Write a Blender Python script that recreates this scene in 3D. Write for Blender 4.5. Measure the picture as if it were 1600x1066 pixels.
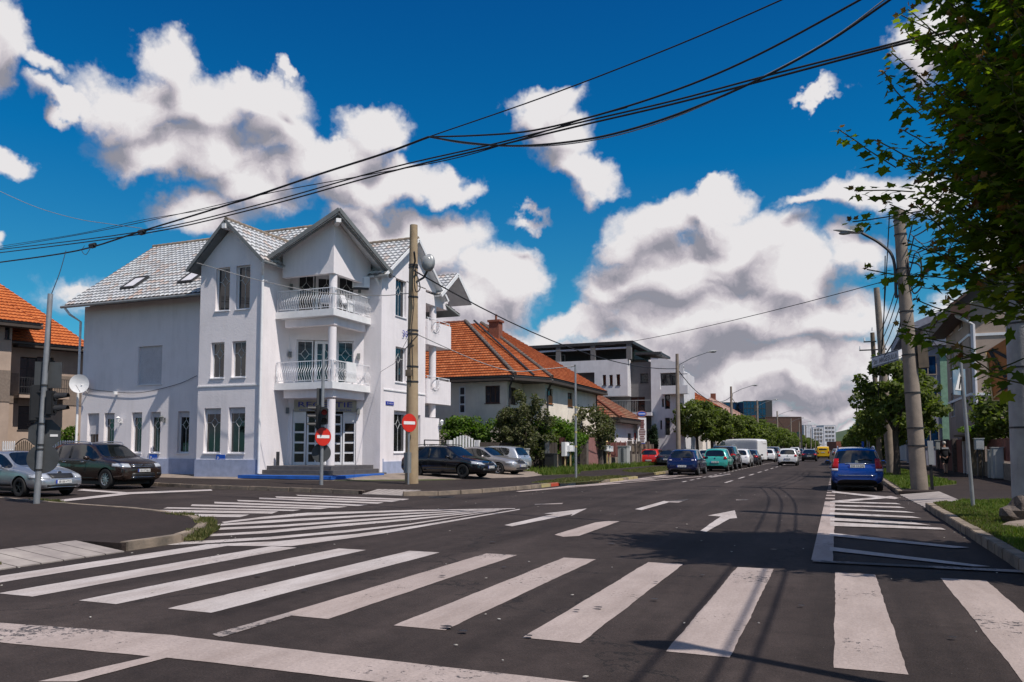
import bpy, bmesh, math, random
import numpy as np
from mathutils import Matrix, Vector, noise as mnoise
from mathutils.bvhtree import BVHTree
random.seed(7); rng = np.random.default_rng(7)
for o in list(bpy.data.objects): bpy.data.objects.remove(o)
S = bpy.context.scene; COL = S.collection
# ---------------------------------------------------------------- camera
PH = math.radians(3.9547); YAW = math.radians(22.1654); FPX = 1244.0; EYE = 1.5; PPY = 615.0
cd = bpy.data.cameras.new('camera'); cam = bpy.data.objects.new('camera', cd); COL.objects.link(cam)
cam.location = (0, 0, EYE); cam.rotation_euler = (math.pi/2+PH, 0, YAW)
cd.sensor_width = 36; cd.lens = FPX/1600*36; cd.shift_y = (PPY-533)/1600; cd.clip_end = 20000; cd.clip_start = .05
S.camera = cam
S.view_settings.view_transform = 'Standard'; S.view_settings.look = 'None'; S.view_settings.exposure = 0
def ray(px, py):
    x = px-800; y = -(py-PPY); z = FPX
    fw = z*math.cos(PH)-y*math.sin(PH); up = y*math.cos(PH)+z*math.sin(PH)
    return x*math.cos(YAW)-fw*math.sin(YAW), x*math.sin(YAW)+fw*math.cos(YAW), up
def G(px, py, z=0.0):          # surveyed point on level z
    X, Y, U = ray(px, py); t = (z-EYE)/U; return (X*t, Y*t)
def atY(px, py, Y0):
    X, Y, U = ray(px, py); t = Y0/Y; return Vector((X*t, Y0, EYE+U*t))
def atX(px, py, X0):
    X, Y, U = ray(px, py); t = X0/X; return Vector((X0, Y*t, EYE+U*t))
def onplane(px, py, A, B):     # vertical plane through ground points A, B
    X, Y, U = ray(px, py); nx, ny = -(B[1]-A[1]), (B[0]-A[0])
    t = (A[0]*nx+A[1]*ny)/(X*nx+Y*ny); return Vector((X*t, Y*t, EYE+U*t))
def hgt(px, py, g):
    X, Y, U = ray(px, py); return EYE+U*math.hypot(*g)/math.hypot(X, Y)
# ---------------------------------------------------------------- sun + sky
SUN_EL = math.radians(58); SUN_AZ = math.radians(21.5)   # sun horizontally towards (+X, -Y)
sv = Vector((math.cos(SUN_EL)*math.cos(SUN_AZ), -math.cos(SUN_EL)*math.sin(SUN_AZ), math.sin(SUN_EL)))
ld = bpy.data.lights.new('sun', 'SUN'); sun = bpy.data.objects.new('sun', ld); COL.objects.link(sun)
sun.rotation_euler = sv.to_track_quat('Z', 'Y').to_euler(); ld.energy = 4.7; ld.angle = math.radians(.5); ld.color = (1, .925, .85)
W = bpy.data.worlds.new('World'); S.world = W; W.use_nodes = True
nt = W.node_tree; nt.nodes.clear()
def N(tree, typ, **k):
    n = tree.nodes.new(typ)
    for a, v in k.items(): setattr(n, a, v)
    return n
def M_(t, op, a, b=None, c=None, clamp=False):
    n = t.nodes.new('ShaderNodeMath'); n.operation = op; n.use_clamp = clamp
    for i, v in enumerate((a, b, c)):
        if v is None: continue
        if hasattr(v, 'links'): t.links.new(v, n.inputs[i])
        else: n.inputs[i].default_value = v
    return n.outputs[0]
def V_(t, op, a, b=None, s=None):
    n = t.nodes.new('ShaderNodeVectorMath'); n.operation = op
    for i, v in enumerate((a, b)):
        if v is None: continue
        if hasattr(v, 'links'): t.links.new(v, n.inputs[i])
        else: n.inputs[i].default_value = v
    if s is not None:
        if hasattr(s, 'links'): t.links.new(s, n.inputs['Scale'])
        else: n.inputs['Scale'].default_value = s
    return n
def azel(px, py):
    X, Y, U = ray(px, py); return math.degrees(math.atan2(X, Y)), math.degrees(math.atan2(U, math.hypot(X, Y)))
# cloud lumps: (image x, y, radius x, radius y, weight) turned once into azimuth / elevation of the sky dome
LUMPS = [(262,95,62,52,1),(205,160,95,62,1),(305,160,92,62,1),(405,152,85,42,1),(455,120,16,14,.7),(250,240,100,48,.95),(335,235,95,52,1),(105,158,62,22,.8),
 (400,285,85,62,.9),(318,335,95,34,.72),(440,200,60,50,.9),
 (20,62,58,62,1),(-50,90,90,80,1),(78,105,35,22,.7),(0,262,46,32,.9),(-10,378,40,16,.8),(150,462,40,16,.55),
 (585,190,68,48,1),(525,235,80,42,1),(630,268,105,38,1),(705,286,56,28,.85),(560,280,80,36,.95),(470,250,60,36,.8),
 (600,345,95,38,1),(690,378,78,56,1),(790,425,80,55,1),(730,470,120,55,.95),(640,400,90,60,1),(560,335,60,40,.9),(700,520,160,40,.8),
 (850,158,66,38,1),(868,215,56,48,1),(900,268,66,40,1),(835,190,40,40,.9),
 (1035,335,95,45,1),(1125,318,74,42,1),(1000,370,66,44,.95),(1165,385,115,62,1),(1060,430,150,70,1.05),(1225,430,110,60,1.05),(1290,500,120,52,1),
 (1150,500,240,60,1.05),(975,470,60,45,.9),(1120,285,36,22,.85),(1330,392,60,40,.75),
 (1335,292,86,36,.95),(1265,312,50,16,.75),(1450,300,90,45,.9),(1420,90,48,62,.85),(1285,158,40,10,.55),(1480,40,70,60,.8),(1010,640,160,16,1),(1180,650,160,16,1),(1290,665,90,10,.9),(880,620,100,26,.9),(1400,600,100,60,.9),(1080,520,160,50,1),(1200,590,200,34,1),(760,620,120,30,.8),
 (910,515,120,30,.8),(1000,560,220,32,.85),(1250,570,220,40,.95),(1150,620,300,26,.85),(1330,640,160,22,.8),(1000,600,300,22,.7),(1500,520,120,60,.8),(1560,380,60,60,.7),(825,340,30,8,.38),(640,475,80,40,.7),(300,480,200,40,.55)]
tc = N(nt, 'ShaderNodeTexCoord'); sep = N(nt, 'ShaderNodeSeparateXYZ'); nt.links.new(tc.outputs['Generated'], sep.inputs[0])
AZ = M_(nt, 'MULTIPLY', M_(nt, 'ARCTAN2', sep.outputs[0], sep.outputs[1]), 57.29578)
EL = M_(nt, 'MULTIPLY', M_(nt, 'ARCSINE', sep.outputs[2]), 57.29578)
cmb = N(nt, 'ShaderNodeCombineXYZ'); nt.links.new(AZ, cmb.inputs[0]); nt.links.new(EL, cmb.inputs[1]); P0 = cmb.outputs[0]
def fbm(t, vec, scale, detail, rough=.55, out='Fac'):
    n = t.nodes.new('ShaderNodeTexNoise'); n.inputs['Scale'].default_value = scale; n.inputs['Detail'].default_value = detail
    n.inputs['Roughness'].default_value = rough; t.links.new(vec, n.inputs['Vector']); return n.outputs[out]
g = bpy.data.node_groups.new('cloud_field', 'ShaderNodeTree')
g.interface.new_socket('P', in_out='INPUT', socket_type='NodeSocketVector'); g.interface.new_socket('F', in_out='OUTPUT', socket_type='NodeSocketFloat')
gi = g.nodes.new('NodeGroupInput'); go = g.nodes.new('NodeGroupOutput')
acc = None
for (x, y, rx, ry, w) in LUMPS:
    a, e = azel(x, y); k = 57.3/FPX*math.cos(math.radians(max(0, e)))**.5
    a1, e1 = azel(x+rx, y); _, e2 = azel(x, y-ry)
    d = V_(g, 'SUBTRACT', gi.outputs[0], (a, e, 0)).outputs[0]
    d = V_(g, 'MULTIPLY', d, (1/abs(a1-a), 1/abs(e2-e), 0)).outputs[0]
    L = V_(g, 'LENGTH', d).outputs['Value']
    f = M_(g, 'MULTIPLY_ADD', L, -w, w)
    acc = f if acc is None else M_(g, 'SMOOTH_MAX', acc, f, .22)
# loose cloud cover behind and beside the camera so that windows have something to mirror
sp2 = g.nodes.new('ShaderNodeSeparateXYZ'); g.links.new(gi.outputs[0], sp2.inputs[0])
sc = V_(g, 'MULTIPLY', gi.outputs[0], (.035, .07, 0)).outputs[0]
nz = M_(g, 'MULTIPLY_ADD', fbm(g, sc, 1.3, 2), 3.2, -1.58)
side = M_(g, 'MULTIPLY_ADD', M_(g, 'ABSOLUTE', M_(g, 'ADD', sp2.outputs[0], 22)), .1, -4.6, clamp=True)
gen = M_(g, 'MULTIPLY', nz, side)
gen = M_(g, 'ADD', gen, M_(g, 'MULTIPLY_ADD', side, 2, -2))
acc = M_(g, 'MAXIMUM', acc, gen)
g.links.new(acc, go.inputs[0])
def field(vec):
    n = nt.nodes.new('ShaderNodeGroup'); n.node_tree = g; nt.links.new(vec, n.inputs[0]); return n.outputs[0]
w1 = V_(nt, 'SUBTRACT', fbm(nt, P0, .16, 5, .55, 'Color'), (.5, .5, .5)).outputs[0]
w2 = V_(nt, 'SUBTRACT', fbm(nt, P0, .7, 5, .6, 'Color'), (.5, .5, .5)).outputs[0]
warp = V_(nt, 'ADD', V_(nt, 'SCALE', w1, s=7.5).outputs[0], V_(nt, 'SCALE', w2, s=1.7).outputs[0]).outputs[0]
P1 = V_(nt, 'ADD', P0, warp).outputs[0]
D1 = field(P1); PS = V_(nt, 'ADD', P0, V_(nt, 'SCALE', V_(nt, 'SUBTRACT', fbm(nt, P0, .16, 2.5, .5, 'Color'), (.5, .5, .5)).outputs[0], s=7.5).outputs[0]).outputs[0]
DS = field(PS); D2 = field(V_(nt, 'ADD', PS, (.8, 2.3, 0)).outputs[0])
bil = fbm(nt, P1, .55, 6, .58); bil2 = fbm(nt, V_(nt, 'ADD', P1, (.22, .45, 0)).outputs[0], .55, 6, .58)
low = M_(nt, 'MULTIPLY_ADD', EL, -.085, 1.0, clamp=True)
dens = M_(nt, 'ADD', D1, M_(nt, 'MULTIPLY_ADD', bil, .42, -.21))
mask = N(nt, 'ShaderNodeMapRange', interpolation_type='SMOOTHSTEP'); nt.links.new(dens, mask.inputs[0]); mask.inputs[1].default_value = -.12; mask.inputs[2].default_value = .36
relief = M_(nt, 'MULTIPLY', M_(nt, 'SUBTRACT', bil, bil2), 1.0)
sh = M_(nt, 'MULTIPLY_ADD', M_(nt, 'SUBTRACT', DS, D2), 1.3, .58)
sh = M_(nt, 'ADD', sh, relief)
sh = M_(nt, 'SUBTRACT', sh, M_(nt, 'MULTIPLY', low, .15))
ramp = N(nt, 'ShaderNodeValToRGB'); nt.links.new(sh, ramp.inputs[0]); cr = ramp.color_ramp
cr.elements[0].position = 0; cr.elements[0].color = (.28, .28, .33, 1); cr.elements[1].position = 1; cr.elements[1].color = (.80, .78, .79, 1)
e_ = cr.elements.new(.35); e_.color = (.46, .43, .48, 1)
e_ = cr.elements.new(.65); e_.color = (.66, .62, .65, 1)
sky = N(nt, 'ShaderNodeTexSky', sky_type='NISHITA'); sky.sun_disc = False; sky.sun_elevation = SUN_EL; sky.sun_rotation = math.pi/2+SUN_AZ
sky.air_density = 1.0; sky.dust_density = .3; sky.ozone_density = 3.0
tint = N(nt, 'ShaderNodeMix', data_type='RGBA', blend_type='MULTIPLY'); tint.inputs[0].default_value = 1
nt.links.new(sky.outputs[0], tint.inputs[6]); gr = N(nt, 'ShaderNodeValToRGB'); nt.links.new(M_(nt, 'DIVIDE', EL, 60), gr.inputs[0]); gc = gr.color_ramp
gc.elements[0].position = .06; gc.elements[0].color = (.24, .80, .92, 1); gc.elements[1].position = .52; gc.elements[1].color = (.018, .49, .92, 1)
for p_, c_ in ((.2, (.13, .71, .90, 1)), (.33, (.02, .64, 1.0, 1))): e_ = gc.elements.new(p_); e_.color = c_
nt.links.new(gr.outputs[0], tint.inputs[7])
b1 = N(nt, 'ShaderNodeBackground'); nt.links.new(tint.outputs[2], b1.inputs[0]); b1.inputs[1].default_value = .1
b2 = N(nt, 'ShaderNodeBackground'); nt.links.new(ramp.outputs[0], b2.inputs[0]); b2.inputs[1].default_value = 1
mx = N(nt, 'ShaderNodeMixShader'); nt.links.new(mask.outputs[0], mx.inputs[0]); nt.links.new(b1.outputs[0], mx.inputs[1]); nt.links.new(b2.outputs[0], mx.inputs[2])
wo = N(nt, 'ShaderNodeOutputWorld'); nt.links.new(mx.outputs[0], wo.inputs[0])
W.cycles.sampling_method = 'MANUAL'; W.cycles.sample_map_resolution = 512
# ---------------------------------------------------------------- materials
def mat(name, col, rough=.7, metal=0, var=.12, scale=3., bump=0, bscale=30., spec=.5, col2=None, trans=0, coat=0):
    m = bpy.data.materials.new(name); m.use_nodes = True; t = m.node_tree; p = t.nodes['Principled BSDF']
    p.inputs['Roughness'].default_value = rough; p.inputs['Metallic'].default_value = metal
    p.inputs['Specular IOR Level'].default_value = spec
    if coat: p.inputs['Coat Weight'].default_value = coat; p.inputs['Coat Roughness'].default_value = .04
    tcn = t.nodes.new('ShaderNodeTexCoord'); vec = tcn.outputs['Object']
    f = fbm(t, vec, scale, 5, .6)
    mr = t.nodes.new('ShaderNodeMapRange'); t.links.new(f, mr.inputs[0]); mr.inputs[1].default_value = .3; mr.inputs[2].default_value = .7
    mi = t.nodes.new('ShaderNodeMix'); mi.data_type = 'RGBA'; t.links.new(mr.outputs[0], mi.inputs[0])
    c2 = col2 if col2 else tuple(c*(1-2*var) for c in col)
    c1 = col if col2 else tuple(min(1, c*(1+var)) for c in col)
    mi.inputs[6].default_value = (*c1, 1); mi.inputs[7].default_value = (*c2, 1)
    t.links.new(mi.outputs[2], p.inputs['Base Color'])
    if bump:
        b = t.nodes.new('ShaderNodeBump'); b.inputs['Strength'].default_value = bump; b.inputs['Distance'].default_value = .02
        t.links.new(fbm(t, vec, bscale, 4), b.inputs['Height']); t.links.new(b.outputs[0], p.inputs['Normal'])
    return m
def asphalt(name, c1, c2, patch=True):
    m = mat(name, c1, .85, 0, scale=.35, col2=c2, bump=.5, bscale=60, spec=.22); t = m.node_tree; p = t.nodes['Principled BSDF']
    vec = [n for n in t.nodes if n.type == 'TEX_COORD'][0].outputs['Object']
    src = p.inputs['Base Color'].links[0].from_socket
    sp = fbm(t, vec, 55, 3, .75)                                  # aggregate grain
    mr = t.nodes.new('ShaderNodeMapRange'); t.links.new(sp, mr.inputs[0]); mr.inputs[1].default_value = .35; mr.inputs[2].default_value = .75; mr.inputs[3].default_value = .72; mr.inputs[4].default_value = 1.5
    mu = t.nodes.new('ShaderNodeMix'); mu.data_type = 'RGBA'; mu.blend_type = 'MULTIPLY'; mu.inputs[0].default_value = 1
    t.links.new(src, mu.inputs[6]); t.links.new(mr.outputs[0], mu.inputs[7])
    md = fbm(t, vec, 5.5, 6, .7); mq = t.nodes.new('ShaderNodeMapRange'); t.links.new(md, mq.inputs[0]); mq.inputs[1].default_value = .3; mq.inputs[2].default_value = .7; mq.inputs[3].default_value = .78; mq.inputs[4].default_value = 1.25
    mu2 = t.nodes.new('ShaderNodeMix'); mu2.data_type = 'RGBA'; mu2.blend_type = 'MULTIPLY'; mu2.inputs[0].default_value = 1; t.links.new(mu.outputs[2], mu2.inputs[6]); t.links.new(mq.outputs[0], mu2.inputs[7]); mu = mu2
    vo = t.nodes.new('ShaderNodeTexVoronoi'); vo.inputs['Scale'].default_value = 9; t.links.new(vec, vo.inputs['Vector'])
    st = M_(t, 'LESS_THAN', vo.outputs['Distance'], .035)         # pale chips and dark spots
    mc = t.nodes.new('ShaderNodeMix'); mc.data_type = 'RGBA'; t.links.new(M_(t, 'MULTIPLY', st, .5), mc.inputs[0]); t.links.new(mu.outputs[2], mc.inputs[6]); mc.inputs[7].default_value = (.3, .28, .27, 1)
    last = mc.outputs[2]
    if patch:
        stz = t.nodes.new('ShaderNodeMapping'); stz.inputs['Scale'].default_value = (1.3, .05, 1); t.links.new(vec, stz.inputs[0])
        tr = fbm(t, stz.outputs[0], 1.0, 4, .6)                   # wheel tracks along the street
        m2 = t.nodes.new('ShaderNodeMapRange'); t.links.new(tr, m2.inputs[0]); m2.inputs[1].default_value = .35; m2.inputs[2].default_value = .65; m2.inputs[3].default_value = .74; m2.inputs[4].default_value = 1.28
        m3 = t.nodes.new('ShaderNodeMix'); m3.data_type = 'RGBA'; m3.blend_type = 'MULTIPLY'; m3.inputs[0].default_value = 1
        t.links.new(last, m3.inputs[6]); t.links.new(m2.outputs[0], m3.inputs[7]); last = m3.outputs[2]
        v2 = t.nodes.new('ShaderNodeTexVoronoi'); v2.feature = 'DISTANCE_TO_EDGE'; v2.inputs['Scale'].default_value = .16
        wv = V_(t, 'ADD', vec, V_(t, 'SCALE', fbm(t, vec, 1.2, 6, .65, 'Color'), s=1.6).outputs[0]).outputs[0]; t.links.new(wv, v2.inputs['Vector'])
        ck = M_(t, 'LESS_THAN', v2.outputs['Distance'], .0032)
        m4 = t.nodes.new('ShaderNodeMix'); m4.data_type = 'RGBA'; t.links.new(M_(t, 'MULTIPLY', ck, .7), m4.inputs[0]); t.links.new(last, m4.inputs[6]); m4.inputs[7].default_value = (.012, .011, .011, 1); last = m4.outputs[2]
    t.links.new(last, p.inputs['Base Color']); return m
def paintmat(name, c, wear=.5, dirt=(.27, .215, .19), th=.66):
    m = mat(name, c, .75, 0, scale=1.2, col2=tuple(x*.80 for x in c), bump=.3, bscale=70); t = m.node_tree; p = t.nodes['Principled BSDF']
    vec = [n for n in t.nodes if n.type == 'TEX_COORD'][0].outputs['Object']
    src = p.inputs['Base Color'].links[0].from_socket
    dz = t.nodes.new('ShaderNodeMapping'); dz.inputs['Scale'].default_value = (3.0, .5, 1); t.links.new(vec, dz.inputs[0])
    a = fbm(t, dz.outputs[0], 1.1, 6, .65); mr = t.nodes.new('ShaderNodeMapRange'); t.links.new(a, mr.inputs[0]); mr.inputs[1].default_value = .40; mr.inputs[2].default_value = .72; mr.inputs[4].default_value = .75
    m1 = t.nodes.new('ShaderNodeMix'); m1.data_type = 'RGBA'; t.links.new(mr.outputs[0], m1.inputs[0]); t.links.new(src, m1.inputs[6]); m1.inputs[7].default_value = (*dirt, 1)
    b = fbm(t, vec, 14, 6, .75); big = fbm(t, vec, .7, 3, .5)
    k = M_(t, 'ADD', b, M_(t, 'MULTIPLY', big, wear)); cut = M_(t, 'GREATER_THAN', k, th+.5*wear)
    m2 = t.nodes.new('ShaderNodeMix'); m2.data_type = 'RGBA'; t.links.new(cut, m2.inputs[0]); t.links.new(m1.outputs[2], m2.inputs[6]); m2.inputs[7].default_value = (.06, .054, .055, 1)
    gr_ = fbm(t, vec, 38, 4, .7); mg = t.nodes.new('ShaderNodeMapRange'); t.links.new(gr_, mg.inputs[0]); mg.inputs[1].default_value = .3; mg.inputs[2].default_value = .7; mg.inputs[3].default_value = .8; mg.inputs[4].default_value = 1.12
    m3 = t.nodes.new('ShaderNodeMix'); m3.data_type = 'RGBA'; m3.blend_type = 'MULTIPLY'; m3.inputs[0].default_value = 1; t.links.new(m2.outputs[2], m3.inputs[6]); t.links.new(mg.outputs[0], m3.inputs[7])
    t.links.new(m3.outputs[2], p.inputs['Base Color']); return m
def tilemat(name, cols, dark=(.05, .045, .045), rough=.75, band=.16):
    """roof tiles: UV counts tiles; every tile its own tone"""
    m = bpy.data.materials.new(name); m.use_nodes = True; t = m.node_tree; p = t.nodes['Principled BSDF']; p.inputs['Roughness'].default_value = rough; p.inputs['Specular IOR Level'].default_value = .15
    uv = t.nodes.new('ShaderNodeUVMap'); uv.uv_map = 'tile'
    fl = V_(t, 'FLOOR', uv.outputs[0]).outputs[0]
    wn = t.nodes.new('ShaderNodeTexWhiteNoise'); wn.noise_dimensions = '2D'; t.links.new(fl, wn.inputs['Vector'])
    big = fbm(t, fl, .09, 3, .6)
    v = M_(t, 'ADD', M_(t, 'MULTIPLY', wn.outputs['Value'], .55), M_(t, 'MULTIPLY_ADD', big, 1.3, -.42))
    rp = t.nodes.new('ShaderNodeValToRGB'); t.links.new(v, rp.inputs[0]); c = rp.color_ramp
    c.elements[0].color = (*cols[0], 1); c.elements[1].color = (*cols[-1], 1); c.elements[1].position = 1
    for i, q in enumerate(cols[1:-1]): c.elements.new((i+1)/(len(cols)-1)).color = (*q, 1)
    sx = t.nodes.new('ShaderNodeSeparateXYZ'); t.links.new(uv.outputs[0], sx.inputs[0])
    fr = M_(t, 'FRACT', sx.outputs[1]); arc = M_(t, 'ABSOLUTE', M_(t, 'SINE', M_(t, 'MULTIPLY', sx.outputs[0], math.pi))); lo = M_(t, 'LESS_THAN', fr, M_(t, 'MULTIPLY_ADD', arc, band*1.5, band*.25))     # darker arc along each lap
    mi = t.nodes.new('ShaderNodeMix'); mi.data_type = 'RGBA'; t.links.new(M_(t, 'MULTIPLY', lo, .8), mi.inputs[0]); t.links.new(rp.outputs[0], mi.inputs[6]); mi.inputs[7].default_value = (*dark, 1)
    t.links.new(mi.outputs[2], p.inputs['Base Color']); return m
def leafmat(name, cols, trans=.35, rough=.62):
    m = bpy.data.materials.new(name); m.use_nodes = True; t = m.node_tree; p = t.nodes['Principled BSDF']; p.inputs['Roughness'].default_value = rough; p.inputs['Specular IOR Level'].default_value = .22
    ge = t.nodes.new('ShaderNodeNewGeometry'); rp = t.nodes.new('ShaderNodeValToRGB'); t.links.new(ge.outputs['Random Per Island'], rp.inputs[0]); c = rp.color_ramp
    c.elements[0].color = (*cols[0], 1); c.elements[1].color = (*cols[-1], 1)
    for i, q in enumerate(cols[1:-1]): c.elements.new((i+1)/(len(cols)-1)).color = (*q, 1)
    t.links.new(rp.outputs[0], p.inputs['Base Color'])
    tr = t.nodes.new('ShaderNodeBsdfTranslucent'); ml = V_(t, 'MULTIPLY', rp.outputs[0], (1.8, 2.1, .55)).outputs[0]; t.links.new(ml, tr.inputs[0])
    ms = t.nodes.new('ShaderNodeMixShader'); ms.inputs[0].default_value = trans; t.links.new(p.outputs[0], ms.inputs[1]); t.links.new(tr.outputs[0], ms.inputs[2])
    t.links.new(ms.outputs[0], t.nodes['Material Output'].inputs[0]); return m
def glassmat(name, c=(.012, .014, .018), rough=.04, refl=.5):
    m = mat(name, c, rough, 0, var=.4, scale=1.5, spec=refl); return m
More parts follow.
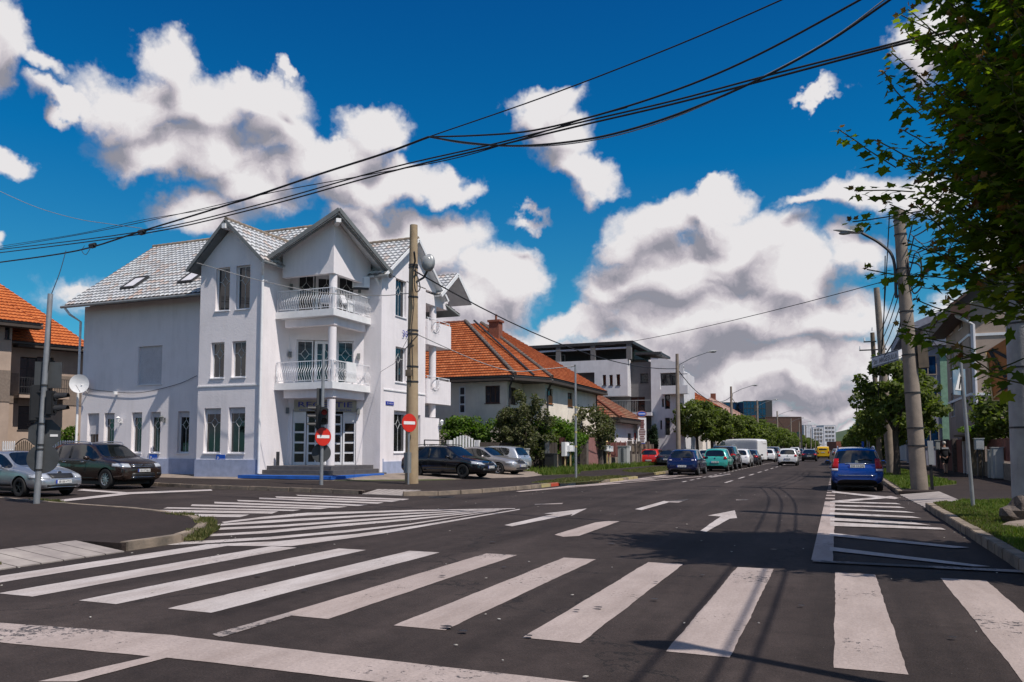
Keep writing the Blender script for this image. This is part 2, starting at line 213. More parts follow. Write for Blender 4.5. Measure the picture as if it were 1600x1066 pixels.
K = dict(
 oil=mat('oil_stain', (.018, .015, .014), .5), faded=mat('faded_sign_blue', (.10, .20, .30), .6, col2=(.25, .30, .34), scale=5), litter=mat('pale_litter', (.5, .47, .42), .8),
 road=asphalt('asphalt_road', (.025, .0185, .0168), (.048, .037, .0335)), pave=asphalt('asphalt_pavement', (.024, .0175, .015), (.038, .028, .0245), False),
 paint=paintmat('road_paint', (.54, .49, .47), .5), paint2=paintmat('road_paint_worn', (.43, .355, .325), .8), paint3=paintmat('road_paint_fading', (.36, .31, .29), 1.5, th=.5),
 kerb=mat('kerb_concrete', (.33, .26, .195), .9, col2=(.12, .10, .08), scale=2.2, bump=.6), kerby=mat('kerb_yellow_paint', (.50, .40, .14), .85, col2=(.30, .26, .18), scale=7),
 kerbr=mat('kerb_red_paint', (.50, .07, .03), .8), pavers=mat('paving_slabs', (.30, .24, .19), .9, col2=(.17, .14, .12), scale=2, bump=.4), ramp=mat('ramp_concrete', (.36, .32, .29), .9, col2=(.22, .19, .18), scale=2.5, bump=.4),
 soil=mat('verge_soil', (.10, .085, .045), .95, col2=(.07, .10, .025), scale=2.5, bump=.8), farland=mat('far_land', (.07, .09, .035), .95, col2=(.10, .09, .05), scale=.02),
 hill=mat('hill_forest', (.022, .045, .018), .95, col2=(.06, .085, .03), scale=.006),
 white=mat('white_render', (.82, .775, .785), .9, col2=(.75, .71, .715), scale=.55, bump=.4, bscale=12), plinth=mat('blue_grey_plinth', (.33, .38, .52), .85, var=.08, bump=.2), trim=mat('white_paint', (.78, .78, .78), .6, var=.05),
 pvc=mat('white_pvc', (.74, .74, .76), .35, var=.03), glass=glassmat('window_glass', (.016, .018, .022), .03, .8), glassb=glassmat('dark_panel_glass', (.02, .016, .014), .12, .7),
 shutter=mat('roller_shutter', (.58, .57, .60), .6, var=.05), lead=mat('lattice_white', (.55, .56, .55), .5), grey=mat('grey_fascia', (.16, .17, .17), .6), zinc=mat('zinc_gutter', (.30, .31, .31), .45, .4),
 steps=mat('grey_step_tiles', (.11, .105, .11), .6, col2=(.075, .07, .075), scale=6), bluemat=mat('blue_carpet', (.01, .10, .42), .9), black=mat('black_plastic', (.016, .016, .017), .5, var=.2),
 rubber=mat('tyre_rubber', (.014, .014, .014), .85), alloy=mat('alloy_rim', (.62, .63, .65), .3, .8), darkrim=mat('black_rim', (.02, .02, .022), .4, .3), chrome=mat('chrome', (.7, .7, .72), .12, 1),
 carglass=glassmat('car_glass', (.008, .010, .011), .02, 1.0), lens=mat('headlight_lens', (.55, .58, .62), .08, .3), redlens=mat('tail_light_red', (.34, .008, .008), .12), amber=mat('amber_lens', (.5, .16, .02), .2), whitelens=mat('white_lens', (.6, .55, .6), .1),
 plate=mat('plate_white', (.72, .72, .70), .5), plateblue=mat('plate_blue', (.01, .04, .35), .5), ink=mat('black_ink', (.01, .01, .01), .6), inkblue=mat('blue_ink', (.01, .03, .32), .6), interior=mat('car_interior', (.03, .03, .032), .9),
 concw=mat('pole_concrete_tan', (.42, .32, .20), .9, col2=(.28, .20, .12), scale=1.6, bump=.5), conc=mat('pole_concrete', (.30, .245, .195), .9, col2=(.19, .155, .125), scale=2.2, bump=.5), wood=mat('weathered_wood', (.20, .15, .10), .9, col2=(.10, .08, .06), scale=3), steel=mat('galvanised_steel', (.34, .35, .36), .5, .5), dsteel=mat('dark_steel', (.05, .05, .052), .5, .4), cable=mat('cable_black', (.012, .012, .013), .6), wire=mat('cable_pale', (.30, .29, .28), .7),
 sred=mat('sign_red', (.60, .025, .012), .45, var=.05), swhite=mat('sign_white', (.78, .77, .76), .45, var=.03), sblue=mat('sign_blue', (.008, .09, .50), .45), sback=mat('sign_back', (.07, .075, .078), .6, .3), beige=mat('sign_beige', (.36, .35, .28), .6),
 lampglass=mat('lamp_bowl', (.30, .31, .31), .15), tan=mat('beige_render', (.44, .34, .27), .95, col2=(.34, .26, .21), scale=1, bump=.4), dtan=mat('pebbledash_render', (.24, .19, .155), .95, col2=(.17, .135, .11), scale=9, bump=.9, bscale=40),
 cream=mat('cream_render', (.84, .76, .65), .95, col2=(.70, .63, .54), scale=.9, bump=.4), brown=mat('brown_timber', (.09, .045, .03), .7), soffit=mat('dark_soffit', (.055, .042, .035), .8), brick=mat('red_brick', (.26, .085, .05), .9, col2=(.15, .055, .035), scale=6),
 mwhite=mat('modern_white', (.66, .65, .67), .85, col2=(.55, .54, .56), scale=.8), mgrey=mat('modern_grey', (.15, .145, .145), .85, var=.06), anthr=mat('anthracite', (.035, .035, .038), .6), tglass=glassmat('tower_glass', (.006, .035, .10), .12, .6),
 gatebrown=mat('brown_red_gate', (.17, .055, .045), .7, col2=(.10, .035, .03), scale=3), gatepink=mat('faded_pink_gate', (.30, .15, .14), .75, col2=(.24, .11, .10), scale=4), gategreen=mat('green_gate', (.02, .055, .04), .6), stone=mat('rough_stone_pier', (.17, .14, .12), .95, col2=(.07, .055, .05), scale=5, bump=1), stoneb=mat('pale_stone', (.28, .24, .19), .95, col2=(.15, .12, .10), scale=5, bump=.8),
 cabinet=mat('cabinet_grey', (.42, .43, .42), .6, col2=(.33, .34, .33), scale=1.5), awning=mat('awning_yellow', (.62, .46, .22), .8), green=mat('mint_render', (.25, .42, .30), .9), violet=mat('grey_violet_render', (.30, .30, .36), .9), orange=mat('orange_banner', (.46, .17, .045), .7), bark=mat('bark', (.075, .055, .042), .95, col2=(.04, .032, .026), scale=6, bump=1), whitewash=mat('white_painted_concrete', (.42, .42, .42), .9, col2=(.28, .27, .27), scale=2, bump=.5),
 skin=mat('skin', (.42, .24, .17), .6), hair=mat('grey_hair', (.45, .43, .40), .9), cloth=mat('dark_jacket', (.014, .014, .018), .9), cloth2=mat('dark_trousers', (.018, .018, .02), .9), bin=mat('bin_plastic', (.022, .024, .024), .55),
 tilew=tilemat('roof_tiles_white', [(.34, .36, .38), (.50, .51, .53), (.56, .57, .57), (.42, .43, .44), (.52, .43, .38), (.42, .21, .15)], (.09, .085, .08), .5, .20),
 tileo=tilemat('roof_tiles_orange', [(.42, .115, .033), (.50, .15, .045), (.40, .11, .033), (.56, .19, .065)], (.22, .05, .02), .8, .2), tiler=tilemat('roof_tiles_red', [(.18, .045, .016), (.38, .105, .034), (.30, .080, .027), (.47, .155, .060), (.21, .055, .022)], (.10, .03, .018), .85, .22),
 tilem=tilemat('roof_tiles_mossy', [(.16, .05, .035), (.28, .08, .045), (.22, .12, .08), (.30, .17, .11), (.14, .10, .06)], (.06, .03, .025), .9, .2), tilep=tilemat('roof_tiles_pink', [(.42, .27, .22), (.48, .32, .26), (.38, .24, .20)], (.16, .09, .07), .85, .22),
 leafA=leafmat('maple_leaves', [(.045, .070, .012), (.080, .118, .016), (.14, .175, .024), (.060, .090, .012), (.25, .25, .03)], .55), leafB=leafmat('street_tree_leaves', [(.045, .062, .014), (.085, .11, .025), (.16, .19, .055), (.06, .08, .018), (.11, .14, .03)], .4), leafC=leafmat('bright_vine_leaves', [(.06, .12, .012), (.10, .18, .02), (.035, .07, .012), (.14, .20, .03)], .35), leafD=leafmat('grey_olive_leaves', [(.045, .055, .024), (.085, .092, .042), (.06, .065, .03), (.12, .115, .06), (.09, .12, .03)], .25), leafE=leafmat('conifer_needles', [(.010, .025, .010), (.02, .04, .014)], .05), leafR=leafmat('young_red_leaves', [(.16, .06, .03), (.20, .12, .03), (.10, .05, .03)], .3), grass=leafmat('grass_blades', [(.05, .10, .012), (.09, .14, .02), (.15, .17, .04), (.06, .11, .015)], .3), dgrass=leafmat('dry_grass_blades', [(.13, .12, .045), (.06, .085, .025), (.16, .14, .06), (.08, .10, .03)], .3),
)
def streaks(m, k=.8):
    t = m.node_tree; p = t.nodes['Principled BSDF']; src = p.inputs['Base Color'].links[0].from_socket; vec = [n for n in t.nodes if n.type == 'TEX_COORD'][0].outputs['Object']
    mp = t.nodes.new('ShaderNodeMapping'); mp.inputs['Scale'].default_value = (1.7, 1.7, .25); t.links.new(vec, mp.inputs[0]); f = fbm(t, mp.outputs[0], 1.6, 6, .65); g_ = fbm(t, vec, .45, 4, .6)
    mr = t.nodes.new('ShaderNodeMapRange'); t.links.new(M_(t, 'MULTIPLY', f, g_), mr.inputs[0]); mr.inputs[1].default_value = .22; mr.inputs[2].default_value = .42; mr.inputs[3].default_value = 1.03; mr.inputs[4].default_value = k
    mi = t.nodes.new('ShaderNodeMix'); mi.data_type = 'RGBA'; mi.blend_type = 'MULTIPLY'; mi.inputs[0].default_value = 1; t.links.new(src, mi.inputs[6]); t.links.new(mr.outputs[0], mi.inputs[7]); t.links.new(mi.outputs[2], p.inputs['Base Color'])
for m_ in ('white', 'plinth', 'cream', 'tan', 'mwhite', 'conc', 'concw', 'whitewash'): streaks(K[m_], .9 if m_ != 'whitewash' else .65)
for c, v in dict(silver=((.42, .44, .47), .28, .7), brownm=((.045, .027, .020), .25, .5), blackc=((.008, .008, .012), .15, .2), champagne=((.38, .36, .35), .3, .6), silverb=((.50, .52, .54), .28, .6), bluec=((.004, .055, .30), .22, .4), navy=((.008, .014, .075), .2, .4), teal=((.05, .40, .33), .25, .2), whitec=((.72, .72, .72), .25, 0), dgrey=((.035, .038, .045), .25, .4), yellow=((.75, .45, .005), .3, 0), redc=((.5, .02, .015), .25, 0)).items():
    K[c] = mat('car_paint_'+c, v[0], v[1], v[2], var=.03, coat=.8)
# ---------------------------------------------------------------- mesh helpers
WM = {}
def tag(o, label=None, cat=None, group=None, kind=None):
    if label: o['label'] = label
    if cat: o['category'] = cat
    if group: o['group'] = group
    if kind: o['kind'] = kind
    return o
def thing(name, label, cat, loc=(0, 0, 0), rz=0, group=None):
    o = bpy.data.objects.new(name, None); COL.objects.link(o); o.location = loc; o.rotation_euler = (0, 0, rz); o.empty_display_size = .2
    WM[o.name] = Matrix.Translation(loc) @ Matrix.Rotation(rz, 4, 'Z'); return tag(o, label, cat, group)
class MB:
    def __init__(s, world=True): s.v = []; s.f = []; s.m = []; s.world = world; s.smooth = False
    def add(s, vs, fs, mi=0):
        b = len(s.v); s.v += [tuple(q) for q in vs]; s.f += [tuple(b+i for i in f) for f in fs]; s.m += [mi]*len(fs); return s
    def obox(s, c, u, v, w, mi=0):                 # centre + three half axes
        c, u, v, w = map(Vector, (c, u, v, w)); P = [c+a*u+b*v+d*w for d in (-1, 1) for b in (-1, 1) for a in (-1, 1)]
        return s.add(P, [(0, 2, 3, 1), (4, 5, 7, 6), (0, 1, 5, 4), (2, 6, 7, 3), (0, 4, 6, 2), (1, 3, 7, 5)], mi)
    def box(s, x0, x1, y0, y1, z0, z1, mi=0):
        return s.obox(((x0+x1)/2, (y0+y1)/2, (z0+z1)/2), ((x1-x0)/2, 0, 0), (0, (y1-y0)/2, 0), (0, 0, (z1-z0)/2), mi)
    def bar(s, a, b, w, h=None, mi=0, up=(0, 0, 1)):
        a, b = Vector(a), Vector(b); d = (b-a); h = h or w; up = Vector(up)
        if abs(d.normalized().dot(up)) > .95: up = Vector((1, 0, 0))
        sd = d.cross(up).normalized(); u2 = sd.cross(d).normalized()
        return s.obox((a+b)/2, d/2, sd*w/2, u2*h/2, mi)
    def cyl(s, a, b, r0, r1=None, n=14, mi=0, caps=True):
        a, b = Vector(a), Vector(b); r1 = r0 if r1 is None else r1; d = (b-a).normalized()
        t = Vector((1, 0, 0)) if abs(d.x) < .8 else Vector((0, 1, 0)); e1 = d.cross(t).normalized(); e2 = d.cross(e1)
        P = [a+(e1*math.cos(k*2*math.pi/n)+e2*math.sin(k*2*math.pi/n))*r0 for k in range(n)]+[b+(e1*math.cos(k*2*math.pi/n)+e2*math.sin(k*2*math.pi/n))*r1 for k in range(n)]
        F = [(k, k+n, (k+1) % n+n, (k+1) % n) for k in range(n)]
        if caps: F += [tuple(range(n)), tuple(range(2*n-1, n-1, -1))]
        return s.add(P, F, mi)
    def tube(s, pts, r, n=6, mi=0):
        pts = [Vector(p) for p in pts]; m = len(pts); P = []; e1 = None
        for i, p in enumerate(pts):
            d = (pts[min(i+1, m-1)]-pts[max(i-1, 0)]).normalized()
            if e1 is None: t = Vector((0, 0, 1)) if abs(d.z) < .8 else Vector((1, 0, 0)); e1 = d.cross(t).normalized()
            e1 = (e1-d*e1.dot(d)).normalized(); e2 = d.cross(e1); rr = r[i] if isinstance(r, (list, tuple)) else r
            P += [p+(e1*math.cos(k*2*math.pi/n)+e2*math.sin(k*2*math.pi/n))*rr for k in range(n)]
        F = [(i*n+k, (i+1)*n+k, (i+1)*n+(k+1) % n, i*n+(k+1) % n) for i in range(m-1) for k in range(n)]
        F += [tuple(range(n)), tuple(range(m*n-1, (m-1)*n-1, -1))]
        return s.add(P, F, mi)
    def prism(s, poly, z0, z1, mi=0):
        n = len(poly); P = [(x, y, z0) for x, y in poly]+[(x, y, z1) for x, y in poly]
        return s.add(P, [(k, (k+1) % n, (k+1) % n+n, k+n) for k in range(n)]+[tuple(range(n-1, -1, -1)), tuple(range(n, 2*n))], mi)
    def slab(s, pts, d, mi=0):                     # planar polygon swept by vector d
        pts = [Vector(p) for p in pts]; d = Vector(d); n = len(pts)
        return s.add(pts+[p+d for p in pts], [(k, (k+1) % n, (k+1) % n+n, k+n) for k in range(n)]+[tuple(range(n-1, -1, -1)), tuple(range(n, 2*n))], mi)
    def ball(s, c, r, mi=0, n=10, sc=(1, 1, 1)):
        P = []; F = []
        for i in range(n+1):
            a = math.pi*i/n
            for k in range(2*n):
                b = math.pi*k/n; P.append((c[0]+r*sc[0]*math.sin(a)*math.cos(b), c[1]+r*sc[1]*math.sin(a)*math.sin(b), c[2]+r*sc[2]*math.cos(a)))
        for i in range(n):
            for k in range(2*n): F.append((i*2*n+k, (i+1)*2*n+k, (i+1)*2*n+(k+1) % (2*n), i*2*n+(k+1) % (2*n)))
        return s.add(P, F, mi)
    def build(s, name, mats, parent=None, smooth=False, bevel=0, label=None):
        if not isinstance(mats, (list, tuple)): mats = [mats]
        me = bpy.data.meshes.new(name); V = s.v
        if parent is not None:
            wm = WM[parent.name]
            if s.world: inv = wm.inverted(); V = [tuple(inv @ Vector(p)) for p in V]
        me.from_pydata(V, [], s.f)
        for m in mats: me.materials.append(K[m] if isinstance(m, str) else m)
        me.polygons.foreach_set('material_index', s.m); me.validate()
        bm = bmesh.new(); bm.from_mesh(me); bmesh.ops.recalc_face_normals(bm, faces=bm.faces)
        if bevel: bmesh.ops.bevel(bm, geom=bm.edges[:], offset=bevel, segments=2, affect='EDGES', clamp_overlap=True)
        bm.to_mesh(me); bm.free()
        if smooth: me.polygons.foreach_set('use_smooth', [True]*len(me.polygons)); me.set_sharp_from_angle(angle=math.radians(40))
        o = bpy.data.objects.new(name, me); COL.objects.link(o)
        if parent is not None: o.parent = parent; WM[o.name] = wm
        else: WM[o.name] = Matrix.Identity(4)
        if label: o['label'] = label
        return o
def copy_tree(o, parent=None):
    c = o.copy(); COL.objects.link(c); c.parent = parent
    for ch in o.children: copy_tree(ch, c)
    return c
def struct(name, mb, m, **k): return tag(mb.build(name, m, **k), kind='structure')
def text_mesh(mb, s, o, u, up, size, mi=0, align='LEFT', width=None, n=None, depth=.008):
    cu = bpy.data.curves.new('t', 'FONT'); cu.body = s; cu.size = 1; cu.align_x = align; cu.resolution_u = 2
    ob = bpy.data.objects.new('t', cu); COL.objects.link(ob); dg = bpy.context.evaluated_depsgraph_get(); me = bpy.data.meshes.new_from_object(ob.evaluated_get(dg))
    o, u, up = Vector(o), Vector(u).normalized(), Vector(up).normalized(); nn = u.cross(up)
    xs = [v.co.x for v in me.vertices] or [0]; w = max(xs)-min(xs); sx = width/w if width else size
    x0 = min(xs) if align == 'LEFT' else (min(xs)+max(xs))/2
    P = [o+u*(v.co.x-x0)*sx+up*v.co.y*size+nn*depth for v in me.vertices]
    mb.add(P, [tuple(f.vertices) for f in me.polygons], mi); bpy.data.objects.remove(ob); bpy.data.curves.remove(cu); bpy.data.meshes.remove(me)
# walls ------------------------------------------------------------------
def wall(mb, o, u, w, h, holes=(), t=.25, mi=0):
    o, u = Vector(o), Vector(u).normalized(); up = Vector((0, 0, 1)); n = u.cross(up)
    xs = sorted({0, w, *[a for q in holes for a in q[:2]]}); zs = sorted({0, h, *[a for q in holes for a in q[2:4]]})
    solid = lambda i, j: 0 <= i < len(xs)-1 and 0 <= j < len(zs)-1 and not any(q[0] <= (xs[i]+xs[i+1])/2 <= q[1] and q[2] <= (zs[j]+zs[j+1])/2 <= q[3] for q in holes)
    P = lambda x, z, d: o+u*x+up*z-n*d
    for i in range(len(xs)-1):
        for j in range(len(zs)-1):
            if not solid(i, j): continue
            a, b, c, d = xs[i], xs[i+1], zs[j], zs[j+1]
            mb.add([P(a, c, 0), P(b, c, 0), P(b, d, 0), P(a, d, 0)], [(0, 1, 2, 3)], mi); mb.add([P(a, c, t), P(b, c, t), P(b, d, t), P(a, d, t)], [(3, 2, 1, 0)], mi)
            for di, dj, (x0, z0, x1, z1) in ((-1, 0, (a, c, a, d)), (1, 0, (b, c, b, d)), (0, -1, (a, c, b, c)), (0, 1, (a, d, b, d))):
                if not solid(i+di, j+dj): mb.add([P(x0, z0, 0), P(x1, z1, 0), P(x1, z1, t), P(x0, z0, t)], [(0, 1, 2, 3)], mi)
    return mb
def gable(mb, o, u, pts, t=.25, mi=0):
    o, u = Vector(o), Vector(u).normalized(); n = u.cross(Vector((0, 0, 1)))
    return mb.slab([o+u*x+Vector((0, 0, z)) for x, z in pts], -n*t, mi)
def window(par, o, u, x, z, w, h, rec=.14, style='diamond', sh=0, fr='pvc', gl='glass', sill=True, cols=1, fw=.06):
    o, u = Vector(o), Vector(u).normalized(); up = Vector((0, 0, 1)); n = u.cross(up)
    P = lambda a, b, d: o+u*(x+a)+up*(z+b)-n*(rec+d)
    m = MB(); f = fw
    def bx(mm, a0, a1, b0, b1, d0, d1, mi=0): mm.obox(P((a0+a1)/2, (b0+b1)/2, (d0+d1)/2), u*(a1-a0)/2, n*(d1-d0)/2, up*(b1-b0)/2, mi)
    bx(m, 0, f, 0, h, 0, .07); bx(m, w-f, w, 0, h, 0, .07); bx(m, f, w-f, 0, f, 0, .07); bx(m, f, w-f, h-f, h, 0, .07)
    for k in range(1, cols): bx(m, w*k/cols-f*.6, w*k/cols+f*.6, f, h-f, .004, .066)
    wo = m.build('window', fr, par)
    g = MB(); bx(g, f-.002, w-f+.002, f-.002, h-f+.002, .03, .045); g.build('pane', gl, wo)
    if style == 'diamond':
        l = MB(); r = .011; cx = w/2; dz = h*.68; hw = min((w-2*f)*.33, .2); hh = hw*1.25; q = .024
        A = lambda a, b: P(a, b, q)
        for a, b in (((cx, f), (cx, dz-hh)), ((cx, dz+hh), (cx, h-f)), ((cx, dz-hh), (cx-hw, dz)), ((cx-hw, dz), (cx, dz+hh)), ((cx, dz+hh), (cx+hw, dz)), ((cx+hw, dz), (cx, dz-hh)), ((f, dz), (cx-hw, dz)), ((cx+hw, dz), (w-f, dz))): l.bar(A(*a), A(*b), r*2, .012, up=n)
        l.build('lattice', 'lead', wo)
    if style == 'tilt':
        l = MB(); bx(l, f, w-f, h*.68, h*.68+.05, .006, .06); l.build('transom', fr, wo)
    if sh:
        l = MB(); hh = h*sh; k = int(hh/.055)+1
        for i in range(k): bx(l, f*.5, w-f*.5, h-f*.4-(i+1)*hh/k+.006, h-f*.4-i*hh/k, -.02, .012)
        l.build('shutter', 'shutter', wo)
    if sill:
        l = MB(); bx(l, -.04, w+.04, -.05, -.005, -rec-.05, .02); l.build('sill', fr, wo)
    return wo
def tiled(par, name, pts, mt, tw=.30, th=.36, amp=.035, lift=.05, segs=6, slab=.1, under='grey'):
    """planar convex polygon; first edge is the eave, left to right seen from outside"""
    pts = [Vector(p) for p in pts]; o = pts[0]; u = (pts[1]-pts[0]).normalized(); n = u.cross(pts[2]-pts[0]).normalized()
    if n.z < 0: n = -n
    v = n.cross(u); uv = [((p-o).dot(u), (p-o).dot(v)) for p in pts]
    u0, u1 = min(a for a, b in uv), max(a for a, b in uv); v0, v1 = min(b for a, b in uv), max(b for a, b in uv)
    i0 = math.floor(u0/tw); nu = (math.ceil(u1/tw)-i0)*segs; nv = math.ceil((v1-v0)/th)
    bm = bmesh.new(); rows = []; L = []
    for j in range(nv):
        for q in (0.0, .985):
            rows.append((v0+(j+q)*th, j+q))
    grid = []
    for (vv, fv) in rows:
        r = []
        for i in range(nu+1):
            uu = (i0+i/segs)*tw; ph = (i % segs)/segs
            hgt_ = amp*abs(math.sin(math.pi*(i/segs)))+lift*(1-(fv % 1))
            r.append(bm.verts.new((uu, vv, hgt_)))
        grid.append(r)
    for a, b in zip(grid[:-1], grid[1:]):
        for i in range(nu): bm.faces.new((a[i], a[i+1], b[i+1], b[i]))
    lay = bm.loops.layers.uv.new('tile')
    for f in bm.faces:
        for l in f.loops: l[lay].uv = (l.vert.co.x/tw, (l.vert.co.y-v0)/th+1e-3 if l.vert.co.y < f.calc_center_median().y else (l.vert.co.y-v0)/th-1e-3)
    area = sum(uv[k][0]*uv[(k+1) % len(uv)][1]-uv[(k+1) % len(uv)][0]*uv[k][1] for k in range(len(uv)))
    P2 = uv if area > 0 else uv[::-1]
    for k in range(len(P2)):
        a, b = P2[k], P2[(k+1) % len(P2)]; ex, ey = b[0]-a[0], b[1]-a[1]
        if math.hypot(ex, ey) < 1e-4: continue
        bmesh.ops.bisect_plane(bm, geom=bm.verts[:]+bm.edges[:]+bm.faces[:], dist=1e-5, plane_co=(a[0], a[1], 0), plane_no=(ey, -ex, 0), clear_outer=True)
    for vt in bm.verts: vt.co = o+u*vt.co.x+v*vt.co.y+n*(vt.co.z+.012)
    inv = WM[par.name].inverted(); bm.transform(inv)
    me = bpy.data.meshes.new(name); bm.to_mesh(me); bm.free(); me.materials.append(K[mt])
    me.polygons.foreach_set('use_smooth', [True]*len(me.polygons)); me.set_sharp_from_angle(angle=math.radians(50))
    ob = bpy.data.objects.new(name, me); COL.objects.link(ob); ob.parent = par; WM[ob.name] = WM[par.name]
    if slab:
        s = MB(); s.slab([o+u*a_+v*b_-n*.004 for a_, b_ in uv], -n*slab); s.build('roof_deck', under, ob)
    return ob
def ridge(mb, a, b, r=.11, mi=0, step=.38):
    a, b = Vector(a), Vector(b); n = max(1, int((b-a).length/step))
    for i in range(n): mb.cyl(a+(b-a)*(i/n), a+(b-a)*((i+1.04)/n), r*1.08, r*.9, 10, mi)
def sag(a, b, s, n=14):
    a, b = Vector(a), Vector(b); return [a+(b-a)*t-Vector((0, 0, s*4*t*(1-t))) for t in [i/n for i in range(n+1)]]
def spline(P, n=6):
    P = [Vector(p) for p in P]; Q = [P[0]*2-P[1]]+P+[P[-1]*2-P[-2]]; out = []
    for i in range(1, len(Q)-2):
        a, b, c, d = Q[i-1:i+3]
        for k in range(n):
            t = k/n; out.append(.5*((2*b)+(c-a)*t+(2*a-5*b+4*c-d)*t*t+(3*b-a-3*c+d)*t**3))
    return out+[P[-1]]
# ---------------------------------------------------------------- ground, road, pavements
PZ = .12
def rs(p): return [(x*(.99 if x < 0 else 1.01), y*.982) for x, y in p]     # survey scale
gm = MB(); R = 6000
gm.add([(-R, -300, -.03), (R, -300, -.03), (R, 6000, -.03), (-R, 6000, -.03)], [(0, 1, 2, 3)]); struct('ground', gm, 'farland')
rm = MB(); rm.add([(-140, -40, 0), (-11.5, -40, 0), (3.2, -40, 0), (60, -40, 0), (60, 8, 0), (3.2, 8, 0), (3.2, 40, 0), (3.2, 1400, 0), (-11.5, 1400, 0), (-11.5, 40, 0), (-140, 40, 0), (-140, 8, 0), (-11.5, 8, 0)], [(0, 1, 12, 11), (1, 2, 5, 12), (2, 3, 4, 5), (11, 12, 9, 10), (12, 5, 6, 9), (9, 6, 7, 8)]); struct('road', rm, 'road')
def flat(name, poly, z0, z1, m, **k):
    mb = MB(); n = len(poly); mb.add([(x, y, z1) for x, y in poly]+[(x, y, z0) for x, y in poly], [tuple(range(n))]+[(i, (i+1) % n, (i+1) % n+n, i+n) for i in range(n)])
    me = mb.build(name, m); bm = bmesh.new(); bm.from_mesh(me.data); bmesh.ops.triangulate(bm, faces=[f for f in bm.faces if len(f.verts) > 4]); bm.to_mesh(me.data); bm.free(); return tag(me, kind='structure')
def kerbline(name, pts, m='kerb', w=.16, z=PZ, gap=.012, L=.95, side=1, label=None, mats=None):
    """a row of kerb stones along pts; the stones lie inside the pavement edge"""
    mb = MB(); pts = [Vector((x, y, 0)) for x, y in pts]; k = 0
    for a, b in zip(pts[:-1], pts[1:]):
        d = b-a; n = max(1, round(d.length/L)); dn = d.normalized(); sd = Vector((-dn.y, dn.x, 0))*side
        for i in range(n):
            p = a+d*(i/n)+dn*gap; q = a+d*((i+1)/n)-dn*gap; j = random.uniform(-.008, .008); t = random.uniform(-.006, .006)
            c = (p+q)/2+sd*(w/2-.022+j); mi = mats(k) if mats else 0; k += 1; zz = z+.012+t
            mb.obox(c+Vector((0, 0, (zz-.1)/2)), (q-p)/2, sd*w/2, Vector((0, 0, (zz+.1)/2)), mi)
    o = mb.build(name, m if isinstance(m, list) else [m], bevel=.012); return tag(o, kind='structure')
KN = [(-60, 29), (-34.4, 26.5), (-25.4, 24.7), (-23, 24.1), (-19, 23.6), (-15.9, 23.1), (-12.9, 22.6), (-12.0, 23.3), (-11.3, 25.2), (-10.75, 28.5), (-10.55, 31.3), (-9.9, 33.6), (-9.45, 36.5), (-9.35, 40), (-9.8, 41.2)]; KN = rs(KN)
NWP = KN[:6]+rs([(-14.6, 22.87), (-14.57, 23.72), (-12.9, 23.68)])+KN[6:]+[(-9.9, 1400), (-60, 1400), (-140, 1400), (-140, 29)]
flat('pavement', NWP, -.02, PZ, 'pave')
kerbline('kerb', KN[:6]+rs([(-14.6, 22.9)]), side=1); kerbline('kerb', rs([(-12.9, 22.6), (-12.0, 23.3), (-11.3, 25.2), (-10.75, 28.5)]), ['kerb'])
kerbline('kerb', rs([(-10.75, 28.5), (-10.55, 31.3), (-9.9, 33.6), (-9.45, 36.5), (-9.35, 40)]), ['kerb', 'kerby', 'kerbr', 'swhite'], mats=lambda k: {2: 2, 3: 3}.get(k, 1 if k % 3 else 0))
kerbline('kerb', rs([(-9.75, 46.2), (-9.85, 140)]), ['kerb', 'kerby'], mats=lambda k: 1 if k < 3 else 0)
mb = MB()
for i in range(7):   # dropped kerb of pale paving in front of the concrete pole
    x = -14.45+i*.243; mb.add([(x, 22.86-i*.045, .02), (x+.235, 22.86-i*.045-.04, .02), (x+.27, 23.76, .135), (x+.035, 23.8, .135), (x, 22.86-i*.045, -.05), (x+.235, 22.82-i*.045, -.05)], [(0, 1, 2, 3), (0, 4, 5, 1)])
mb.v = [(x, y*.982, z) for x, y, z in mb.v]
struct('kerb_ramp', mb, 'ramp')
mb = MB()            # paved apron in front of the white house, rising to its walls
ap = [(-38.5, 29.6), (-30, 29.1), (-25, 28.7), (-20.4, 28.9), (-17.4, 30.8), (-15.6, 32.6), (-13.9, 36.2), (-14.2, 39.5), (-16.2, 46), (-24, 46), (-38.5, 46)]
def apz(x, y):
    d = min(((x-a)**2+(y-b)**2)**.5 for a, b in [((1-t)*p[0]+t*q[0], (1-t)*p[1]+t*q[1]) for p, q in zip(ap[:7], ap[1:8]) for t in (0, .25, .5, .75)])
    return .128+min(.125, .055*d)
for (p, q) in zip(ap[:8], ap[1:9]):
    for k in range(6):
        for j in range(8):
            quad = []
            for (a, b) in ((k, j), (k+1, j), (k+1, j+1), (k, j+1)):
                ex, ey = p[0]+(q[0]-p[0])*a/6, p[1]+(q[1]-p[1])*a/6; t = b/8; cx_, cy_ = max(-38, min(-20, ex-1)), 40
                X, Y = ex+(cx_-ex)*t, ey+(cy_-ey)*t; quad.append((X, Y, apz(X, Y) if b else .115))
            mb.add(quad, [(0, 1, 2, 3)])
struct('paved_apron', mb, 'pavers', smooth=True)
KI = [(-60, 18.6), (-24, 16.3), (-18.6, 14.9), (-15.5, 14.3), (-13.8, 13.7), (-12.3, 13.0), (-11.0, 11.9), (-10.3, 11.0), (-9.85, 10.1), (-9.8, 8.95)]; KI = rs(KI)
SWP = [(-140, 18)]+KI+rs([(-9.82, 8.9), (-10.62, 8.9), (-10.62, 6.2), (-9.8, 6.2)])+[(-9.6, -30), (-140, -30)]
flat('pavement', SWP, -.02, PZ, 'pave')
kerbline('kerb', KI, side=-1, L=.8); kerbline('kerb', [(-9.7, 6.15), (-9.6, -4)], side=-1)
mb = MB()
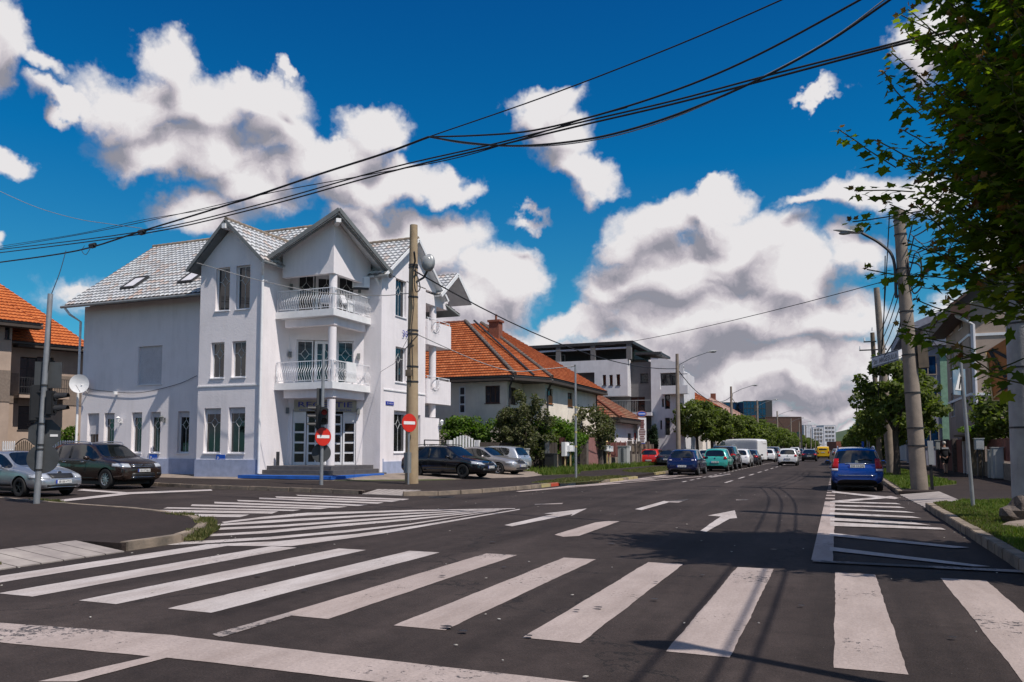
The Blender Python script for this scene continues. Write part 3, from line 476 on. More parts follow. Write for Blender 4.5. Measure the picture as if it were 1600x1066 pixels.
for i in range(8):
    y = 8.86-i*.335; mb.add([(-9.72, y, .015), (-9.72, y-.32, .015), (-10.65, y-.32-.05, .135), (-10.65, y-.05, .135), (-9.72, y, -.05), (-9.72, y-.32, -.05)], [(0, 1, 2, 3), (0, 4, 5, 1)])
mb.v = [(x*.99, y*.982, z) for x, y, z in mb.v]
struct('kerb_ramp', mb, 'ramp')
KR = rs([(2.0, -20), (2.04, 14), (2.0, 22.9)]); KR2 = rs([(1.8, 29.4), (1.82, 300)])
NEP = rs([(2.0, -20), (2.04, 14), (2.0, 22.95), (2.93, 22.95), (2.93, 29.4), (1.8, 29.4)])+[(1.84, 500), (1.82, 1400), (140, 1400), (140, -20)]
flat('pavement', NEP, -.02, PZ, 'pave')
kerbline('kerb', KR, side=-1, w=.18, L=.55, z=.14); kerbline('kerb', KR2[:1]+[(1.82, 120)], side=-1, w=.16)
mb = MB()
for i in range(9):
    y = 23.0+i*.7; mb.add([(2.0-i*.022, y, .015), (2.0-i*.022, y+.68, .015), (2.95, y+.75, .135), (2.95, y+.05, .135), (2.0-i*.022, y, -.05), (2.0-i*.022, y+.68, -.05)], [(0, 1, 2, 3), (0, 4, 5, 1)])
mb.v = [(x*1.01, y*.982, z) for x, y, z in mb.v]
struct('kerb_ramp', mb, 'ramp')
# verge soils (grass grows on them)
VERGE = {'right_near': [(2.22, 8), (2.22, 22.6), (2.5, 23.4), (3.0, 24.6), (5.2, 25.3), (5.2, 8)], 'right_mid': [(2.0, 30.6), (2.9, 32.6), (4.2, 35.8), (4.35, 37.2), (3.9, 60), (2.0, 60)],
 'left_bulb': [(-11.6, 30.8), (-10.3, 31.2), (-9.75, 33.8), (-9.55, 36.6), (-9.5, 39.6), (-10.6, 39.2), (-11.6, 35.4)], 'left_bulb2': [(-10.0, 46.5), (-10.0, 62), (-12.6, 60), (-12.4, 49), (-11.4, 46.8)],
 'fence_strip': [(-14.2, 39.6), (-13.2, 42.6), (-14.6, 47.5), (-14.2, 52), (-14.1, 70), (-16.4, 70), (-17.2, 52), (-18, 44.5)], 'wall_strip': [(-20.2, 29.4), (-17.4, 30.4), (-15.8, 32.4), (-16.6, 32.7), (-18.2, 31.3), (-20.2, 30.0)]}
VERGE = {k: rs(p) for k, p in VERGE.items()}
for i, (k, p) in enumerate(VERGE.items()): flat('verge', p, .10, PZ+.008+(.012 if k in ('wall_strip',) else 0), 'soil')
MK = [0]
def ragged(p):
    out = []
    for (a, b), (c, d) in zip(p, p[1:]+p[:1]):
        L = math.hypot(c-a, d-b); n = max(1, min(40, int(L/.12))) if math.hypot(a, b) < 22 else 1; ux, uy = (d-b)/max(L, 1e-6), -(c-a)/max(L, 1e-6)
        for i in range(n):
            t = i/n; j = .009*mnoise.noise((a+(c-a)*t*1.0+MK[0], (b+(d-b)*t)*2.1, 1.7))+random.uniform(-.004, .004) if n > 1 else 0; out.append((a+(c-a)*t+ux*j, b+(d-b)*t+uy*j))
    return out
def mark(polys, m='paint', name='road_marking', z=.004):
    mb = MB()
    for p in polys:
        MK[0] += 1; q = [(x, y, z+MK[0]*.00006) for x, y in ragged(p)]; mb.add(q, [tuple(range(len(q)))])
    o = mb.build(name, m)
    bm = bmesh.new(); bm.from_mesh(o.data)
    for f in bm.faces:
        if f.normal.z < 0: f.normal_flip()
    bmesh.ops.triangulate(bm, faces=[f for f in bm.faces if len(f.verts) > 4]); bm.to_mesh(o.data); bm.free(); return tag(o, kind='structure')
def rect(x0, x1, y0, y1): return [(x0, y0), (x1, y0), (x1, y1), (x0, y1)]
# zebra across the main street
st = []
xs0 = [(1306, 1370), (1155, 1215), None]
for k, (x, x2) in enumerate([(1.04, 1.52), (-.09, .37), (-1.24, -.78), (-2.38, -1.9), (-3.55, -3.07), (-4.72, -4.22), (-5.88, -5.36), (-7.0, -6.5), (-8.12, -7.62), (-9.2, -8.75)]):
    f = 10.72-max(0, (k-5))*.16; st.append([(x+.03, 5.99-.03*k*(k > 5)), (x2+.03, 5.99-.03*k*(k > 5)), (x2+.01, f-.19), (x+.03, f-.19)])
mark(st[:6], 'paint2'); mark(st[6:], 'paint')
# stop line, its joint and the lane line running from it
mark([[(-40, 4.0), (-6, 4.32), (-4.4, 4.47), (2.0, 4.66), (2.0, 4.98), (-2, 5.0), (-5, 5.0), (-6.7, 4.8), (-40, 4.5)]], 'paint2')
def px(*pts, z=0): return [G(a, b, z) for a, b in pts]
mark([px((60, 1066), (275, 1018), (300, 1018), (120, 1066))], 'paint2', z=.0045)
mark([px((330, 992), (450, 958), (462, 961), (345, 997))], 'paint3', z=.0045)
# hatched triangle
mark([px((346, 816), (410, 808), (480, 801.5), (640, 797.3), (805, 794.6), (805, 795.4), (640, 799.6), (560, 802.3), (480, 806), (400, 812), (350, 818)),
      px((326, 820.5), (420, 813.5), (560, 805.5), (640, 801.6), (790, 795.8), (790, 796.2), (640, 803.8), (560, 808.2), (420, 817.5), (330, 822.5)),
      px((335, 825.5), (440, 820.5), (560, 811.8), (640, 806), (785, 796.6), (785, 797), (640, 808.4), (560, 815), (440, 823.8), (343, 828.5)),
      px((296, 836.8), (400, 831), (530, 819.5), (640, 810.8), (780, 797.4), (780, 797.9), (640, 813.4), (530, 823.5), (420, 833.5), (306, 839.6)),
      px((222, 850.6), (300, 846.5), (420, 839.5), (540, 829), (640, 818.5), (775, 798.6), (775, 799.2), (640, 820.6), (540, 832.5), (420, 843.5), (320, 849.5), (270, 852)),
      px((320, 851.2), (430, 846.5), (560, 834.5), (660, 820.5), (812, 795.6), (812, 796.8), (700, 816.5), (600, 834), (520, 845), (455, 854), (330, 853.3))], 'paint')
# zebra across the side street
zb = []
for (a, b, c, d) in [((265, 803), (390, 804.5), (375, 808.5), (272, 807)), ((235, 797), (435, 799.5), (425, 803), (250, 800.5)), ((262, 793), (470, 797), (458, 799), (255, 795)), ((300, 788.5), (515, 794), (500, 796), (298, 791)), ((335, 784.5), (543, 792), (528, 794), (335, 787)), ((370, 781.5), (575, 789), (560, 791), (372, 783.5)), ((405, 778), (600, 785.5), (590, 787.5), (405, 780)), ((430, 776), (625, 782.5), (612, 784.5), (432, 778)), ((462, 773.5), (640, 780), (630, 782), (466, 775))]: zb.append(px(a, b, c, d))
mark(zb, 'paint')
# arrows, dashes, lane lines
mark([px((788, 821), (800, 823), (895, 803.5), (892, 807), (917, 795), (850, 803), (866, 803.5))], 'paint'); mark([px((866, 836), (930, 817), (950, 814.5), (968, 815), (905, 838), (880, 839.5))], 'paint2')
mark([px((992, 796), (1003, 797.5), (1046, 785), (1038, 783))], 'paint'); mark([px((1040, 783.5), (1068, 781), (1078, 780), (1060, 786), (1046, 785.5))], 'paint3')
mark([px((1094, 830), (1103, 832), (1140, 811), (1152, 810), (1148, 798), (1106, 806), (1126, 807.5))], 'paint'); mark([px((1150, 781), (1170, 780.5), (1168, 782), (1150, 782))], 'paint3')
mark([px((835, 788), (880, 786.3), (878, 788), (836, 789.3))], 'paint3')
mark([rect(-4.62-.0005*y, -4.5-.0005*y, y, y+2.6) for y in np.arange(36, 320, 5.2)], 'paint')
mark([[(-6.1, 27), (-6.0, 27), (-5.95, 320), (-6.05, 320)]][:0]+[rect(-6.5, -6.38, y, y+1.0) for y in np.arange(36, 200, 2.0)], 'paint')
mark([px((1105, 745.5), (1140, 740.5), (1142, 742), (1112, 747))], 'paint3')
# line at the edge of the parking bays on the right, then hatching
mark([rect(-.36, -.09, 11.5, 24.3)]+[rect(-.36, -.10, y, y+.8) for y in np.arange(25.3, 60, 1.7)], 'paint2')
mark([px((1297, 856), (1548, 887), (1520, 887), (1297, 862)), px((1297, 834), (1515, 857), (1490, 858), (1297, 838.5)), px((1297, 817), (1470, 826), (1478, 829), (1297, 823)), px((1297, 810), (1430, 818), (1455, 822), (1297, 814.5)), px((1297, 801.5), (1425, 808), (1440, 811), (1297, 805)), px((1297, 795), (1415, 800), (1430, 802.5), (1297, 797.5)), px((1297, 789.5), (1405, 792.5), (1415, 795), (1297, 791.5)), px((1297, 784), (1400, 787), (1408, 789), (1297, 786)), px((1300, 783.5), (1392, 776), (1402, 778), (1320, 785)), px((1300, 768), (1405, 779), (1398, 781), (1300, 770.5))], 'paint')
mark([px((1270, 877), (1600, 893), (1600, 897), (1270, 880))], 'paint3', z=.0045)
# side street bay line, lines by the silver car, hatching near the left kerb
mark([px((30, 789), (200, 770), (330, 765.5), (332, 767.5), (205, 773), (50, 790)), px((130, 765), (205, 770.5), (190, 772), (120, 767))], 'paint')
mark([rs(p_) for p_ in [[(-10.5, 26.3), (-10.2, 26), (-9.2, 34), (-8.95, 42), (-8.9, 46), (-9.15, 46), (-9.25, 40), (-9.5, 34)], [(-10.1, 29), (-8.6, 34.2), (-8.9, 34.6), (-10.1, 31)], [(-9.6, 33), (-8.2, 39), (-8.5, 39.5), (-9.4, 35.4)], [(-9.3, 37), (-7.8, 43), (-8.1, 43.5), (-9.2, 39)], [(-9.2, 41), (-7.4, 47), (-7.7, 47.5), (-9.15, 43)], [(-10.2, 26), (-6.7, 44), (-6.9, 44.4), (-10.05, 27.3)]]], 'paint2')
mb = MB(); mb.add([(-19.8, 23.8, PZ+.004), (-19.2, 23.75, PZ+.004), (-19.2, 24.3, PZ+.004), (-19.8, 24.35, PZ+.004)], [(0, 1, 2, 3)])
mark([[(x+r*math.cos(a)*(1+.3*math.sin(3*a+x)), y+r*.7*math.sin(a)) for a in np.linspace(0, 6.28, 12)[:-1]] for x, y, r in [(-3.05, 6.05, .05), (-2.85, 5.95, .04), (-2.3, 6.0, .035), (-2.1, 7.3, .04), (-2.25, 7.1, .03), (-1.7, 7.9, .035), (-1.9, 8.9, .03), (-1.5, 9.6, .03), (-4.3, 8.4, .04), (-6.3, 7.6, .04), (-5.2, 7.0, .03), (.8, 7.2, .03), (-.35, 8.1, .03), (-3.3, 12.2, .06), (-.9, 12.4, .05), (-5.1, 11.7, .05), (-3.9, 9.3, .03)]], 'oil', name='oil_stains', z=.012)
mb = MB(); rq = random.Random(3)
for i in range(120):
    y = 4+rq.random()**1.5*26; x = rq.uniform(-9.5, 2) if i % 3 else rq.choice([rq.uniform(1.5, 2.0), rq.uniform(-9.7, -9.2)]); r_ = rq.uniform(.006, .022); a = rq.uniform(0, 3.1); mb.slab([(x+r_*math.cos(a+k*1.57)*(1 if k % 2 else .5), y+r_*math.sin(a+k*1.57)*(1 if k % 2 else .5), .014) for k in range(4)], (0, 0, .006))
o_ = mb.build('litter', 'litter'); o_['kind'] = 'stuff'; o_['label'] = 'tiny pale scraps and grit scattered over the asphalt'; o_['category'] = 'litter'
# manhole cover, and a dark ribbed disc in the hatched bay
for i, (x, y, z, r) in enumerate([(-11.3, 22.0, .004, .42), (.9, 17.6, .005, .26)]):
    mb = MB(); mb.cyl((x, y, z-.002), (x, y, z+.006), r, n=20)
    for k in range(-3, 4): mb.box(x-r*.7, x+r*.7, y+k*r*.22-.01, y+k*r*.22+.01, z+.006, z+.011)
    tag(mb.build('manhole_cover', 'dsteel'), ['round iron manhole cover in the road before the pale dropped kerb', 'square-looking dark drain cover in the hatched bay behind the parked blue car'][i], 'manhole cover')
# grass -------------------------------------------------------------------
def inside(p, poly):
    x, y = p; c = False; j = len(poly)-1
    for i in range(len(poly)):
        if (poly[i][1] > y) != (poly[j][1] > y) and x < (poly[j][0]-poly[i][0])*(y-poly[i][1])/(poly[j][1]-poly[i][1])+poly[i][0]: c = not c
        j = i
    return c
def grassy(name, label, regions, m='grass', z=PZ+.01):
    V = []; F = []
    for poly, n, h in regions:
        xs = [p[0] for p in poly]; ys = [p[1] for p in poly]; k = 0
        while k < n:
            p = (random.uniform(min(xs), max(xs)), random.uniform(min(ys), max(ys)))
            if not inside(p, poly): continue
            k += 1; hh = h*random.uniform(.4, 1.2)*(.6+.8*mnoise.noise((p[0]*1.3, p[1]*1.3, 0))+.2); hh = max(.015, hh); a = random.uniform(0, 6.28); w = random.uniform(.005, .010)*(1+math.hypot(*p)/22); lean = hh*random.uniform(.1, .6); b = random.uniform(0, 6.28)
            c, s = math.cos(a)*w, math.sin(a)*w; i = len(V)
            V += [(p[0]-c, p[1]-s, z), (p[0]+c, p[1]+s, z), (p[0]+math.cos(b)*lean*.4+c*.6, p[1]+math.sin(b)*lean*.4+s*.6, z+hh*.6), (p[0]+math.cos(b)*lean, p[1]+math.sin(b)*lean, z+hh)]
            F += [(i, i+1, i+2), (i, i+2, i+3)]
    mb = MB(); mb.add(V, F); o = mb.build(name, m); o['label'] = label; o['kind'] = 'stuff'; o['category'] = 'grass'; return o
near = rs([(2.22, 10), (2.22, 22.6), (2.5, 23.4), (3.0, 24.6), (5.2, 25.3), (5.2, 10)])
grassy('grass', 'sunlit green grass of the verge between the right kerb and the pavement', [(near, 42000, .085)])
grassy('dry_grass', 'yellowed dry grass along the right kerb', [([(2.2, 14), (2.2, 22.6), (2.6, 23.6), (3.0, 22), (2.8, 16)], 12000, .07), (near, 6000, .08)], 'dgrass')
grassy('grass', 'short grass around the foot of the far lamp post and trees on the right', [(VERGE['right_mid'], 16000, .11)])
grassy('grass', 'thin grass on the left kerb islands beside the parked cars', [(VERGE['left_bulb'], 8000, .08), (VERGE['left_bulb2'], 8000, .1)], 'dgrass')
grassy('grass', 'tall unkempt grass in front of the garden fences on the left', [(VERGE['fence_strip'], 16000, .32)])
grassy('weeds', 'straggling weeds along kerbs and paving edges on the left', [(VERGE['wall_strip'], 2500, .08), (rs([(-13.6, 13.3), (-12.3, 12.85), (-11, 11.7), (-9.9, 10.1), (-9.55, 10.25), (-10.6, 11.8), (-12.2, 13.2)]), 4200, .16), ([(-20.7, 15.3), (-18.9, 14.7), (-18.7, 15.1), (-20.2, 15.8)], 900, .14), ([(-10.3, 6.3), (-9.8, 6.2), (-9.8, 7), (-10.4, 7)], 500, .12)], 'dgrass', z=.03)
# hill ----------------------------------------------------------------------
mb = MB(); nx = 90
def hz(t, r): return max(-5, (50+75*r)*(1/(1+math.exp(-(t+1.2)*.8)))*1.0+12*mnoise.noise((t*.5, r*2, 0))+6*mnoise.noise((t*2, r*4, 1)))
for j in range(9):
    for i in range(nx+1):
        az = math.radians(-16+i*(50/nx)); rr = 3200+j*180; e = (-16+i*(50/nx)); mb.v.append((rr*math.sin(az), rr*math.cos(az), hz(e, j/8)*(j > 0)-(3 if j == 0 else 0)))
mb.f = [(j*(nx+1)+i, j*(nx+1)+i+1, (j+1)*(nx+1)+i+1, (j+1)*(nx+1)+i) for j in range(8) for i in range(nx)]; mb.m = [0]*len(mb.f)
struct('hill', mb, 'hill', smooth=True)
# ================================================================= the white corner house
H = thing('white_house', 'white three storey corner guest house with pale tiled gables and a corner loggia', 'house', (-28, 34, .1))
X_ = Vector((1, 0, 0)); Y_ = Vector((0, 1, 0)); Z0 = .1
XL, XR, XC, YC = -24.82, -20.88, -21.6, 30.9      # bay right side, right facade, loggia corner
m = MB()
wz = lambda z: z-Z0
# wing (left), wall facing the side street
wwin = [(-37.05+.02, -36.02, 1.5, 3.42), (-35.78, -34.95, 1.28, 3.42), (-33.86, -33.0, 1.3, 3.38), (-32.95+.3, -31.75, 1.3, 3.36), (-30.86, -29.9, 1.28, 3.32)]
def xs_(px_, yy): return atY(px_, 650, yy).x
WX = -37.75; ws = []
for a, b in ((137, 155), (163, 179), (206, 222), (235, 251), (278, 296)): ws.append((xs_(a, 31), xs_(b, 31), 1.28, 3.38))
ws.append((xs_(213, 31), xs_(250, 31)+.02, 4.82, 6.82))
wall(m, (WX, 31, Z0), X_, 9.7, 9.2-Z0, [(a-WX, b-WX, wz(c), wz(d)) for a, b, c, d in ws], .3)
# gable end towards the left and back walls
m.slab([(WX, 31.3, Z0), (WX, 41, Z0), (WX, 41, 9.5), (WX, 36, 13.6), (WX, 31.3, 9.6)], (.3, 0, 0)); m.box(WX+.3, -24, 40.7, 41, Z0, 9.4); m.box(-24.3, -24.0, 38.6, 40.699, Z0, 9.4); m.box(-23.999, XR-.301, 38.3, 38.6, Z0, 10.2)
# bay with its gable
BX = -28.52; bw = [(xs_(a, 29.8), xs_(b, 29.8), c, d) for a, b, c, d in ((319, 345, 1.28, 3.42), (357, 383, 1.28, 3.44), (327, 348, 4.86, 6.58), (360, 382, 4.86, 6.58), (332, 354, 8.1, 10.2), (364, 386, 8.1, 10.2))]
wall(m, (BX, 29.8, Z0), X_, XL-BX, 10.45-Z0, [(a-BX, b-BX, wz(c), wz(d)) for a, b, c, d in bw], .28)
gable(m, (BX, 29.8, 0), X_, [(0, 10.45), (XL-BX, 10.45), ((XL-BX)/2, 12.1)], .28)
wall(m, (BX, 31, Z0), -Y_, 1.2-.28, 10.3-Z0, (), .28)
wall(m, (XL, 30.08, Z0), Y_, 1.9, 10.3-Z0, (), .3)
# diagonal loggia wall, one per storey
A_ = Vector((XL, 31.9, 0)); B_ = Vector((-21.9, 34.0, 0)); dd = (B_-A_).normalized(); DL = (B_-A_).length; nn_ = dd.cross(Vector((0, 0, 1)))
for z0, z1, ho in ((.68, 4.2, (.22, 3.28, 0, 2.72)), (4.62, 7.7, (.35, 3.1, .1, 2.25)), (8.1, 11.2, (.35, 3.1, .1, 2.05))):
    wall(m, A_+Vector((0, 0, z0)), dd, DL, z1-z0, [ho], .25)
wall(m, (-21.9, 34.0, Z0), X_, XR+21.9, 10.4-Z0, (), .3)
# right facade
rw = [(35.35, 36.45, 8.35, 10.35), (35.4, 36.5, 4.92, 6.75), (35.3, 36.65, 1.3, 3.45), (37.5, 38.1, 1.3, 3.3)]
wall(m, (XR, 34.3, Z0), Y_, 4.3, 10.3-Z0, [(a-34.3, b-34.3, wz(c), wz(d)) for a, b, c, d in rw], .3)
gable(m, (XR, 34.3, 0), Y_, [(0, 10.3), (6.0, 10.3), (2.8, 12.55)], .3)
# open corner loggia at the far end
m.box(XR-.25, XR-.002, 38.602, 40.3, Z0, 3.2); m.box(-23.99, XR-.004, 38.61, 41.3, 9.55, 10.15)
o = m.build('wall', 'white', H)
for zz in (4.3, 7.55):
    m = MB(); m.box(-23.99, XR+.12, 38.62, 41.5, zz-.3, zz); m.box(XR+.0, XR+.12, 40.0, 41.5, zz+.001, zz+1.05); m.box(-23.9, XR-.001, 41.38, 41.5, zz+.001, zz+1.05); m.box(XR, XR+.12, 38.62, 39.0, zz+.001, zz+1.05); m.box(XR, XR+.12, 39.0, 40.0, zz+.001, zz+.45); m.build('rear_balcony', 'white', H)
for zz, z1 in ((3.25, 4.0), (4.3, 7.25), (7.55, 9.55)):
    m = MB(); m.cyl((XR-.22, 39.85, zz), (XR-.22, 39.85, z1), .2, n=20); m.build('column', 'white', H, smooth=True)
for zz in (4.3, 7.55):      # wrought basket in the parapet notch
    m = MB()
    for k in range(9):
        a = math.pi*k/8; m.tube([(XR+.14+.10*math.sin(s_*1.5), 39.5+.5*math.cos(a)*s_, zz+1.0-.6*math.sin(a)*s_) for s_ in (1, .85, .6, .3, .05)], .014, 5)
    m.tube([(XR+.14, 39.5+.5*math.cos(a), zz+1.0-.55*math.sin(a)) for a in np.linspace(0, math.pi, 12)], .02, 5); m.build('railing_basket', 'pvc', H)
    m = MB(); m.tube([(XR+.06, 38.65, zz+1.2), (XR+.06, 41.45, zz+1.2), (-23.8, 41.45, zz+1.2)], .022, 5)
    for y_ in (38.8, 40.1, 41.4): m.bar((XR+.06, y_, zz+1.0), (XR+.06, y_, zz+1.2), .03)
    m.build('handrail', 'pvc', H)
m = MB()
for i in range(8): m.bar((-20.3, 37.6+i*.25, 1.0), (-20.3, 37.6+i*.25, 1.72), .025)
for y_ in (37.5, 39.5): m.bar((-20.3, y_, .3), (-20.3, y_, 1.95), .05)
m.bar((-20.3, 37.5, 1.95), (-20.3, 39.5, 1.95), .06); m.bar((-20.3, 37.5, 1.72), (-20.3, 39.5, 1.72), .03); m.bar((-20.3, 39.5, 1.95), (-20.3, 41.4, 1.0), .06); m.bar((-20.3, 39.5, 1.5), (-20.3, 41.4, .55), .04); m.box(-20.87, -20.25, 37.4, 39.6, .2, .95)
m.build('porch_railing', 'dsteel', H)
# plinths
for q in ((WX-.02, BX-.05, 30.94, 30.998, Z0, .98), (BX-.04, XL+.035, 29.74, 29.798, Z0, .98), (-21.3, XR+.03, 34.24, 34.298, Z0, 1.0), (XR+.003, XR+.05, 34.3, 38.4, Z0, .85)): m = MB(); m.box(*q); m.build('plinth', 'plinth', H)
for q in ((BX-.03, XL+.03, 29.76, 29.797, 4.44, 4.5), (XR+.003, XR+.04, 34.26, 38.58, 4.42, 4.48)): m = MB(); m.box(*q); m.build('string_course', 'trim', H)
# windows
for i, (a, b, c, d) in enumerate(ws[:5]): window(H, (0, 31, 0), X_, a, c, b-a, d-c, rec=.17, sh=[.52, .14, .12, .12, .13][i])
a, b, c, d = ws[5]; window(H, (0, 31, 0), X_, a, c, b-a, d-c, rec=.13, style='plain', sh=.99)
for i, (a, b, c, d) in enumerate(bw): window(H, (0, 29.8, 0), X_, a, c, b-a, d-c, rec=.15, sh=.12 if i < 2 else 0)
for i, (a, b, c, d) in enumerate(rw): window(H, (XR, 0, 0), Y_, a, c, b-a, d-c, rec=.15, sh=.08 if i == 2 else 0)
for zz, h_ in ((4.72, 2.15), (8.2, 1.95)):
    window(H, A_, dd, .36, zz+.02, .78, h_-.05, rec=.12, sill=False); window(H, A_, dd, 2.32, zz+.02, .78, h_-.05, rec=.12, sill=False)
    dr = window(H, A_, dd, 1.2, zz+.0, 1.06, h_-.03, rec=.12, sill=False, fw=.14); dr.name = 'balcony_door'
    m = MB(); m.obox(A_+dd*2.29+Vector((0, 0, zz+h_/2)), dd*.025, nn_*.05, (0, 0, h_/2)); m.build('door_post', 'pvc', H)
# entrance: side lights and double door made of small dark panes
def paned(name, a, w, rows, cols, ztop, sh=False):
    base = A_+Vector((0, 0, .70)); up = Vector((0, 0, 1)); P = lambda x, z, d: base+dd*(a+x)+up*z-nn_*(.1+d)
    m = MB(); m.obox(P(w/2, ztop/2, .03), dd*w/2, nn_*.02, up*ztop/2); f = .06
    for x0, x1, z0, z1 in ((0, f, 0, ztop), (w-f, w, 0, ztop), (f, w-f, 0, f*1.6), (f, w-f, ztop-f, ztop)): m.obox(P((x0+x1)/2, (z0+z1)/2, -.02), dd*(x1-x0)/2, nn_*.03, up*(z1-z0)/2)
    d = m.build(name, 'pvc', H); g = MB(); H_ = (2.0 if sh else ztop-.12)
    for r in range(rows):
        for c in range(cols):
            cw = (w-2*f)/cols; ch = H_/rows; g.obox(P(f+cw*(c+.5), .1+ch*(r+.5), .0), dd*(cw/2-.035), nn_*.012, up*(ch/2-.05))
    g.build('pane', 'glassb', d)
    if sh:
        s = MB()
        for k in range(9): s.obox(P(w/2, 2.16+k*.058, -.03), dd*(w/2-.05), nn_*.02, up*.026)
        s.build('shutter', 'trim', d)
    return d
paned('side_light', .24, .62, 4, 1, 2.66, True); paned('side_light', 2.64, .62, 4, 1, 2.66, True)
dr = paned('entrance_door', .9, .84, 5, 2, 2.5); dl = paned('entrance_door', 1.76, .84, 5, 2, 2.5)
m = MB(); m.cyl(A_+dd*1.68-nn_*.0+Vector((0, 0, 1.6)), A_+dd*1.68+Vector((0, 0, 1.95)), .02); m.build('handle', 'chrome', dr)
# sign board
m = MB(); c = A_+dd*1.78+nn_*.05+Vector((0, 0, 3.60)); m.obox(c, dd*1.5, nn_*.03, (0, 0, .27)); sg = m.build('sign_board', 'beige', H)
m = MB(); text_mesh(m, 'RECEPTIE', c+nn_*.03+Vector((0, 0, -.06)), dd, (0, 0, 1), .36, align='CENTER', width=2.6); text_mesh(m, 'rezervari tel. 0 130   0 77 400 564', c+nn_*.03+Vector((0, 0, -.24)), dd, (0, 0, 1), .13, align='CENTER', width=2.5); m.build('lettering', 'inkblue', sg)
# slabs and beams of the loggia
for zz in (4.30, 7.72):
    m = MB(); m.prism([(XL+.002, YC-.1), (XC+.1, YC-.1), (XC+.1, 34.28), (-21.9, 34.0), (XL+.002, 31.9)], zz-.02, zz+.30); m.build('balcony_slab', 'trim', H)
    m = MB(); m.box(XL+.3, XC-.1, YC+.25, YC+.5, zz-.40, zz-.021); m.box(XC-.4, XC-.15, YC+.5, 33.9, zz-.40, zz-.021); m.build('beam', 'white', H)
for z0, z1 in ((.72, 3.8), (4.6, 7.2), (8.02, 9.7)):
    m = MB(); m.cyl((XC-.22, YC+.30, z0), (XC-.22, YC+.30, z1), .19, n=24); m.build('column', 'white', H, smooth=True)
# upper corner walls hanging under the prow gable
m = MB(); m.box(XL+.3, XC, YC, YC+.25, 9.7, 10.35); m.box(XC-.25, XC, YC+.252, 34.2, 9.7, 10.35)
m.slab([(XL+.3, YC, 10.35), (XC, YC, 10.35), (XC, YC, 12.33), (XL+.3, YC, 10.83)], (0, .25, 0)); m.slab([(XC, YC+.252, 10.35), (XC, 34.1, 10.35), (XC, 34.1, 10.82), (XC, YC+.252, 12.2)], (-.25, 0, 0)); m.build('corner_gable_wall', 'white', H)
# railings with bellied balusters
def railing(P0, P1, z, name='railing', n=24):
    P0, P1 = Vector((*P0, z)), Vector((*P1, z)); d = (P1-P0); o_ = d.normalized().cross(Vector((0, 0, 1))); m = MB()
    m.bar(P0+Vector((0, 0, 1.0)), P1+Vector((0, 0, 1.0)), .05, .035); m.bar(P0+Vector((0, 0, .1)), P1+Vector((0, 0, .1)), .04, .03)
    for k in (0, .33, .66, 1): q = P0+d*k; m.bar(q, q+Vector((0, 0, .12 if 0 < k < 1 else 1.0)), .04)
    for i in range(n):
        q = P0+d*((i+.5)/n); m.tube([q+Vector((0, 0, h_))+o_*b for h_, b in ((.1, 0), (.22, .03), (.34, .11), (.46, .13), (.58, .07), (.70, -.015), (.82, -.02), (1.0, 0))], .012, 5)
    return m.build(name, 'pvc', H)
for zz in (4.6, 8.02):
    railing((XL+.08, YC-.02), (XC-.0, YC-.02), zz); railing((XC+.03, YC+.05), (XC+.03, 34.1), zz)
m = MB(); m.obox((XC+.08, 32.35, 5.15), (.015, 0, 0), (0, .42, 0), (0, 0, .48)); m.build('screen_panel', 'trim', H)
m = MB(); m.obox((XC+.08, 32.2, 8.33), (.015, 0, 0), (0, .22, 0), (0, 0, .26)); m.build('screen_panel', 'trim', H)
# steps
m = MB()
for k in range(3):
    e = .32*(2-k); m.prism([(XL+.003, YC-.95-e+.45), (XC+.35+e, YC-.95-e+.45), (XC+.35+e, 34.2), (-21.9, 34.1), (XL+.003, 31.95)], .14+.185*k+(.001 if k else 0), .14+.185*(k+1)-.0)
m.build('entrance_steps', 'steps', H)
m = MB()
for k, (x, y) in enumerate([(XL+.25, YC-.02)]): m.cyl((x, y, .7), (x, y, 1.35), .08, n=12)
m.build('ash_bin', 'dsteel', H)
# roofs
EZ = 9.12; EY = 30.1; RZ_ = 13.75; RY = 36.1
tiled(H, 'main_roof', [(-38.3, EY, EZ), (-28.45, EY, EZ), (-28.45, RY, RZ_), (-38.3, RY, RZ_)], 'tilew')
yb = 32.4; zb = EZ+(RZ_-EZ)*(yb-EY)/(RY-EY); tiled(H, 'main_roof', [(-28.45, yb, zb), (-24.9, yb, zb), (-24.6, RY, RZ_), (-28.45, RY, RZ_)], 'tilew')
tiled(H, 'rear_roof', [(-20.3, 41.8, EZ+.2), (-38.3, 41.8, EZ+.2), (-38.3, RY, RZ_), (-24.6, RY, RZ_)], 'tilew', segs=3)
m = MB(); ridge(m, (-38.35, RY, RZ_+.05), (-24.6, RY, RZ_+.05)); m.build('ridge_tiles', 'kerb', H)
bxm = (BX+XL)/2; BA = 12.35; BE = 10.2
tiled(H, 'bay_roof', [(XL+.42, 29.35, BE), (XL+.42, 31.3, BE), (bxm, 34.2, BA), (bxm, 29.35, BA)], 'tilew', under='trim'); tiled(H, 'bay_roof', [(BX-.42, 33.2, BE-.1), (BX-.42, 29.35, BE-.1), (bxm, 29.35, BA), (bxm, 34.2, BA)], 'tilew')
m = MB(); ridge(m, (bxm, 29.35, BA+.05), (bxm, 34.2, BA+.05)); m.build('ridge_tiles', 'kerb', H); m = MB(); ridge(m, (-24.55, 33.1, 11.35), (-24.6, RY, RZ_), .1); m.build('ridge_tiles', 'kerb', H)
m = MB(); m.bar((bxm, 29.3, BA-.03), (XL+.45, 29.3, BE-.05), .05, .15); m.bar((bxm, 29.3, BA-.03), (BX-.45, 29.3, BE-.13), .05, .15); m.build('barge_board', 'grey', H)
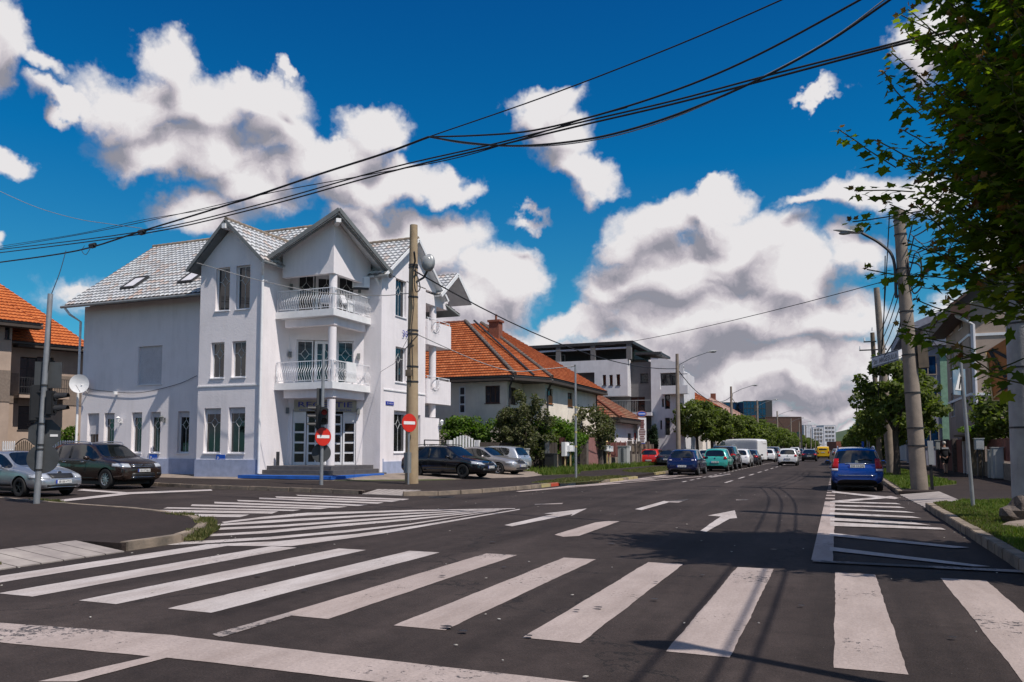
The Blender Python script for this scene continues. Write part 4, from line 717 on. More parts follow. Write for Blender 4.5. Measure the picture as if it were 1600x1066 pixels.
m = MB(); m.box(bxm-.1, bxm+.1, 29.2, 29.9, BA-.42, BA-.2); m.build('purlin_end', 'trim', H)
# prow gable over the loggia corner: ridge on the diagonal
Ap = Vector((-21.0, 30.4, 12.45)); Bk = Vector((-25.4, 34.8, 12.45)); Lp = Vector((-24.95, 29.9, 10.28)); Rp = Vector((-20.5, 34.35, 10.28)); sh_ = Vector((-3.4, 3.4, 0))
tiled(H, 'corner_roof', [Lp+sh_, Lp, Ap, Bk], 'tilew', under='trim'); tiled(H, 'corner_roof', [Rp, Rp+sh_, Bk, Ap], 'tilew', under='trim')
m = MB(); dn = Vector((.707, -.707, 0))*.05
for e in (Lp, Rp): m.bar(Ap+dn+Vector((0, 0, .05)), e+dn+Vector((0, 0, .0)), .06, .2); m.bar(Ap-dn*4+Vector((0, 0, -.14)), e-dn*4+Vector((0, 0, -.16)), .16, .08)
m.build('barge_board', 'grey', H)
m = MB(); m.obox(Ap+Vector((-.5, .5, -.42)), Vector((-.45, .45, 0)), Vector((.08, .08, 0)), (0, 0, .09)); m.build('purlin_end', 'trim', H)
# right block roof with gable towards the main street, lower rear roof
tiled(H, 'right_roof', [(-23.4, 33.75, 10.12), (-20.55, 33.75, 10.12), (-20.55, 37.1, 12.72), (-24.4, 37.1, 12.72)], 'tilew', under='trim'); tiled(H, 'right_roof', [(-20.55, 40.6, 10.0), (-24, 40.6, 10.0), (-24, 37.1, 12.72), (-20.55, 37.1, 12.72)], 'tilew', segs=3, under='trim')
m = MB(); ridge(m, (-26.2, 37.1, 12.78), (-20.55, 37.1, 12.78)); m.build('ridge_tiles', 'kerb', H)
m = MB(); m.bar((-20.5, 37.1, 12.68), (-20.5, 33.7, 10.06), .05, .15); m.bar((-20.5, 37.1, 12.68), (-20.5, 40.65, 9.95), .05, .15); m.build('barge_board', 'trim', H)
tiled(H, 'porch_roof', [(-22.4, 39.6, 10.15), (-20.45, 39.6, 10.15), (-20.45, 41.7, 11.75), (-22.4, 41.7, 11.75)], 'tilew', under='trim'); tiled(H, 'porch_roof', [(-20.45, 43.6, 10.3), (-22.4, 43.6, 10.3), (-22.4, 41.7, 11.75), (-20.45, 41.7, 11.75)], 'tilew', segs=3, under='trim')
m = MB(); m.bar((-20.4, 39.55, 10.1), (-20.4, 41.7, 11.72), .05, .2); m.bar((-20.4, 41.7, 11.72), (-20.4, 43.6, 10.3), .05, .2); m.build('barge_board', 'trim', H)
# gutters, downpipes
def half(mm, a, b, r=.075): mm.cyl(a, b, r, n=10)
for a, b in (((-38.35, EY-.07, EZ-.06), (-28.7, EY-.07, EZ-.06)), ((XL+.5, 29.25, BE-.06), (XL+.5, 30.6, BE-.06)), ((-21.1, 33.68, 10.05), (-20.35, 33.68, 10.05))): m = MB(); half(m, a, b); m.build('gutter', 'zinc', H)
for P_ in ([(-38.1, EY-.05, EZ-.1), (-37.9, EY+.1, EZ-.45), (-37.85, 30.85, EZ-.75), (-37.85, 30.85, .3)], [(XL+.45, 29.3, BE-.1), (XL+.25, 29.5, BE-.4), (XL+.1, 29.72, BE-.6), (XL+.1, 29.72, .35)], [(-21.05, 33.7, 10.0), (-21.05, 34.12, 9.6), (-21.05, 34.2, 1.2), (-21.05, 34.12, .3)]): m = MB(); m.tube(P_, .062, 10); m.build('downpipe', 'trim', H)
# skylights
for x in (-34.9, -30.9):
    t = (33.1-EY)/(RY-EY); zc = EZ+(RZ_-EZ)*.27; m = MB(); sl = Vector((0, RY-EY, RZ_-EZ)).normalized(); nr = Vector((0, -sl.z, sl.y)); c = Vector((x, EY+(RY-EY)*.27, zc))+nr*.1
    for a, b in ((-1, 0), (1, 0)): m.obox(c+X_*a*.44, X_*.05, sl*.65, nr*.06)
    for b in (-1, 1): m.obox(c+sl*b*.62, X_*.44, sl*.05, nr*.07)
    s = m.build('skylight', 'anthr', H); m = MB(); m.obox(c, X_*.4, sl*.6, nr*.02); m.build('pane', 'shutter', s)
# mounted things
m = MB(); P = [(-37.3+.85*.5*r_*math.cos(a)-.05*(1-r_**2), 30.45+.53*.5*r_*math.cos(a)+.09*(1-r_**2), 4.95+.5*r_*math.sin(a)) for r_ in (1, .75, .5, .25, .01) for a in np.linspace(0, 2*math.pi, 25)[:-1]]
m.add(P, [(i*24+k, i*24+(k+1) % 24, (i+1)*24+(k+1) % 24, (i+1)*24+k) for i in range(4) for k in range(24)]); m.tube([(-37.3, 30.98, 4.5), (-37.25, 30.55, 4.9)], .03); m.tube([(-37.15, 30.4, 4.5), (-36.95, 29.95, 4.85)], .015); m.build('satellite_dish', 'trim', H, smooth=True)
def lantern(x, y, z, n, col='grey'):
    n = Vector(n); p = Vector((x, y, z)); m = MB(); m.tube([p, p+n*.12+Vector((0, 0, -.12)), p+n*.22+Vector((0, 0, .02))], .018, 6); m.cyl(p+n*.22+Vector((0, 0, -.08)), p+n*.22+Vector((0, 0, .14)), .05, .1, 6); m.cyl(p+n*.22+Vector((0, 0, .14)), p+n*.22+Vector((0, 0, .24)), .12, .02, 6); m.obox(p+n*.01, Vector((-n.y, n.x, 0))*.05, n*.02, (0, 0, .12)); m.build('wall_lantern', col, H)
lantern(xs_(190, 31), 31, 2.95, (0, -1, 0), 'trim'); lantern(xs_(258, 31), 31, 2.95, (0, -1, 0)); lantern(XR, 40.2, 2.9, (1, 0, 0), 'trim')
for z, aa in ((3.35, (-.02, 3.38)), (6.1, (.05, 3.35)), (9.45, (.05, 3.35))):
    for a in aa:
        m = MB(); p = A_+dd*a+nn_*.1+Vector((0, 0, z)); m.obox(p, dd*.07, nn_*.09, (0, 0, .14)); m.build('wall_lantern', 'grey', H)
m = MB(); c = Vector((-21.75, 33.45, 9.75)); m.obox(c, dd*.42, nn_*.16, (0, 0, .27)); ac = m.build('air_conditioner', 'trim', H); m = MB(); m.obox(c+nn_*.165-dd*.1, dd*.24, nn_*.01, (0, 0, .21)); m.build('fan_grille', 'shutter', ac); m = MB(); m.obox(c-Vector((0, 0, .32)), dd*.38, nn_*.14, (0, 0, .025)); m.build('bracket', 'dsteel', ac)
def plaque(x, y, z, u, w, h, txt):
    u = Vector(u); n = u.cross(Vector((0, 0, 1))); c = Vector((x, y, z)); m = MB(); m.obox(c+n*.02, u*w/2, n*.015, (0, 0, h/2)); p = m.build('parking_plaque', 'plinth' if txt == '' else 'sblue', H); m = MB(); text_mesh(m, 'P', c+n*.036+u*(-w*.36)-Vector((0, 0, h*.22)), u, (0, 0, 1), h*.7); text_mesh(m, 'parcare', c+n*.036+u*(-w*.08)-Vector((0, 0, h*.12)), u, (0, 0, 1), h*.3); m.build('lettering', 'trim', p)
plaque(xs_(242, 31), 30.995, 1.02, (1, 0, 0), .5, .38, 'P'); plaque(xs_(347, 29.8), 29.79, 1.02, (1, 0, 0), .52, .38, 'P'); plaque(-21.62, 34.2, 1.35, (1, 0, 0), .6, .8, 'P')
m = MB(); m.obox((XR+.02, 34.85, 3.78), (.012, 0, 0), (0, .38, 0), (0, 0, .09)); sp_ = m.build('street_plate', 'inkblue', H); m = MB(); text_mesh(m, 'STR. ARGESULUI', (XR+.036, 34.55, 3.74), (0, 1, 0), (0, 0, 1), .1, width=.6); m.build('lettering', 'trim', sp_)
m = MB(); text_mesh(m, '39C', (XR+.03, 36.0, 7.32), (0, 1, 0), (0, 0, 1), .5, width=1.0, depth=.03); m.build('house_number', 'inkblue', H)
m = MB(); m.tube(spline([(-37.5, 30.93, 4.75), (-36, 30.93, 4.55), (-33.5, 30.93, 4.4), (-31, 30.93, 4.75), (-29.7, 30.93, 5.15)]), .014, 5); m.build('wall_cable', 'cable', H); m = MB(); m.obox((-35.1, 30.85, 4.42), (.05, 0, 0), (0, .12, 0), (0, 0, .08)); m.build('security_camera', 'trim', H)
for i, (x, y, z) in enumerate([(-22.6, 31.7, 8.03), (-21.7, 32.3, 8.03)]):
    t = thing('plastic_chair', ['white plastic chair on the upper balcony left of the column', 'white plastic chair on the upper balcony right of the column'][i], 'chair', (x, y, z), .6+i, 'white chairs on the upper balcony')
    m = MB(False); m.box(-.24, .24, -.22, .22, .42, .46); m.build('seat', 'pvc', t, bevel=.01)
    m = MB(False); m.slab([(-.24, .2, .46), (.24, .2, .46), (.2, .32, .9), (-.2, .32, .9)], (0, .03, 0)); m.build('backrest', 'pvc', t)
    for a, b in ((-.21, -.19), (.21, -.19), (-.21, .2), (.21, .2)): m = MB(False); m.bar((a, b, 0), (a, b, .42), .035); m.build('leg', 'pvc', t)
    for a in (-.25, .25): m = MB(False); m.bar((a, -.18, .64), (a, .24, .66), .04, .02); m.bar((a, -.18, .43), (a, -.18, .64), .03); m.build('armrest', 'pvc', t)
t = MB(); t.prism([(-25.2, 28.9), (-22.5, 28.9), (-20.3, 29.1), (-19.9, 32.8), (-20.4, 33.6), (-20.75, 33.6), (-20.75, 29.6), (-25.0, 29.55)], .16, .30); tag(t.build('carpet', 'bluemat'), 'bright blue carpet strip laid at the foot of the grey entrance steps', 'carpet')
t = MB(); t.ball((-25.95, 29.62, .9), .08)
# ================================================================= house behind, far left
ua = Vector((math.sin(math.radians(20)), math.cos(math.radians(20)), 0)); na = ua.cross(Vector((0, 0, 1)))
PA = Vector((-45.7, 35.4, 0)); PB = PA+ua*10
def inA(px_, py_, off=0):
    a = PA+na*off; q = onplane(px_, py_, a[:2], (a+ua)[:2]); return (q-a).dot(ua), q.z
HA = thing('beige_house', 'beige rendered house with bright orange tiled roofs behind the picket fence, far left', 'house', (-47, 38, .1))
m = MB(); s0 = inA(30, 600)[0]-4; hl = []
for (a, b, c, d) in ((32, 57, 557, 616), (58, 82, 557, 616), (29, 54, 634, 672)):
    x0, zt = inA(a, c); x1, zb = inA(b, d); hl.append((x0, x1, zb, zt))
wall(m, PA+ua*s0+Vector((0, 0, .1)), ua, 16, 8.0, [(a-s0, b-s0, c-.1, d-.1) for a, b, c, d in hl], .3)
off = 1.6; s1, zt = inA(20, 500, off); aw = inA(7, 532, off); aw2 = inA(16, 511, off)
wall(m, PA+na*off+ua*(s1-14)+Vector((0, 0, .1)), ua, 14, 8.9, [(aw[0]-(s1-14), aw2[0]-(s1-14), aw[1], aw2[1]-.1)], .3)
m.obox(PA+na*(off/2-.15)+ua*(s1-.15)+Vector((0, 0, 4.6)), ua*.149, na*(off/2-.16), (0, 0, 4.4)); m.obox(PA-na*4.2+ua*(s0+15.8)+Vector((0, 0, 4.1)), ua*.19, na*4, (0, 0, 4))
m.build('wall', 'tan', HA)
for k, (o_, sa, L, z0, z1) in enumerate([(0, s0, 16, 4.95, 6.1), (off, s1-14, 14, 4.95, 6.1)]):
    m = MB(); x = sa
    segs = [(sa, hl[0][0]-.05), (hl[1][1]+.05, sa+L)] if k == 0 else [(sa, sa+L)]
    for a, b in segs: m.obox(PA+na*(o_+.02)+ua*(a+b)/2+Vector((0, 0, (z0+z1)/2-.35)), ua*(b-a)/2, na*.018, (0, 0, (z1-z0)/2+.35))
    m.build('pebbledash_band', 'dtan', HA)
for i, (a, b, c, d) in enumerate(hl): window(HA, PA, ua, a, c, b-a, d-c, rec=.2, style='tilt', fr='anthr', sh=0, cols=2 if i < 2 else 1)
window(HA, PA+na*off, ua, aw[0], aw[1]+.1, aw2[0]-aw[0], aw2[1]-aw[1]-.1, rec=.15, style='plain', fr='anthr')
ez = inA(76, 541)[1]; e0 = inA(24, 536)[0]
ZV = lambda z: Vector((0, 0, z))
tiled(HA, 'roof', [PA+na*.9+ua*(e0-14)+ZV(ez), PA+na*.9+ua*(inA(140, 548)[0])+ZV(ez), PA-na*5+ua*inA(-12, 436, -5)[0]+ZV(inA(-12, 436, -5)[1]), PA-na*5+ua*(inA(-12, 436, -5)[0]-9)+ZV(inA(-12, 436, -5)[1])], 'tileo', tw=.22, th=.33, segs=4, amp=.02)
z2 = inA(68, 507, off+.9)[1]; q2 = inA(68, 507, off+.9)[0]
tiled(HA, 'porch_roof', [PA+na*(off+.9)+ua*(q2-16)+ZV(z2), PA+na*(off+.9)+ua*q2+ZV(z2), PA-na*1.2+ua*(q2-3.9)+ZV(z2+3.1), PA-na*1.2+ua*(q2-14)+ZV(z2+3.1)], 'tileo', tw=.22, th=.33, segs=4, amp=.02)
tiled(HA, 'porch_roof', [PA+na*(off+.9)+ua*q2+ZV(z2), PA-na*3+ua*q2+ZV(z2), PA-na*1.2+ua*(q2-3.9)+ZV(z2+3.1)], 'tileo', tw=.22, th=.33, segs=4, amp=.02)
m = MB(); m.obox(PA+na*.45+ua*(e0+7.7)+ZV(ez-.2), ua*7.8, na*.45, (0, 0, .06)); m.build('eave', 'soffit', HA)
m = MB(); m.obox(PA+na*(off+.45)+ua*(q2-7.8)+ZV(z2-.2), ua*7.8, na*.45, (0, 0, .08)); m.build('eave', 'soffit', HA)
a = inA(10, 478, -1.5); m = MB(); c = PA-na*1.5+ua*(a[0]-.6)+ZV(a[1]); m.obox(c, ua*.45, (na*-.77+ZV(.64))*.6, (na*.64+ZV(.77))*.06); m.build('skylight', 'anthr', HA)
b0 = inA(21, 618); b1 = inA(98, 620); m = MB(); m.obox(PA+na*.55+ua*(b0[0]+b1[0])/2+ZV(b0[1]-.08), ua*(b1[0]-b0[0])/2, na*.54, (0, 0, .09)); bal = m.build('balcony', 'tan', HA)
m = MB(); bl = b1[0]-b0[0]
for i in range(int(bl/.13)+1): p = PA+na*1.05+ua*(b0[0]+i*.13)+ZV(b0[1]); m.bar(p, p+ZV(1.05), .02)
for z in (.1, .5, 1.05): m.bar(PA+na*1.05+ua*b0[0]+ZV(b0[1]+z), PA+na*1.05+ua*b1[0]+ZV(b0[1]+z), .035)
m.build('railing', 'dsteel', bal)
m = MB(); m.slab([PA+na*.2+ua*(b0[0]+2.0)+ZV(7.0), PA+na*.2+ua*(b1[0]-.6)+ZV(7.0), PA+na*.95+ua*(b1[0]-.6)+ZV(5.45), PA+na*.95+ua*(b0[0]+2.0)+ZV(5.45)], na*.03); m.build('awning', 'anthr', HA)
m = MB(); m.box(-.001, .001, 0, 0, 0, 0)
def pickets(par, a, b, h, gap, w, col, name='pickets', z0=.12, arch=0, top=True):
    a, b = Vector((*a, z0)), Vector((*b, z0)); d = b-a; n = max(2, int(d.length/gap)); m = MB(); u = d.normalized(); nn = u.cross(Vector((0, 0, 1)))
    for i in range(n+1):
        t = i/n; hh = h+arch*math.sin(math.pi*t); p = a+d*t; m.obox(p+ZV(.08+(hh-.08)/2), u*w/2, nn*.012, (0, 0, (hh-.08)/2)); 
        if top: m.slab([p-u*w/2+ZV(hh)-nn*.012, p+u*w/2+ZV(hh)-nn*.012, p+ZV(hh+.07)-nn*.012], nn*.024)
    for z in (.3, h*.75): m.bar(a+nn*-.03+ZV(z), b+nn*-.03+ZV(z), .04, .08)
    return m.build(name, col, par)
fa = G(-60, 722, .12); fb = G(22, 722, .12); fc = G(50, 722, .12); fd = G(124, 722, .12)
fz = lambda p: (p[0]*1.0, p[1]*1.0)
L0 = Vector((-58, 31.5, 0)); def_ = None
FP = [onplane(x, 700, (-60, 29.4), (-38.2, 33.2)) for x in (-70, 22, 24, 52, 58, 120)]
t = thing('picket_fence', 'white picket fence in front of the beige house, left of the brown gate', 'fence', tuple(FP[0][:2])+(.12,)); pickets(t, FP[0][:2], FP[1][:2], 1.75, .15, .09, 'trim')
t = thing('garden_gate', 'brown arched slatted gate between two lengths of white picket fence', 'gate', tuple(FP[2][:2])+(.12,)); pickets(t, FP[2][:2], FP[3][:2], 1.45, .13, .08, 'wood', 'slats', arch=.35); m = MB()
P_ = [FP[2]+(FP[3]-FP[2])*k/10 for k in range(11)]; m.tube([Vector((p.x, p.y, .12+1.6+.35*math.sin(math.pi*k/10))) for k, p in enumerate(P_)], .035); m.build('frame', 'dsteel', t)
t = thing('picket_fence', 'white picket fence behind the brown car, reaching the corner of the white house', 'fence', tuple(FP[4][:2])+(.12,)); pickets(t, FP[4][:2], FP[5][:2], 1.8, .15, .09, 'trim')
# ================================================================= cream house with the orange hip roof
HB = thing('cream_house', 'cream two storey house with a red orange hipped roof and brick chimney behind the hedge', 'house', (-22, 50, .1))
Y0, Y1, X0, X1, X2 = 46.6, 49.2, -31, -19.3, -17.7; EB = 6.05
def hole(plane, o, a, b, c, d):   # px x0,x1,ytop,ybottom
    if plane == 'Y': p, q = atY(a, c, o), atY(b, d, o); return (p.x, q.x, q.z, p.z)
    p, q = atX(a, c, o), atX(b, d, o); return (p.y, q.y, q.z, p.z)
m = MB(); h1 = [hole('Y', Y0, 717, 727, 604, 646), hole('Y', Y0, 758, 781, 603, 630)]; h2 = [hole('X', X1, 793, 807, 604, 632)]; h3 = [hole('X', X2, 853, 864, 606, 632), hole('X', X2, 887, 895, 613, 636)]
wall(m, (X0, Y0, .1), X_, X1-X0, EB-.1, [(a-X0, b-X0, c-.1, d-.1) for a, b, c, d in h1], .3)
wall(m, (X1, Y0+.3, .1), Y_, Y1-Y0-.3, EB-.1, [(max(.15, a-Y0-.3), b-Y0-.3, c-.1, d-.1) for a, b, c, d in h2], .3); wall(m, (X1, Y1, .1), X_, X2-X1, EB-.1, (), .3)
wall(m, (X2, Y1+.3, .1), Y_, 12, EB-.1, [(a-Y1-.3, b-Y1-.3, c-.1, d-.1) for a, b, c, d in h3], .3); m.box(X0, X2, 61.2, 61.5, .1, EB); m.box(X0, X0+.3, Y0+.3, 61.2, .1, EB)
m.build('wall', 'cream', HB)
a, b, c, d = h1[0]; w_ = window(HB, (0, Y0, 0), X_, a, c, b-a, d-c, rec=.02, style='plain', sill=False, fw=.08)
for k in (1, 2): m = MB(); m.box(a+.06, b-.06, Y0-.01, Y0+.05, c+(d-c)*k/3-.05, c+(d-c)*k/3+.05); m.build('transom', 'pvc', w_)
a, b, c, d = h1[1]; window(HB, (0, Y0, 0), X_, a, c, b-a, d-c, rec=.08, style='plain', fr='brown', cols=3)
a, b, c, d = h2[0]; window(HB, (X1, 0, 0), Y_, max(a, Y0+.45), c, b-max(a, Y0+.45), d-c, rec=.08, style='plain', fr='brown', cols=3)
for a, b, c, d in h3: window(HB, (X2, 0, 0), Y_, a, c, b-a, d-c, rec=.1, style='plain', fr='brown', cols=2); m = MB(); m.obox((X2-.06, (a+b)/2, c+(d-c)*.28), (.03, 0, 0), (0, (b-a)/2-.03, 0), (0, 0, (d-c)*.27)); m.build('wooden_shutter', 'awning' if False else 'orange', HB)
A1 = Vector((X0-.7, Y0-.7, EB)); A2 = Vector((X1+.8, Y0-.7, EB)); A3 = Vector((X2+.7, Y1-.6, EB)); A4 = Vector((X2+.7, 62.2, EB)); T1 = atY(727, 503, 51.5); T2 = atY(752, 506, 53.5)
TL = Vector((-29.8, 51.5, T1.z)); 
tiled(HB, 'roof', [A1, A2, T1, Vector((-27.5, 51.4, T1.z))], 'tiler', tw=.2, th=.3, segs=4, amp=.012); tiled(HB, 'roof', [A2, A3, T2, T1], 'tiler', tw=.2, th=.3, segs=4, amp=.012); tiled(HB, 'roof', [A3, A4, Vector((T2.x+.3, 56.5, T2.z-.1)), T2], 'tiler', tw=.2, th=.3, segs=4, amp=.012)
tiled(HB, 'roof', [A4, Vector((X0-.7, 62.2, EB)), Vector((-27.5, 56.5, T1.z)), Vector((T2.x+.3, 56.5, T2.z-.1))], 'tiler', tw=.2, th=.3, segs=3, amp=.012)
for a, b in ((A2, T1), (A3, T2)): m = MB(); ridge(m, a+ZV(.1), b+ZV(.08), .13); m.build('hip_tiles', 'stone', HB)
m = MB(); ridge(m, T1, Vector((-27.5, 51.4, T1.z)), .12); m.build('ridge_tiles', 'brick', HB)
m = MB(); g0 = A2+(T1-A2)*0+Vector((1.0, .9, .1)); m.tube([(A2+A3)/2+ZV(.12), (T1+T2)/2+Vector((.1, -.1, .15))], .07); m.build('valley', 'anthr', HB)
cp = atY(775, 526, 52.0); m = MB(); m.box(cp.x-.38, cp.x+.38, 51.6, 52.3, cp.z-1.2, cp.z+1.0); ch = m.build('chimney', 'brick', HB); m = MB(); m.box(cp.x-.47, cp.x+.47, 51.5, 52.4, cp.z+1.001, cp.z+1.15); m.cyl((cp.x, 52, cp.z+1.15), (cp.x, 52, cp.z+1.6), .08); m.build('cap', 'brick', ch)
m = MB(); m.tube([T2+Vector((1.0, 2, 0)), T2+Vector((1.0, 2, 0)), T2+Vector((1.0, 2, .6)), T2+Vector((1.5, 2, .6))], .07); m.build('vent_pipe', 'cabinet', HB)
m = MB(); m.prism([(X0-.7, Y0-.7), (X1+.8, Y0-.7), (X2+.7, Y1-.6), (X2+.7, 62.2), (X0-.7, 62.2)], EB-.28, EB-.12); m.build('eave', 'soffit', HB)
for P_ in ([A2+Vector((-.1, 0, -.12)), (X1+.25, Y0-.2, EB-.6), (X1+.1, Y0-.1, .4)], [A3+Vector((0, .1, -.1)), (X2+.15, Y1+.1, EB-.8), (X2+.12, Y1+.1, .4)]): m = MB(); m.tube(P_, .07, 8); m.build('downpipe', 'anthr', HB)
# ================================================================= small red roofed house
HD = thing('small_house', 'low white bungalow with a mossy red roof and yellow awning beside the advertising column', 'house', (-18, 66, .1))
xd = -16.6; m = MB(); yd0, yd1 = 62.6, 70.5
sd = hole('X', xd, 981, 987, 677, 686)
wall(m, (xd, yd0, .1), Y_, yd1-yd0, 3.9, [(sd[0]-yd0, sd[1]-yd0, sd[2]-.1, sd[3]-.1)] if sd[0] > yd0 else (), .3); wall(m, (xd-9, yd0, .1), X_, 8.999, 3.9, (), .3); m.build('wall', 'white', HD)
if sd[0] > yd0: window(HD, (xd, 0, 0), Y_, sd[0], sd[2], sd[1]-sd[0], sd[3]-sd[2], rec=.1, style='plain', fr='brown')
rz1 = 3.95; T = Vector((-21.5, 66.2, 7.6))
tiled(HD, 'roof', [(xd+.7, yd0-.7, rz1), (xd+.7, yd1+.7, rz1), T+Vector((0, 1, 0)), T], 'tilem', tw=.25, th=.33, segs=4, amp=.015); tiled(HD, 'roof', [(xd-9.7, yd0-.7, rz1), (xd+.7, yd0-.7, rz1), T, T+Vector((-1, 0, 0))], 'tilem', tw=.25, th=.33, segs=4, amp=.015)
m = MB(); ridge(m, (xd+.7, yd0-.7, rz1+.08), T, .13); m.build('hip_tiles', 'brick', HD); m = MB(); m.box(xd-9.7, xd+.7, yd0-.7, yd1+.7, rz1-.35, rz1-.12); m.build('eave', 'soffit', HD)
aw0, aw1 = atX(942, 690, -17.0), atX(1000, 690, -17.0); m = MB(); az_ = aw0.z-.3
for i in range(8):
    a0, a1 = math.pi/2*i/8, math.pi/2*(i+1)/8; m.slab([(-18.2+1.4*math.sin(a0), aw0.y, az_+.7*math.cos(a0)), (-18.2+1.4*math.sin(a0), aw1.y, az_+.7*math.cos(a0)), (-18.2+1.4*math.sin(a1), aw1.y, az_+.7*math.cos(a1)), (-18.2+1.4*math.sin(a1), aw0.y, az_+.7*math.cos(a1))], (0, 0, .03))
m.build('awning', 'awning', HD)
q = atX(992, 682, xd+.05); m = MB(); m.box(xd+.02, xd+.06, q.y-.45, q.y+.45, q.z-.45, q.z+.45); sg = m.build('notice_board', 'pvc', HD); m = MB(); m.box(xd+.061, xd+.07, q.y-.33, q.y+.33, q.z-.3, q.z+.3); m.build('red_panel', 'sred', sg)
# ================================================================= modern apartment house
HC = thing('modern_apartments', 'modern white and grey apartment house with a dark penthouse terrace and stacked balconies', 'apartment house', (-20, 76, .1))
Yc = 70.9; Ym = 72.2
m = MB(); hw = [hole('Y', Yc, a, b, c, d) for a, b, c, d in ((941.5, 947, 586, 602), (952, 957.5, 586, 602), (963, 969, 585, 602))]; rec_ = hole('Y', Yc, 872, 929, 584, 610)
xw0 = -30; zb_, zt_ = 6.3, atY(980, 561, Yc).z; xw1 = atY(980.5, 590, Yc).x
wall(m, (xw0, Yc, zb_), X_, xw1-xw0, zt_-zb_, [(a-xw0, b-xw0, c-zb_, d-zb_) for a, b, c, d in hw]+[(rec_[0]-xw0, rec_[1]-xw0, rec_[2]-zb_, rec_[3]-zb_)], .3); m.box(xw1-.3, xw1, Yc+.3, Ym-.002, zb_, zt_); m.box(xw0, xw1-.301, Yc+.3, Ym-.002, zb_, zb_+.25); m.build('wall', 'mwhite', HC)
for a, b, c, d in hw: window(HC, (0, Yc, 0), X_, a, c, b-a, d-c, rec=.12, style='plain', fr='anthr')
m = MB(); xg1 = atY(1019, 600, Ym).x; hg = [hole('Y', Ym, 1000.5, 1013, 584, 598), hole('Y', Ym, 985, 1008, 620.5, 643), hole('Y', Ym, 944, 955, 624, 632)]
wall(m, (xw0, Ym, .1), X_, xg1-xw0, zt_-.3, [(a-xw0, b-xw0, c-.1, d-.1) for a, b, c, d in hg], .3); m.build('wall', 'mgrey', HC)
for i, (a, b, c, d) in enumerate(hg): window(HC, (0, Ym, 0), X_, a, c, b-a, d-c, rec=.12, style='plain', fr='anthr', cols=2 if i == 1 else 1, gl='glass')
m = MB(); m.box(xw0, xg1-1.2, Ym-1.4, Ym-.002, 4.45, 4.75); m.box(xg1-1.2, xg1+.2, Ym-1.4, Ym-.002, 4.45, 4.75); m.build('balcony_slab', 'mwhite', HC)
m = MB()
for i in range(90):
    x = xw0+i*.15
    if x < xg1: m.bar((x, Ym-1.35, 4.75), (x, Ym-1.35, 5.85), .02)
m.bar((xw0, Ym-1.35, 5.85), (xg1+.1, Ym-1.35, 5.85), .05); m.build('railing', 'cabinet', HC)
# white tower with side balconies
xt0 = xg1; xt1 = -12.6; zt2 = atY(1021, 560, Ym).z; yt = Ym-.5
m = MB(); tw_ = [hole('Y', yt, 1034, 1037.5, 623, 636), hole('Y', yt, 1031.5, 1034.5, 657, 671), hole('Y', yt, 1038.5, 1047, 617, 639), hole('Y', yt, 1039, 1047, 653, 680), hole('Y', yt, 1031.5, 1056, 583, 608)]
wall(m, (xt0, yt, .1), X_, xt1-xt0, zt2-1.0, [(max(.3, a-xt0), min(b-xt0, xt1-xt0-.3), c-.1, d-.1) for a, b, c, d in tw_], .4); m.box(xt0, xt0+.3, yt+.4, yt+8, .1, zt2); m.box(xt0+.301, xt1-.41, yt+.401, yt+6, zt2-1.3, zt2-1.05); m.slab([(xt0, yt+.001, zt2-1), (xt0+1.3, yt+.001, zt2-1), (xt0+1.3, yt+.001, zt2-.15), (xt0, yt+.001, zt2)], (0, .4, 0)); m.slab([(xt0+1.301, yt+.001, zt2-1), (xt1, yt+.001, zt2-1), (xt1, yt+.001, zt2-.75), (xt0+1.301, yt+.001, zt2-.15)], (0, .4, 0)); m.build('tower', 'mwhite', HC)
for i, (a, b, c, d) in enumerate(tw_): window(HC, (0, yt, 0), X_, max(xt0+.3, a), c, min(b, xt1-.3)-max(xt0+.3, a), d-c, rec=.3 if i < 4 else .38, style='tilt' if i in (2, 3) else 'plain', fr='anthr', sill=False, cols=1 if i < 4 else 3)
m = MB(); m.box(xt0+1.1, xt1+.5, yt-.9, yt-.002, 6.35, 6.6); m.box(xt0+1.1, xt1+.5, yt-.9, yt-.8, 6.6, 7.1); m.build('balcony', 'mwhite', HC)
m = MB(); m.bar((xt0+1.1, yt-.85, 8.1), (xt1+.5, yt-.85, 8.1), .05); 
for i in range(12): m.bar((xt0+1.1+i*.16, yt-.85, 7.1), (xt0+1.1+i*.16, yt-.85, 8.1), .02)
m.build('railing', 'dsteel', HC)
m = MB(); m.box(xt1-.4, xt1, yt+.4, yt+6, .1, 8.4); m.build('side_wall', 'mwhite', HC)
m = MB(); m.box(xw0, xg1-.8, Ym+.3, Ym+9, zt_, zt_+.1); pz = zt_+.1
m.box(xw0, -17.6, Ym+1.8, Ym+2.0, pz, 11.0); m.box(-17.8, -17.6, Ym+2.0, Ym+8, pz, 11.0); m.build('penthouse', 'anthr', HC)
m = MB(); m.slab([(xw0, Ym-1.3, 11.05), (-17.0, Ym-1.3, 11.05), (-17.0, Ym+8, 11.05), (xw0, Ym+8, 11.05)], (0, 0, .28)); m.build('roof', 'anthr', HC)
for x in (-24.2, -20.8, -17.4): m = MB(); m.box(x-.22, x+.22, Yc+.05, Yc+.45, zt_+.003, 11.05); m.build('post', 'mwhite' if False else 'mgrey', HC)
m = MB(); m.box(-30, -17.6, Yc+.1, Yc+.3, 10.65, 10.8); m.build('beam', 'shutter', HC)
window(HC, (0, Ym+1.8, 0), X_, -26.5, 9.6, 2.0, 1.1, rec=-.02, style='plain', cols=2, fr='shutter', sill=False)
